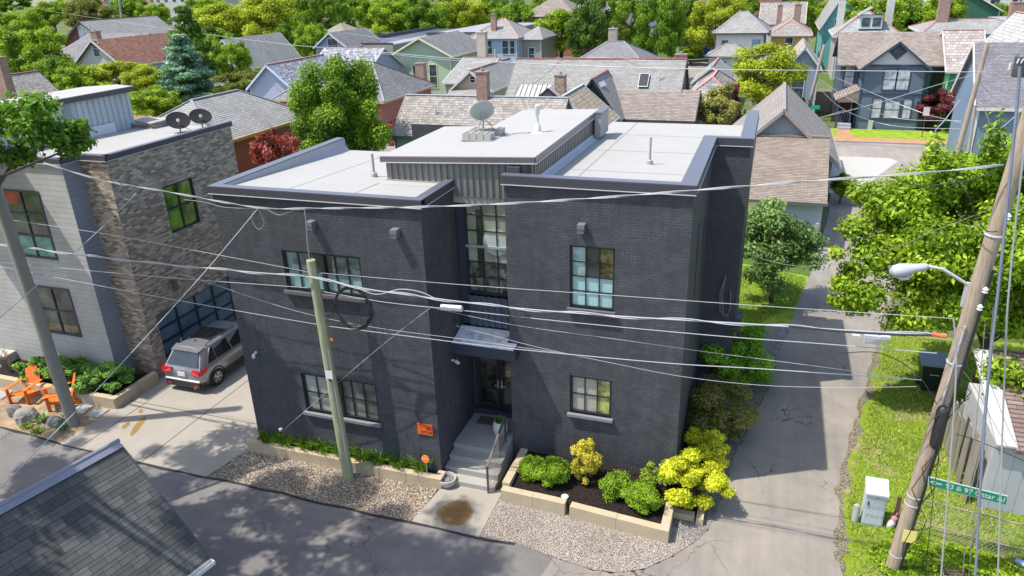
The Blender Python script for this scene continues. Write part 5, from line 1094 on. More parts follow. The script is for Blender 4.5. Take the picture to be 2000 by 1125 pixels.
LB_ = m_leaf('leaf_bright', (.06,.13,.008), (.38,.55,.03), .38, (.66,.74,.1))
LD = m_leaf('leaf_dark', (.03,.06,.012), (.14,.25,.03), .35, (.28,.42,.06))
LO = m_leaf('leaf_olive', (.07,.085,.014), (.25,.28,.04), .35, (.4,.42,.08))
LBL = m_leaf('needle_blue', (.08,.17,.1), (.3,.5,.34), .2, (.46,.66,.5))
LR = m_leaf('leaf_red', (.16,.03,.03), (.42,.09,.075), .35, (.6,.25,.2))
LM = m_leaf('leaf_maroon', (.06,.012,.018), (.22,.045,.06), .3, (.36,.1,.1))
def crown(seed, c, r, k=46, cr=.3, top=.25, gap=.35):
    """clump centres on and inside an ellipsoid"""
    g = random.Random(seed); out = []
    while len(out) < k:
        a, z = g.uniform(0, 2*math.pi), g.uniform(-.75,1); h = math.sqrt(1-z*z); q = g.uniform(gap,1)**.6*g.uniform(.8,1.08)
        s = g.uniform(.7,1.25)*cr
        out.append((c[0]+r[0]*q*h*math.cos(a), c[1]+r[1]*q*h*math.sin(a), c[2]+r[2]*q*z, r[0]*s, r[1]*s, r[2]*s*.8))
    return out
def trunk_mb(base, top, r, clumps, nb=10, seed=0):
    b = MB(); g = random.Random(seed); base = Vector(base); top = Vector(top); L_ = top-base; pts = []
    for i in range(6):
        t = i/5; pts.append(base+L_*t+Vector((g.uniform(-1,1), g.uniform(-1,1), 0))*r*.6*(0 if i == 0 else 1))
    b.tube(pts, [r*1.35, r, r*.85, r*.65, r*.45, r*.2], 9)
    for c in g.sample(clumps, min(nb, len(clumps))):
        t = g.uniform(.35,.85); p = base+L_*t; e = Vector(c[:3]); m_ = (p+e)/2+Vector((0,0,-.1*(e-p).length)); rr = r*(1-t)*.7+r*.12
        b.tube([p, m_, e], [rr, rr*.65, rr*.2], 6)
    return b
def tree(name, label, cat, base, c, r, m, n, leaf, seed, k=46, cr=.3, tr=.16, group=None, gap=.35, nb=10, extra=(), **kw):
    t = thing(name, label, cat, base, 0, group); cl = crown(seed, c, r, k, cr, gap=gap)+list(extra)
    part('trunk', trunk_mb(base, (c[0],c[1],c[2]+r[2]*.3), tr, cl, nb, seed), BARK, t, True)
    leaf_mesh('crown', cl, n, leaf, m, t, seed, **kw); return t
# near trees
tree('maple_tree', 'big bright green maple with pale leaf tips beside the alley behind the right pole', 'tree', (22.6,8.6,0), (23.2,9.6,5.6), (4.6,3.8,3.1), LB_, 140000, .11, 11, 110, .22, .2,
     extra=[(18.9,8.2,5.6,.9,1.0,.8), (18.2,8.4,6.4,.6,.6,.5), (18.6,7.6,4.4,.9,.8,.6), (18.3,8.4,4.9,.5,.5,.4), (19.2,8.9,7.3,1.0,.9,.8), (18.4,9,7.4,.6,.6,.5), (20.6,8.5,8.2,.6,.6,1.0), (20.0,8.2,8.9,.35,.35,.9), (21.6,8.6,9.2,.4,.4,1.0), (22.5,8.6,9.1,.4,.4,1.1), (23.6,8.4,9.3,.5,.5,.9), (20.0,7.8,3.6,.8,.7,.5), (21.0,7.9,3.9,.9,.8,.5), (22.4,5.6,3.2,.7,.7,.5), (23.3,5.4,2.6,.8,.8,.6), (18.0,7.9,4.6,.5,.5,.3), (18.5,7.8,3.9,.6,.5,.35), (17.7,8.1,5.6,.3,.3,.25), (24,5.2,3.4,1.2,1,.9), (25.2,4.8,5,1.2,1,1), (17.9,7.9,4.0,.35,.35,.25)])
leftcl = [(-2.9,-1.9,10.75,.8,.8,.45), (-3.9,-1.9,10.9,.9,.9,.55), (-5.2,-2.2,11.2,1.0,1,.6), (-2.4,-1.8,10.5,.4,.4,.2), (-2.2,-1.9,11.0,.3,.3,.2), (-3.0,-1.7,10.3,.5,.4,.25), (-3.2,-2.3,11.6,.7,.7,.4), (-4.4,-2.2,10.2,.7,.7,.35), (-6.2,-2.4,10.5,.9,.9,.5)]
gg = random.Random(4)
for zz in range(330):
    # foliage that stands outside the picture but shades the road, the driveway and the garage roof
    sx_, sy_ = gg.uniform(-7.5,9.5), gg.uniform(-10,-.3); z = gg.uniform(10.5,18.5)
    if gg.random() < .45: continue
    x, y = sx_-.4634*z, sy_-.2435*z; d_ = Vector((x,y,z))-CAM; w_ = d_.dot(FW); px = 1000+FPX*d_.dot(RT)/w_ if w_ > .5 else -9999; py = 562-FPX*d_.dot(UP)/w_ if w_ > .5 else 0
    if (px > -110 and py < 1150) : continue
    s_ = gg.uniform(.45,.95); leftcl.append((x,y,z,s_,s_,s_*.55))
t = thing('street_tree', 'dark green broadleaf tree whose branch reaches in at the upper left corner', 'tree', (-8.5,-8.8,0))
part('trunk', trunk_mb((-8.5,-8.8,0), (-5.5,-6.0,13), .32, leftcl, 26, 3), BARK, t, True)
leaf_mesh('crown', leftcl, 90000, .125, m_leaf('leaf_near_dark', (.03,.08,.008), (.16,.32,.03), .38, (.3,.5,.06)), t, 5)
tree('broadleaf_tree', 'round green tree in front of the red brick hip roofed house', 'tree', (-13.6,31,0), (-13.8,29.3,4.9), (3.4,3.6,4.9), LG, 70000, .13, 21, 85, .24, .2)
tree('broadleaf_tree', 'light green airy tree on the lawn beside the rear of the charcoal house', 'tree', (16.1,16.4,0), (16.0,16.5,2.7), (2.1,2.0,1.9), m_leaf('leaf_airy', (.06,.12,.03), (.25,.4,.12), .35, (.45,.58,.25)), 13000, .12, 22, 44, .3, .09, gap=.2)
# planting round the house
def bush(name, label, x, y, z, rx, rz, m, n, leaf, seed, cat='shrub', group=None, k=26, cr=.34, ry=None, **kw):
    ry = ry or rx; t = thing(name, label, cat, (x,y,z), 0, group); cl = crown(seed, (x,y,z+rz*1.0), (rx,ry,rz), k, cr)
    part('stem', trunk_mb((x,y,z-.05), (x,y,z+rz), max(.02,rx*.05), cl, 8, seed), BARK, t); leaf_mesh('foliage', cl, n, leaf, m, t, seed, **kw); return t
BOX = m_leaf('leaf_box', (.09,.18,.01), (.34,.52,.03), .35, (.5,.68,.09))
bush('round_shrub', 'round bright green shrub nearest the entry steps in the mulch bed', 9.45,.55,.35,.38,.3,BOX,14000,.036,31, group='clipped green shrubs in the mulch bed', k=44, cr=.44)
bush('round_shrub', 'larger round bright green shrub, second from the entry steps', 10.12,.45,.35,.47,.38,BOX,18000,.036,32, group='clipped green shrubs in the mulch bed', k=44, cr=.44)
bush('round_shrub', 'bright green shrub right of the golden shrub, close to the stone wall', 12.05,.42,.33,.44,.36,BOX,15000,.036,33, group='clipped green shrubs in the mulch bed', k=44, cr=.44)
bush('round_shrub', 'bright green shrub at the right corner of the mulch bed below the yellow maple', 12.85,.12,.33,.47,.36,BOX,16000,.036,34, group='clipped green shrubs in the mulch bed', k=44, cr=.44)
bush('golden_shrub', 'upright golden yellow shrub with pink leaf tips in the middle of the mulch bed', 11.05,.75,.38,.42,.72,m_leaf('leaf_gold', (.45,.4,.03), (.88,.8,.1), .42, (.92,.6,.2)),8500,.045,35)
YM = m_leaf('leaf_yellow', (.36,.4,.015), (.85,.87,.05), .42, (.95,.95,.15))
bush('yellow_maple', 'brilliant yellow green spreading maple at the front right house corner', 14.15,.95,.2,1.0,.72,YM,30000,.06,36,k=40,cr=.27,ry=.9,group=None)
bush('yellow_shrub', 'low lime green branch of foliage left of the yellow maple against the wall', 13.1,1.0,.4,.5,.38,m_leaf('leaf_lime', (.15,.24,.02), (.42,.55,.06), .35),1900,.07,37,k=16)
bush('green_shrub', 'small lime green shrub tucked behind the yellow maple by the side wall', 14.3,2.9,.1,.7,.6,YM,8000,.06,41)
bush('bronze_maple', 'dark bronze and green spreading shrub beside the shaded side wall', 14.55,4.9,.1,1.15,.85,m_leaf('leaf_bronze', (.1,.1,.02), (.26,.27,.06), .3, (.45,.24,.08)),18000,.055,38,k=40,ry=1.7)
bush('feathery_shrub', 'feathery bright green shrub at the back of the side bed near the air conditioner', 14.9,8.6,.1,1.2,1.15,m_leaf('leaf_feather', (.1,.22,.015), (.34,.6,.04), .4, (.55,.8,.1)),20000,.07,39,k=44,ry=1.8)
HY = m_leaf('leaf_hydrangea', (.08,.19,.03), (.3,.52,.1), .35, (.52,.7,.22))
for i, (x, y, s_, lb) in enumerate(((-11.0,1.0,.62,'leafy light green bush leftmost in the stone walled bed of the grey house'), (-9.6,1.1,.66,'leafy light green bush right behind the leaning concrete pole'), (-8.3,1.05,.6,'leafy light green bush third along the bed below the grey wall'), (-7.4,1.2,.68,'big leaved light green bush at the right end of the bed by the garage corner'))):
    bush('hydrangea', lb, x, y, .36, s_*1.1, s_*.72, HY, 5200, .09, 50+i, group='leafy bushes below the grey board wall', k=22)
# grass tufts in the left planter, hostas and weeds
def blades(name, x, y, z, n, h, spread, m, seed, parent=None, wd=.012, lean=.5):
    g = random.Random(seed); b = MB(); ti = []
    for i in range(n):
        a = g.uniform(0,6.283); r = spread*math.sqrt(g.random()); hx = h*g.uniform(.55,1.1); l = hx*lean*g.uniform(.2,1)
        p = Vector((x+r*math.cos(a), y+r*math.sin(a), z)); d_ = Vector((math.cos(a+g.uniform(-.6,.6)), math.sin(a+g.uniform(-.6,.6)), 0)); s = Vector((-d_.y, d_.x, 0))*wd*g.uniform(.7,1.3)
        q = p+d_*l*.35+Vector((0,0,hx*.65)); e = p+d_*l+Vector((0,0,hx*.9)); v_ = g.random()
        b.poly([p-s, p+s, q+s*.8, q-s*.8]); b.poly([q-s*.8, q+s*.8, e]); ti += [v_]*7
    o = part(name, b, m, parent); a_ = o.data.attributes.new('tint', 'FLOAT', 'POINT'); a_.data.foreach_set('value', ti); return o
GR = m_leaf('grass_blade', (.04,.1,.008), (.17,.34,.02), .3, (.35,.5,.05))
tl = ['at the far left end of the long planter', 'second from the left end of the long planter', 'third from the left end of the long planter', 'just left of the wooden pole', 'hidden partly behind the wooden pole in the long planter', 'immediately right of the wooden pole', 'second to the right of the wooden pole in the planter', 'in the long planter left of the orange yard sign', 'nearest to the orange yard sign in the long planter']
for i, x in enumerate((.5,1.2,1.95,2.6,3.3,4.0,4.6,5.3,6.05)):
    t = thing('grass_tuft', 'long green grass tuft '+tl[i], 'grass tuft', (x,-.12,.3), 0, 'grass tufts in the left planter'); blades('leaves', x, -.12, .29, 190, .54+.06*(i in (3,5,8)), .22, GR, 60+i, t, .011, .8)
HO = m_leaf('hosta_leaf', (.12,.25,.06), (.4,.52,.25), .3, (.65,.7,.45))
for i, (x, y, lb) in enumerate(((-8.7,-1.05,'pale striped leafy plant between the two boulders'), (-7.55,-1.2,'pale striped leafy plant at the foot of the concrete pole'), (-7.75,-.7,'smaller pale leafy plant behind the low grey boulder'))):
    t = thing('striped_plant', lb, 'plant', (x,y,.02), 0, 'striped plants by the road'); blades('leaves', x, y, .02, 70, .3, .16, HO, 80+i, t, .03, 1.1)
for i, (x, y, lb) in enumerate(((-8.85,-1.5,'small tuft of bright green weeds at the asphalt edge, left one'), (-8.2,-1.6,'small tuft of bright green weeds at the asphalt edge, right one'))):
    t = thing('weed_tuft', lb, 'weeds', (x,y,.02), 0, 'weeds at the asphalt edge'); blades('leaves', x, y, .02, 130, .16, .22, GR, 90+i, t, .01, .8)
blades('plant', 8.02,1.75,1.24,150,.22,.14,GR,99,wp,.012,.5)
# bare shrub at the left edge
bs_ = thing('bare_shrub', 'thin leafless brown shrub beside the terrace at the left edge', 'shrub', (-12.6,1.0,.3)); b = MB(); g = random.Random(8)
for i in range(16):
    p = Vector((-12.6,1.0,.3)); q = p+Vector((g.uniform(-.3,.3), g.uniform(-.2,.2), g.uniform(.5,.9))); e = q+Vector((g.uniform(-.5,.5), g.uniform(-.3,.3), g.uniform(.1,.6))); b.tube([p,q,e], [.02,.012,.005], 5)
    b.tube([q, q+Vector((g.uniform(-.4,.4), g.uniform(-.3,.3), g.uniform(.1,.4)))], [.009,.004], 4)
part('branches', b, m_plain('dry_twig', (.22,.16,.11), .9), bs_)
# prototypes for the trees behind, height 1
def proto(seed, m, n, leaf, conic=False, droop=0, k=60, cr=.26):
    t = thing('tree', 'proto', 'tree', (0,0,0), 0, 'trees of the neighbourhood')
    if conic:
        cl = []; g = random.Random(seed)
        for i in range(90):
            h = g.uniform(.08,.97); r = .36*(1-h)**.85+.02; a = g.uniform(0,6.28); q = r*g.uniform(.55,1.0); cl.append((q*math.cos(a), q*math.sin(a), h-.03*q, .055+.06*(1-h), .055+.06*(1-h), .03+.015*(1-h)))
        part('trunk', trunk_mb((0,0,0), (0,0,.95), .02, cl, 4, seed), BARK, t)
    else:
        cl = crown(seed, (0,0,.6), (.38,.38,.42), k, cr); part('trunk', trunk_mb((0,0,0), (0,0,.75), .025, cl, 12, seed), BARK, t)
    leaf_mesh('crown', cl, n, leaf, m, t, seed, droop=droop, **({'up': -.1} if conic else {})); return t
PR = {'g': proto(101, LG, 27000, .019), 'b': proto(102, LB_, 27000, .019), 'y': proto(103, LY, 27000, .019, k=44, cr=.3), 'd': proto(104, LD, 27000, .019), 'o': proto(105, LO, 24000, .018), 's': proto(106, LBL, 17000, .02, True), 'c': proto(107, LD, 14000, .02, True),
      'w': proto(108, LG, 27000, .02, droop=1.2, k=70, cr=.2), 'r': proto(109, LR, 7500, .024, k=50, cr=.2), 'm': proto(110, LM, 18000, .02), 'v': proto(111, m_leaf('leaf_variegated', (.12,.14,.02), (.5,.48,.14), .3, (.75,.7,.35)), 20000, .024)}
used = set()
def put(k, label, px, py, zc, rxp, rzp, name='tree', cat='tree', group='trees of the neighbourhood'):
    """crown centre seen at px,py and standing zc above ground; rxp, rzp half sizes as seen"""
    c = at(px, py, z=zc); s = (c-CAM).dot(FW)/FPX; rx, rz = rxp*s, rzp*s; H = (zc+rz)/1.02
    k_ = PR[k]; o = k_ if k not in used else dup(k_, (0,0,0)); used.add(k)
    a = .36 if k in 'sc' else .40
    o.matrix_basis = Matrix.Translation(Vector((c.x, c.y, 0))) @ Matrix.Rotation(random.uniform(0,6), 4, 'Z') @ Matrix.Diagonal((rx/a, rx/a, H, 1))
    o.name = name; tag(o, label, cat, group); return o
put('c', 'tall dark green tree behind the blue spruce at the left', 370,105,7,72,95)
put('s', 'blue green spruce with drooping branches behind the left brick house', 362,148,4.8,74,84)
put('y', 'bushy yellow green tree right of the cream gabled house', 235,165,3,75,45)
put('b', 'fresh green tree touching the metal clerestory roof', 300,205,2.5,60,36)
put('o', 'olive green tree between the spruce and the lavender cottage', 488,178,3,66,42)
put('b', 'light green tree covering the left end of the grey roofed house', 65,110,6,62,62)
put('g', 'green tree below the left light green one beside the chimney', 110,150,4,52,42)
put('b', 'bright tree in the upper left corner in front of the maroon brick house', 35,60,8,55,45)
put('o', 'olive green feathery tree below the orange apartment block', 180,42,7,50,46)
put('b', 'green tree left of the orange apartment block', 100,25,8,45,25)
put('b', 'bright green tree right of the cream apartment block', 300,35,7,32,32)
put('y', 'big yellow green tree behind the tall dark tree', 440,55,7,66,50)
put('y', 'loose yellow green tree above the lavender cottage', 530,45,8,62,62)
put('g', 'green tree filling the gap beside the steep grey roof', 420,100,5,46,50)
put('b', 'bright green tree in front of the steep plain grey roof', 452,118,5.5,40,44)
put('y', 'yellow green bush between the cream house and the spruce', 285,165,3.6,44,36)
put('b', 'light green tree left of the cream gabled house front', 150,160,4,44,36)
put('g', 'green tree behind the lavender cottage roof', 560,75,6,40,30)
put('b', 'leafy green tree beside the sky blue gabled house', 610,70,7,36,30)
put('w', 'large drooping dark green tree above the sky blue gabled house', 645,45,8,72,66)
put('g', 'dark green tree left of the drooping tree at the top', 600,20,9,40,34)
put('b', 'bright green tree at the top right of the drooping tree', 770,28,8,50,30)
put('g', 'mid green tree behind the long flat building, left of the golden one', 830,28,8,44,28)
put('y', 'golden green tree behind the right end of the flat building', 905,24,8,50,30)
put('g', 'green tree right of the white warehouse at the top', 1010,25,8,50,26)
put('b', 'round vivid green tree right of the tall pale blue house', 1096,68,5.5,68,54)
put('d', 'dark green tree with black trunk behind the vivid round tree', 1150,28,9,44,40)
put('w', 'tall wispy green tree left above the dark hip roof', 1215,48,7,54,62)
put('w', 'tall wispy dark green tree beside the cobalt blue cottage', 1285,45,8,58,66)
put('g', 'low green mass of leaves behind the dark hip roof', 1240,95,3,60,24)
put('y', 'lime yellow tree behind the cobalt blue cottage', 1400,28,8,54,40)
put('b', 'bright green spreading tree above the white chimneys at upper right', 1700,22,8,64,34)
put('g', 'green tree right of the white chimneys at upper right', 1770,28,7,46,32)
put('b', 'light green tree at the top right of the lime yellow tree', 1610,10,8,34,14)
put('b', 'green tree left of the top right brown brick building', 1820,22,6,30,18)
put('b', 'small light tree in front of the brown brick corner building', 1950,18,6,20,16)
put('y', 'slender olive and yellow tree in front of the slate blue clapboard house', 1495,158,4.4,74,76)
put('v', 'variegated cream and green shrub right of the long brown garage roof', 1402,208,3.4,46,42,'shrub','shrub')
put('m', 'small maroon shrub behind the variegated shrub', 1432,184,4.0,22,20,'shrub','shrub')
put('m', 'spreading maroon maple between the dark Victorian and the green house', 1835,208,2.2,50,32)
put('m', 'narrow dark maroon shrub right of the tan cottage', 1006,160,2,12,30,'shrub','shrub')
put('r', 'red leaved maple in front of the orange red house', 545,290,4.6,58,44)
put('r', 'small red leaved maple under the mint green cottage', 772,268,1.8,20,36)
put('g', 'round green bush in front of the cobalt blue cottage', 1350,108,1.5,30,20,'shrub','shrub')
put('g', 'green bush right of the tan shingled alley garage', 1645,362,1.2,28,26,'shrub','shrub')
for i, (px, py, rx, rz, lb) in enumerate(((1453,232,9,20,'beside the variegated shrub'), (1505,222,14,26,'behind the grey brown garage peak'), (1548,200,9,22,'left of the green street sign'), (1566,215,14,26,'right of the garage peak near the street'), (1582,220,9,20,'beside the leaning street pole'))): put('c', 'small dark green cypress '+lb, px, py, 1.3, rx, rz, 'cypress', 'tree', 'small cypresses by the street')
put('g', 'low clipped green hedge ball by the slate blue clapboard house', 1602,247,.8,16,10,'shrub','shrub')
for px, py, k, lb in ((20,8,'g','in the far upper left corner'), (150,8,'b','in front of the dark slate stair tower'), (330,5,'g','right of the cream apartment block'), (560,4,'b','above the loose yellow green tree'), (680,6,'g','above the sky blue gabled house'), (735,12,'b','right behind the drooping tree'), (960,4,'g','left of the brown hip roof at top centre'), (1060,8,'b','right of the pale tin roof at top centre'), (1120,4,'d','dark one behind the vivid round tree'), (1180,6,'g','right of the black trunked dark tree'), (1340,12,'d','dark one left of the lime yellow tree'), (1450,5,'g','left of the far red brick house'), (1560,2,'b','right of the brown timbered house'), (1650,2,'g','above the turquoise gabled house'), (1760,0,'g','above the white chimneys'), (1850,3,'b','left of the white commercial building'), (400,12,'b','above the big yellow green tree, left part'), (250,12,'g','between the orange and cream apartment blocks'), (880,6,'b','behind the golden green tree'), (800,4,'g','above the middle of the long flat building'), (620,2,'o','olive one left of the drooping tree')):
    put(k, 'distant treetop at the top edge, '+lb, px, py, 9, 40, 22, 'tree', 'tree', 'distant treeline')
# blades of grass on the verge and lawn
def grass_patch(name, poly_, n, h, z, seed, wd=.012):
    g = np.random.default_rng(seed); P_ = np.array(poly_); x0, y0 = P_.min(0); x1, y1 = P_.max(0); pts = g.uniform((x0,y0), (x1,y1), (n*2,2)); ins = np.zeros(len(pts), bool); j = len(P_)-1
    for i in range(len(P_)):
        a, c = P_[i], P_[j]; cr_ = ((a[1] > pts[:,1]) != (c[1] > pts[:,1])) & (pts[:,0] < (c[0]-a[0])*(pts[:,1]-a[1])/(c[1]-a[1]+1e-9)+a[0]); ins ^= cr_; j = i
    den = np.sin(pts[:,0]*1.7+pts[:,1]*.9)+np.sin(pts[:,0]*.6-pts[:,1]*2.1+1)+np.sin(pts[:,0]*3.1+2)*.5; pts = pts[ins & (g.random(len(pts)) < .72+.22*den)][:n]; n = len(pts)
    a = g.uniform(0,6.28,n); hh = h*g.uniform(.4,1.2,n); w_ = wd*g.uniform(.6,1.4,n); d_ = np.stack([np.cos(a), np.sin(a)],1); s = np.stack([-d_[:,1], d_[:,0]],1)*w_[:,None]; zc = np.full((n,1), z)
    v = np.stack([np.hstack([pts-s, zc]), np.hstack([pts+s, zc]), np.hstack([pts+d_*hh[:,None]*g.uniform(.2,1,n)[:,None], (z+hh)[:,None]])],1).reshape(-1,3)
    me = bpy.data.meshes.new(name); me.vertices.add(3*n); me.vertices.foreach_set('co', v.ravel().astype(np.float32)); me.loops.add(3*n); me.loops.foreach_set('vertex_index', np.arange(3*n, dtype=np.int32)); me.polygons.add(n); me.polygons.foreach_set('loop_start', np.arange(0,3*n,3, dtype=np.int32)); me.update(calc_edges=True)
    at_ = me.attributes.new('tint', 'FLOAT', 'POINT'); at_.data.foreach_set('value', np.repeat(g.random(n),3).astype(np.float32)); me.materials.append(GR2); o = bpy.data.objects.new(name, me); COL.objects.link(o); o['kind'] = 'stuff'; return o
GR2 = m_leaf('verge_blade', (.12,.2,.02), (.34,.48,.05), .3, (.6,.62,.16))
grass_patch('verge_grass', [(18.35,-1.3), (18.4,2.5), (19.3,7), (20.1,11), (20.8,14.5), (26,14), (26,-2)], 52000, .1, .012, 1, .013)
grass_patch('lawn_grass', [(15.6,14), (17.2,16.5), (17.7,20), (16,21), (14,21), (14,14)], 26000, .08, .01, 2, .014)
tag_w = bpy.data.objects.new
b = bush('ground_cover', 'leafy green ground cover around the foot of the right pole and cabinet', 20.6,.2,0,2.0,.14,LB_,6500,.07,71,cat='ground cover',k=50,cr=.2,ry=1.3)
# ---------------------------------------------------------------- poles, wires, street things
WOODG = m_plain('greenish_wood', (.3,.3,.17), .85, .3, 5, bs=.6, bscale=14); WOODW = m_plain('weathered_wood', (.3,.23,.17), .85, .3, 4, bs=.8, bscale=16); CPOLE = m_plain('grey_pole', (.25,.235,.2), .8, .15, 4)
ALU = m_plain('bare_cable', (.42,.42,.43), .45, .1, metal=.2); BKC = m_plain('black_cable', (.02,.02,.022), .5)
GALV = m_plain('galvanised', (.45,.46,.47), .45, .12, 4)
def wood(mat_name, c):
    m, t, b = _nt(mat_name); v = objvec(t); mp = N(t, 'Mapping'); mp.inputs['Scale'].default_value = (9,9,.6); L(t, v, mp.inputs[0]); n = noise(t, mp.outputs[0], 3, 6, .7)
    col = ramp(t, n, [(.25, mulc(c,.5)), (.5, c), (.75, mulc(c,1.4))]); L(t, col, b.inputs['Base Color']); setin(b, Roughness=.9); bump(t, b, n, .8, .02); return m
W1 = wood('green_pole_wood', (.34,.34,.2)); W2 = wood('brown_pole_wood', (.36,.28,.21)); W3 = wood('grey_pole_wood', (.34,.31,.27))
def pole(label, pts, r0_, r1_, m, group='utility poles', name='utility_pole'):
    t = thing(name, label, 'utility pole', (pts[0][0], pts[0][1], 0), 0, group); k = len(pts); b = MB(); b.tube(pts, [r0_+(r1_-r0_)*i/(k-1) for i in range(k)], 14); part('shaft', b, m, t, 'auto'); return t
def lerp(a, c, n): a, c = Vector(a), Vector(c); return [a+(c-a)*i/n for i in range(n+1)]
PM = pole('short greenish wooden utility pole in the gravel before the left wing', lerp((3.8,-.72,0), at(607,508,y=-.7), 6), .175, .125, W1)
PLt = at(0,395,y=-1.0); PLb = Vector((-7.32,-.88,0)); PL = pole('leaning grey concrete utility pole at the left beside the driveway', lerp(PLb, PLb+(PLt-PLb)*1.35, 6), .21, .18, CPOLE)
PRb = Vector((19.3,-.05,0)); PRt = at(1990,300,y=-.5); PR_ = pole('tall leaning brown wooden utility pole at the right carrying the street light', lerp(PRb, PRb+(PRt-PRb)*1.2, 8), .175, .15, W2)
def on_pole(z, off=(0,-.25,0)): t_ = z/(PRt.z); return PRb+(PRt-PRb)*t_+Vector(off)*.72
b = MB(); b.obox(at(637,740,y=-.93), (.24,0,.02), (0,-.01,0), (0,0,.28)); nt_ = part('notice', b, m_plain('notice_white', (.7,.68,.65), .6, .1), PM)
p_ = at(641,752,y=-.94); b = MB(); b.slab([p_+Vector((.02,-.01,.22)), p_+Vector((.18,-.01,.22)), p_+Vector((.1,-.01,.12))], .004, (0,-1,0)); part('notice_mark', b, BKC, nt_)
b = MB(); b.tube([(3.98,-.9,.6), (3.9,-.88,2.6), (3.83,-.87,4.6)], .012, 5); part('ground_wire', b, GALV, PM)
b = MB(); p_ = at(648,663,y=-.85); b.lathe(p_, [(.05,0),(.05,.02)], 10, (0,-1,0)); part('orange_marker', b, ORG, PM)
b = MB(); p_ = on_pole(1.15,(-.06,-.27,0)); b.obox(p_, (.3,0,.0), (0,-.01,0), (0,0,.36)); part('yellow_tag', b, m_plain('yellow_tag', (.75,.65,.2), .6, .1), PR_)
b = MB(); c_ = on_pole(4.7,(.0,-.36,0)); b.lathe(c_-Vector((0,0,.55)), [(.03,-.1),(.12,0),(.13,.1),(.13,.9),(.1,1.0),(.04,1.05)], 14); part('splice_case', b, BKC, PR_, 'auto')
b = MB(); g = random.Random(2)
for k in range(9):
    z0_ = g.uniform(2,6); p = on_pole(z0_,(.12,-.3,0)); b.tube([p, p+Vector((g.uniform(-.3,.3),-.1,-.3)), p+Vector((g.uniform(-.35,.3),-.1,-.9)), on_pole(max(.1,z0_-1.4),(.1,-.28,0))], .011, 5)
for k in range(3): b.tube([on_pole(z,(.17+.02*k,-.2,0)) for z in (0.1,2,4,6,8.5)], .014, 5)
part('cable_clutter', b, BKC, PR_)
b = MB()
for z in (2.2,2.45,.55,6.2,9.2): 
    c_ = on_pole(z,(0,0,0)); b = MB(); b.lathe(c_, [(.175,0),(.182,.02),(.175,.04)], 18, (PRt-PRb)); part('band', b, GALV, PR_)
b = MB(); b.tube([on_pole(z,(-.1,-.26,0)) for z in (5.2,6.0,7.2)], .02, 6); part('riser_pipe', b, GALV, PR_)
for z in (7.6,8.0,9.6): c_ = on_pole(z,(.12,-.3,0)); part('insulator', MB().lathe(c_, [(.03,0),(.06,.03),(.035,.06),(.06,.09),(.035,.12),(.02,.14)], 12), WHITE, PR_, 'auto')
# street light
slt = thing('street_light', 'pale grey cobra head street light on a curved arm from the right pole', 'street light', on_pole(8.1,(-.1,-.1,0)))
hd = at(1765,530,y=-.4); e1 = at(1890,556,y=-.3); p1_ = at(1812,520,y=-.4); b = MB(); b.tube([e1, at(1865,540,y=-.35), at(1840,525,y=-.4), p1_], .035, 8); b.bar(e1-Vector((0,0,.5)), e1+Vector((0,0,.05)), .1, .06, (0,1,0)); part('arm', b, GALV, slt, 'auto')
ax = (at(1740,531,y=-.4)-p1_).normalized(); b = MB(); b.lathe(p1_-ax*.02, [(.04,0),(.09,.05),(.105,.22),(.15,.4),(.175,.54),(.15,.68),(.05,.75)], 18, ax, .85); part('lamp_head', b, m_plain('lamp_grey', (.36,.38,.42), .35, .05), slt, 'auto')
b = MB(); b.lathe(hd-Vector((0,0,.12)), [(.04,-.08),(.13,-.03),(.16,.02)], 16, (0,0,1)); part('lens', b, m_glass('lamp_glass', (.5,.5,.48), .15, .1), slt, 'auto')
# wires
def wire(label, pts, r=.011, m=None, twist=0, name='overhead_cable', group='overhead cables'):
    pts = [Vector(p) for p in pts]; out = []; r = r*(.72 if name == 'overhead_cable' else .8)
    for i in range(len(pts)-1):        # smooth through the given points
        p0 = pts[max(i-1,0)]; p1 = pts[i]; p2 = pts[i+1]; p3 = pts[min(i+2,len(pts)-1)]
        for k in range(5):
            t = k/5; out.append(.5*((2*p1)+(p2-p0)*t+(2*p0-5*p1+4*p2-p3)*t*t+(3*p1-p0-3*p2+p3)*t**3))
    out.append(pts[-1]); b = MB(); b.tube(out, r, 6, caps=False)
    if twist:
        L_ = len(out)
        for q in range(twist):
            tw = []; dd = 0
            for i in range(L_-1):
                for k in range(3):
                    p = out[i].lerp(out[i+1], k/3); a = (p-out[0]).length*2.6+q*math.pi; tw.append(p+Vector((0,math.cos(a),math.sin(a)))*r*2.4)
            b.tube(tw, r*.8, 5, caps=False)
    return solo(name, b, m or ALU, label, 'cable', group)
def W(pxs, y=-.7): return [at(a, c, y=y) for a, c in pxs]
wire('thick twisted cable crossing the whole photo high over the charcoal house front', W([(85,318),(200,352),(330,375),(500,405),(600,407),(820,404),(1000,397),(1200,384),(1400,368),(1600,352),(1800,338),(1960,322)]), .0125, None, 2)
wire('black looping cable hanging under the twisted cable near the right pole', W([(1740,345),(1790,362),(1840,360),(1900,350),(1950,330)]), .016, BKC)
wire('black drooping cable beside the right pole over the maple', W([(1860,345),(1890,380),(1905,420),(1925,450),(1948,452)]), .016, BKC)
wire('thin pale cable from the left pole to the top of the short pole', W([(8,428),(200,456),(400,493),(612,533)]), .011)
wire('thin pale cable from the top of the short pole to the right pole', W([(625,533),(900,556),(1200,577),(1480,597),(1860,622)]), .01)
wire('thick main cable bundle from the left edge to the short wooden pole', W([(-60,470),(0,477),(150,497),(300,514),(440,527),(605,541)], -.9), .024, None, 1)
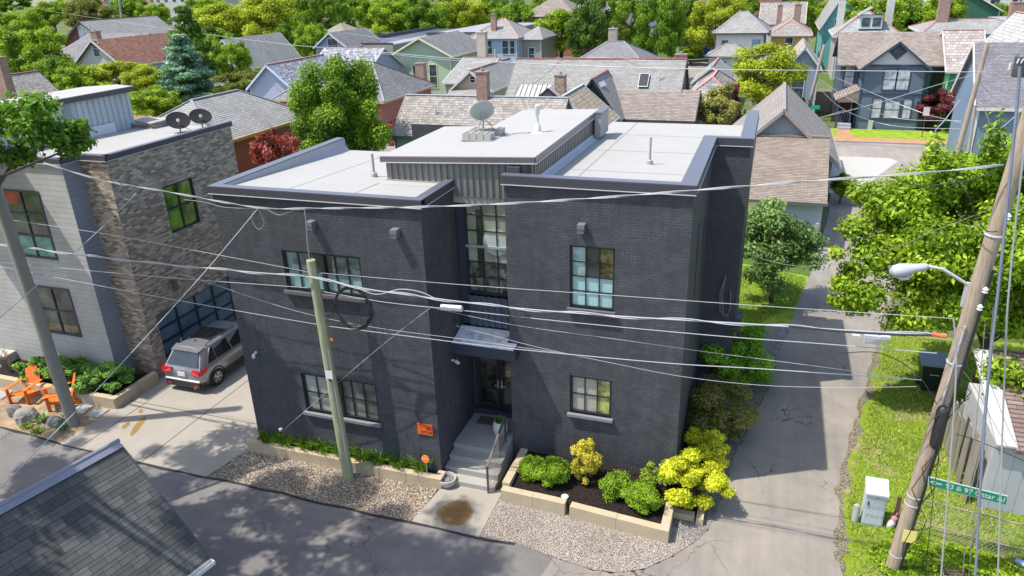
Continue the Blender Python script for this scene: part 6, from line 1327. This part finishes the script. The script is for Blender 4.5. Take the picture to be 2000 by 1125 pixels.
wire('thick main cable bundle from the short pole to the right pole', W([(605,541),(720,565),(850,583),(1000,601),(1200,617),(1450,632),(1700,648),(1850,655)], -.9), .024, None, 1)
wire('black bundle with orange sleeve just left of the right pole', W([(1540,637),(1640,647),(1740,653),(1850,656)], -.98), .032, BKC)
b = MB(); b.tube(W([(1822,652),(1835,655),(1848,656)], -1.05), .05, 8); solo('orange_sleeve', b, m_plain('orange_sleeve', (.6,.16,.05), .5), 'short orange sleeve on the black bundle next to the right pole', 'cable sleeve')
wire('second pale cable below the main bundle, left of the short pole', W([(-60,506),(0,512),(300,540),(600,562)]), .013)
wire('second pale cable below the main bundle, right of the short pole', W([(612,566),(750,590),(900,606),(1100,628),(1400,656),(1600,671),(1830,690)]), .014)
wire('third pale cable from the left edge, running lowest to the short pole', W([(-60,512),(0,520),(100,540),(300,578),(480,610),(640,637)]), .013)
wire('third pale cable from the short pole down toward the lower right pole bracket', W([(640,637),(800,657),(1000,681),(1300,709),(1480,720),(1800,742)]), .015)
wire('thin cable starting over the driveway and running under the others', W([(350,535),(420,556),(520,590),(620,618),(740,641),(900,662),(1100,690)]), .009)
wire('hair thin cable crossing the lower right of the brick front', W([(890,636),(1050,678),(1200,710),(1330,735),(1480,752),(1640,757),(1790,755)]), .008)
wire('hair thin cable just above the awning toward the alley', W([(840,600),(1000,634),(1200,662),(1400,690),(1600,716),(1790,742)]), .008)
wire('slack thin wire over the lawn behind the house toward the pole', [at(1440,492,y=8), at(1560,520,y=6), at(1700,500,y=4), at(1840,445,y=2), at(1945,405,y=-.2)], .008)
wire('service drop from the twisted cable down to the lower left corner', [at(504,407,y=-.7), at(386,547,y=-3.2), at(200,750,y=-6), at(94,858,y=-7.5), at(-30,985,y=-9)], .013)
wire('service drop crossing the left brick wall down to the left edge', [at(266,377,y=-.7), at(188,455,y=-2.4), at(61,567,y=-5), at(-40,655,y=-7)], .013)
wire('guy wire running down to a white anchor cap in the long planter', [at(845,598,y=-.7), at(763,661,y=-.6), at(645,760,y=-.5), at(556,838,y=-.2)], .012)
b = MB(); b.lathe(at(548,838,y=-.15)-Vector((0,0,.05)), [(.06,0),(.06,.07),(.03,.08)], 10); solo('anchor_cap', b, WHITE, 'small white cap where the guy wire meets the long planter', 'cap')
wire('twisted strand from the high cable down to the top of the short pole', W([(594,407),(598,440),(601,475),(606,510)]), .014, None, 1)
for i, (pp, lb) in enumerate((([(360,390),(400,395),(440,405),(500,407)], 'left slack loop of wire beside the service drop knot'), ([(495,410),(492,430),(505,448),(516,435),(505,410)], 'small tangle of wire hanging at the service drop knot'), ([(520,408),(545,420),(570,412),(600,407)], 'short slack loop right of the service drop knot'), ([(240,360),(232,378),(250,390),(268,378)], 'wire loop on the cable in front of the left brick wall'))): wire(lb, W(pp), .009)
wire('pale loose cable curving up between the coil and the white cylinder', W([(640,545),(690,560),(735,575),(780,565),(820,570),(850,583)]), .018)
# coil, cylinders, junction boxes
cc = at(690,602,y=-.9); b = MB(); g = random.Random(1)
for k in range(7):
    rr_ = .58+g.uniform(-.035,.035); dx, dz = g.uniform(-.025,.025), g.uniform(-.025,.025); b.tube([cc+Vector((dx+rr_*math.cos(t)*.95, g.uniform(-.03,.03), dz+rr_*1.05*math.sin(t))) for t in [2*math.pi*i/40 for i in range(41)]], .013, 6, caps=False)
solo('cable_coil', b, BKC, 'black coil of spare cable hanging right of the short wooden pole', 'cable coil')
wire('thin black wire hanging from the coil toward the lower window', W([(672,640),(700,690),(705,745)]), .008, BKC)
wire('thin black loop of wire right of the coil', W([(728,600),(748,650),(735,690),(700,680)]), .008, BKC)
c_ = at(862,600,y=-.75); b = MB(); ax = (at(902,603,y=-.75)-c_); b.lathe(c_, [(.02,-.03),(.085,0),(.085,ax.length),(.02,ax.length+.03)], 14, ax); solo('splice_cylinder', b, WHITE, 'white cylinder splice hanging on the cables in front of the entrance', 'cable splice', None, 'auto')
b = MB(); g = random.Random(6)
for k in range(4): rr_ = .17+.03*k; c_ = at(1010,610,y=-.75); b.tube([c_+Vector((rr_*1.3*math.cos(t), g.uniform(-.03,.03), rr_*.7*math.sin(t)-.04*k)) for t in [2*math.pi*i/24 for i in range(25)]], .009, 5, caps=False)
solo('cable_coil', b, BKC, 'small tangled coil of black wire right of the stair window', 'cable coil')
jb = thing('junction_box', 'grey ribbed junction box hanging on the cables over the alley', 'junction box', at(1700,660,y=-.8)); p_ = at(1685,670,y=-.8); b = MB(); b.obox(p_, (.36,0,0), (0,.16,0), (0,0,.19)); part('case', b, GALV, jb); b = MB()
for k in range(5): b.obox(p_+Vector((.02+.07*k,-.012,.03)), (.04,0,0), (0,.012,0), (0,0,.12))
part('ribs', b, GALV, jb); b = MB(); b.tube([p_+Vector((.1,.08,.19)), p_+Vector((.1,.08,.32))], .012, 5); b.tube([p_+Vector((.28,.08,.19)), p_+Vector((.28,.08,.32))], .012, 5); part('hanger', b, GALV, jb)
b = MB(); b.obox(at(1664,660,y=-.8), (.16,0,0), (0,.1,0), (0,0,.06)); solo('junction_box', b, GALV, 'tiny grey tap box left of the ribbed junction box', 'junction box')
b = MB(); b.obox(at(1722,664,y=-.8), (.17,0,0), (0,.1,0), (0,0,.08)); 
for k in range(4): b.tube([at(1725+3*k,664,y=-.75), at(1725+3*k,674,y=-.75)], .008, 4)
solo('junction_box', b, GALV, 'small grey tap box with wire tails right of the ribbed junction box', 'junction box')
# lines that run down past the right pole
def down(label, pts, y, r, m=None):
    p = [at(a, c, y=y) for a, c in pts]; d_ = (p[-1]-p[-2]).normalized(); t_ = (p[-1].z-.05)/max(.05, -d_.z); p.append(p[-1]+d_*max(0,t_)); wire(label, p, r, m, 0, 'guy_wire', 'lines running down beside the right pole')
down('thick blue grey conduit line right of the right pole', [(1992,130),(1985,220),(1957,500),(1925,800),(1905,1125)], -2.6, .033, m_plain('slate_conduit', (.2,.23,.3), .4, .2))
down('bright white line at the far right of the fan', [(2005,250),(1975,520),(1963,700),(1949,1125)], -2.4, .022)
down('pale conduit line starting on the right pole and ending before the street sign', [(1862,620),(1868,700),(1860,850),(1838,1125)], -2.0, .022)
down('thin dark line between the pale conduit and the blue one, left', [(1925,620),(1905,850),(1880,1125)], -1.4, .009, m_plain('dull_wire', (.2,.2,.2), .5))
down('thin dark line between the pale conduit and the blue one, right', [(1940,600),(1918,850),(1892,1125)], -1.4, .009, m_plain('dull_wire_b', (.2,.2,.2), .5))
down('thin black line hugging the right pole foot', [(1838,850),(1822,980),(1806,1125)], -.9, .011, BKC)
wire('thin diagonal wire from the right pole across to the shed', [at(1850,690,y=-.6), at(1900,750,y=0), at(1960,860,y=1), at(2010,930,y=2)], .009)
wire('second diagonal wire from the right pole over the shed roof', [at(1880,640,y=-.6), at(1930,740,y=0), at(1975,850,y=1), at(2010,900,y=2)], .009)
wire('dark cable running from the right pole to the right edge at shed height', [at(1868,848,y=-.6), at(1920,865,y=.2), at(2010,905,y=1)], .014, BKC)
wire('heavy black cable curving down from the bundle to the splice case', W([(1640,690),(1720,690),(1790,730),(1830,790)], -.95), .014, BKC)
# wires behind
wire('long rear cable crossing the photo above the neighbourhood roofs', [at(a, c, z=9.3) for a, c in ((35,12),(340,58),(700,97),(1000,122),(1330,134),(1650,138),(1925,141))], .03)
wire('faint second rear cable over the flat roofed building', [at(a, c, z=7.5) for a, c in ((570,45),(700,68),(800,76),(985,60))], .03)
wire('faint rear cable from the cottage chimney pole to the right', [at(a, c, z=7.2) for a, c in ((660,93),(780,108),(968,122),(1150,112),(1320,118),(1600,97))], .03)
wire('rear cable between the two street poles over the Victorian, top strand', [at(1600,155,y=52), at(1680,205,y=52), at(1760,232,y=52), at(1878,236,y=45)], .035)
wire('rear cable between the two street poles over the Victorian, middle strand', [at(1598,170,y=52), at(1650,215,y=52), at(1740,245,y=52), at(1878,252,y=45)], .03)
wire('white striped cable rising from the porch to the upper right', [at(1560,240,y=52), at(1700,205,y=52), at(1850,160,y=50), at(1925,140,y=45)], .028)
wire('white striped cable falling from the left street pole to the maroon maple', [at(1605,140,y=52), at(1700,180,y=52), at(1800,220,y=50), at(1878,240,y=46)], .028)
wire('thin cable across the brown garage ridge toward the Victorian porch', [at(1545,240,y=45), at(1600,230,y=50), at(1650,215,y=56)], .03)
wire('thick drop line from the maroon maple down to the far pavement', [at(1875,195,y=44), at(1845,235,y=44), at(1826,258,y=44), at(1828,288,y=44)], .05)
wire('looping white wire on the blue grey house at the right edge', [at(1918,95,y=38), at(1920,190,y=38), at(1935,245,y=38), at(1955,250,y=38), at(2000,210,y=38)], .035)
# far poles
def fpole(label, a, c, z0_=0, r=.16, m=None, y=None):
    bot = at(*a, z=0); top = at(*c, y=bot.y); return pole(label, lerp(bot, top, 4), r, r*.75, m or W3, 'wooden poles in the neighbourhood', 'utility_pole')
fpole('grey wooden pole standing in front of the tan cottage', (976,205), (967,96), r=.2)
fpole('thin grey pole in front of the tall pale blue house', (991,145), (985,57), r=.18)
fp_ = fpole('thin light pole with a curved lamp arm left of the drooping tree', (587,125), (569,42), r=.22)
b = MB(); p0_ = at(578,78,y=fp_.location.y); b.tube([p0_, p0_+Vector((1.2,0,1.5)), p0_+Vector((3.0,0,1.8))], .1, 6); part('lamp_arm', b, GALV, fp_)
fpole('thin grey pole in front of the cream apartment block', (247,110), (233,0), r=.3)
fpole('leaning wooden street pole by the slate blue clapboard house', (1573,236), (1610,88), r=.2)
fpole('thin dark pole in front of the lime yellow tree', (1436,60), (1440,-5), r=.25)
fpole('tall weathered wooden pole rising before the blue grey house at right', (1858,345), (1928,88), r=.2, m=W2)
fpole('second shorter pale post beside the tall weathered pole at right', (1882,360), (1905,205), r=.13)
tf_ = thing('transformer', 'dark pole transformer with white insulators at the right edge above the roof', 'transformer', at(1992,130,y=10)); p_ = at(1990,150,y=10); b = MB(); b.lathe(p_, [(.2,0),(.22,.05),(.22,.6),(.12,.7)], 16); part('tank', b, m_plain('tank_dark', (.08,.08,.085), .5), tf_, 'auto'); 
for k in range(3): part('insulator', MB().tube([p_+Vector((-.15+.12*k,-.2,.55)), p_+Vector((-.2+.1*k,-.26,.42))], .018, 7), WHITE, tf_)
b = MB(); b.tube([at(1965+22*math.cos(t),122+14*math.sin(t),y=10) for t in [.5+5.6*i/20 for i in range(21)]], .014, 5); solo('wire_loop', b, ALU, 'round loop of white wire at the upper right edge', 'wire loop')
# green street sign on the right pole
sg2 = thing('street_sign', 'long green sign with a white arrow fixed to the right pole', 'sign', (19.6,-.5,2.9)); SGN = m_plain('sign_green', (.0,.22,.11), .4, .05)
s0, s1, s2 = at(1813,930,y=-.5), at(1968,968,y=-.5), at(1966,986,y=-.5); s3 = s0+(s2-s1); ux = (s1-s0); uz = (s0-s3)
b = MB(); b.obox(s3, ux, uz, (0,-.02,0)); part('border', b, WHITE, sg2); b = MB(); b.obox(s3+ux*.008+uz*.06+Vector((0,-.021,0)), ux*.984, uz*.88, (0,-.004,0)); fs = part('face', b, SGN, sg2)
un, uh = ux.normalized(), Vector((0,0,1)); rot = Matrix(((un.x,0,0,0),(un.y,0,-1,0),(un.z,1,0,0),(0,0,0,1)))
bs0 = s3+ux*.02+uz*.28+Vector((0,-.027,0)); Hh = uz.length
text('93 & 97 Ottar Al', Hh*.7, bs0+un*.33-uz*.01, rot, WHITE, fs, .002)
b = MB(); q_ = bs0+un*.06+uz*.17; b.obox(q_, un*.2, uz*.13, (0,-.003,0)); b.slab([q_+uz*.065-un*.06, q_+uz*.3+un*.07, q_-uz*.17+un*.07], .003, (0,-1,0)); part('arrow', b, WHITE, fs)
# cabinet, bin, bits
cb = thing('utility_cabinet', 'pale grey utility cabinet with a sloping lid in the grass at the lower right', 'cabinet', (19.0,1.3,0), 0); CG = m_plain('cabinet_grey', (.5,.55,.58), .45, .04)
cq = at(1682,1022,z=.05); cr_ = at(1722,1030,z=.05); w_ = (cr_-cq).length; d_ = .42; hgt = 1.12
b = MB(); x0, y0 = cq.x, cq.y; x1 = x0+w_; b.box(x0,y0,0,x1,y0+d_,hgt); part('case', b, CG, cb)
b = MB(); b.slab([(x0-.03,y0-.05,hgt-.02), (x1+.03,y0-.05,hgt-.02), (x1+.03,y0+d_+.02,hgt+.2), (x0-.03,y0+d_+.02,hgt+.2)], .05); part('lid', b, CG, cb)
b = MB(); b.box(x0+.03,y0-.012,.08,x1-.03,y0-.001,hgt-.08); dr = part('door', b, m_plain('door_grey', (.46,.5,.53), .45, .03), cb)
b = MB()
for zz in (.32,.36,.4,.6,.64,.68): 
    for k in range(4): b.box(x0+.06+.12*k,y0-.016,zz,x0+.15+.12*k,y0-.013,zz+.006)
part('louvre', b, m_plain('louvre_grey', (.2,.22,.24), .5), dr); b = MB(); b.box(x0+.26,y0-.018,hgt-.16,x0+.3,y0-.013,hgt-.13); part('red_label', b, RED, dr); b = MB(); b.box(x0+.06,y0-.04,.72,x0+.09,y0-.013,.84); part('handle', b, CAPD, dr)
b = MB(); b.lathe((x0-.16,y0+.1,0), [(.09,0),(.1,.45),(.08,.55),(.02,.6)], 14); solo('marker_post', b, CONC2, 'short round white marker post left of the utility cabinet', 'post', None, 'auto')
bt_ = thing('bottle', 'pink and white plastic bottle standing in the grass right of the cabinet', 'bottle', (x1+.2,y0+.1,0)); b = MB(); b.lathe((x1+.2,y0+.1,0), [(.08,0),(.1,.05),(.1,.2),(.05,.3)], 14, (.25,0,1)); part('body', b, m_plain('bottle_white', (.65,.6,.62), .4), bt_, 'auto'); b = MB(); b.lathe(Vector((x1+.2,y0+.1,0))+Vector((.075,0,.3)), [(.05,0),(.09,.02),(.08,.08),(.03,.12),(.03,.22)], 12, (.25,0,1)); part('cap', b, m_plain('bottle_pink', (.6,.2,.25), .4), bt_, 'auto')
tb = thing('wheelie_bin', 'large dark green wheeled trash bin with grey lid under the maple', 'trash bin', (21.6,10.2,0)); b = MB()
def fr(x, y, z, a, c): return [Vector((x-a,y-c,z)), Vector((x+a,y-c,z)), Vector((x+a,y+c,z)), Vector((x-a,y+c,z))]
bx_, by_ = 21.65, 10.0; lo, hi = fr(bx_,by_,.08,.3,.3), fr(bx_,by_,1.15,.43,.42)
for i in range(4): j = (i+1)%4; b.poly([lo[i],lo[j],hi[j],hi[i]])
b.poly(lo[::-1]); part('bin_body', b, m_plain('bin_green', (.012,.022,.018), .5, .1), tb); b = MB(); b.slab([(bx_-.47,by_-.47,1.2),(bx_+.47,by_-.47,1.2),(bx_+.45,by_+.45,1.3),(bx_-.45,by_+.45,1.3)], .07); part('bin_lid', b, m_plain('bin_lid', (.2,.25,.27), .4, .1), tb)
b = MB()
for s_ in (-1,1): b.lathe((bx_+s_*.34,by_+.3,.12), [(.12,-.04),(.12,.04)], 14, (1,0,0))
part('wheel', b, TYRE, tb); b = MB(); b.box(bx_-.15,by_-.385,.75,bx_+.15,by_-.36,.78); part('embossed_strip', b, GALV, tb)
# wire mesh fence at the lower right
wf = thing('wire_fence', 'rusty wire mesh fence with a thin rail at the lower right corner', 'fence', (21,1.8,0)); b = MB()
f0, f1 = Vector((19.9,1.6,1.15)), Vector((24.2,.9,1.15)); fd = f1-f0
b.tube([f0,f1], .022, 6); b.tube([f0-Vector((0,0,.75)), f1-Vector((0,0,.75))], .015, 6)
for k in range(4): p = f0+fd*k/3; b.tube([Vector((p.x,p.y,0)), p+Vector((0,0,.05))], .03, 7)
part('fence_frame', b, m_plain('rusty_tube', (.3,.22,.17), .7, .3), wf); b = MB()
for k in range(-8,44):
    a = k/42
    for sgn in (0, 1):
        p = f0+fd*a; q = f0+fd*(a+.2); z0_, z1_ = (0,-1.1) if sgn else (-1.1,0)
        if a < 0 or a+.2 > 1: continue
        b.tube([p+Vector((0,0,z0_)), q+Vector((0,0,z1_))], .004, 3, caps=False)
part('mesh', b, m_plain('mesh_grey', (.25,.25,.22), .6), wf)
b = MB(); b.tube([(22.9,1.2,.02),(22.6,.9,.12),(22.3,1.1,.1)], .09, 7); solo('plastic_bag', b, m_plain('blue_white_bag', (.25,.4,.6), .5, .6, 9), 'crumpled blue and white bag lying behind the wire mesh fence', 'bag', None, True)
b = MB(); b.slab([(19.85,.95,.06),(20.1,1.0,.06),(20.0,.7,.06)], .03); solo('wood_scrap', b, W3, 'small triangular wooden scrap at the foot of the right pole', 'wood scrap')
b = MB(); b.box(19.5,1.7,0,19.6,1.76,1.0); solo('rusty_post', b, m_plain('rust', (.12,.06,.04), .8, .3), 'short rusty post behind the right pole', 'post')
# wooden fence by the alley garage, air conditioner, far street signs
wfe = thing('wooden_fence', 'weathered vertical board fence in front of the tan shingled alley garage', 'fence', (16.8,24,0)); b = MB(); g = random.Random(3)
for k in range(19): b.box(15.5+.14*k,24.2,0,15.5+.14*k+.125,24.23,1.45+g.uniform(-.06,.06))
part('boards', b, m_siding('fence_grey', (.4,.36,.3), .14, .9, True, .3), wfe); b = MB(); b.box(15.5,24.24,.3,18.1,24.3,.4); b.box(15.5,24.24,1.1,18.1,24.3,1.2); b.box(18.1,24.1,0,18.25,24.25,1.6); part('rail', b, W3, wfe)
for lb, x0, y0, x1, y1 in (('grey board fence between the Victorian and the white house wing', 28.6,68,33,68.1), ('grey board fence left of the Victorian', 19.6,70,21.2,70.1)):
    f_ = thing('wooden_fence', lb, 'fence', (x0,y0,0)); b = MB(); b.box(x0,y0,0,x1,y1,2.1); part('boards', b, m_siding('old_fence', (.36,.28,.2), .15, .9, True, .3), f_)
ac = thing('air_conditioner', 'dark round topped air conditioner unit at the rear corner beside the side bed', 'air conditioner', (15.3,11.6,0)); b = MB(); b.box(14.95,11.2,0,15.75,12.0,.8); part('case', b, m_siding('ac_black', (.04,.04,.045), .05, .5), ac); b = MB()
for rr_ in (.1,.18,.26,.34): b.tube([(15.35+rr_*math.cos(t),11.6+rr_*math.sin(t),.83) for t in [2*math.pi*i/24 for i in range(25)]], .012, 4, caps=False)
part('fan_guard', b, GALV, ac)
fs_ = thing('parking_sign', 'small white sign on a thin post on the far lawn by the maroon maple', 'sign', (26.6,55.5,0)); q_ = at(1800,268,z=.1); b = MB(); b.tube([q_, q_+Vector((0,0,2.4))], .04, 6); part('post', b, CAPD, fs_); b = MB(); b.obox(q_+Vector((-.25,-.06,1.9)), (.5,0,0), (0,.02,0), (0,0,.75)); part('plate', b, WHITE, fs_)
fs_ = thing('street_name_sign', 'tiny green street name sign by the leaning street pole', 'sign', at(1590,215,y=58)); b = MB(); q_ = at(1582,213,y=58); b.obox(q_, (.85,0,0), (0,.03,0), (0,0,.35)); part('plate', b, m_plain('teal_sign', (.0,.3,.2), .5), fs_); b = MB(); b.tube([Vector((q_.x+.4,58.05,0)), Vector((q_.x+.4,58.05,q_.z))], .04, 6); part('post', b, GALV, fs_)
b = MB(); b.box(24.0,60.0,.1,24.4,60.2,.9); solo('gas_meter', b, GALV, 'small grey gas meter at the base of the Victorian front wall', 'gas meter')
pc = thing('parked_car', 'pale parked car half hidden behind the trees above the dark hip roof', 'car', at(1195,76,z=0)); q_ = at(1180,76,z=0); b = MB(); b.slab([q_+Vector((0,0,.3)), q_+Vector((4.4,0,.3)), q_+Vector((4.4,0,.9)), q_+Vector((3.5,0,1.0)), q_+Vector((2.9,0,1.5)), q_+Vector((1.0,0,1.5)), q_+Vector((.2,0,.95)), q_+Vector((0,0,.8))], 1.7, (0,1,0)); part('body', b, m_plain('silver_paint', (.55,.57,.6), .3), pc); b = MB()
for x in (.9,3.5): b.lathe(q_+Vector((x,-.03,.33)), [(.33,0),(.33,.2)], 14, (0,1,0))
part('wheel', b, TYRE, pc)
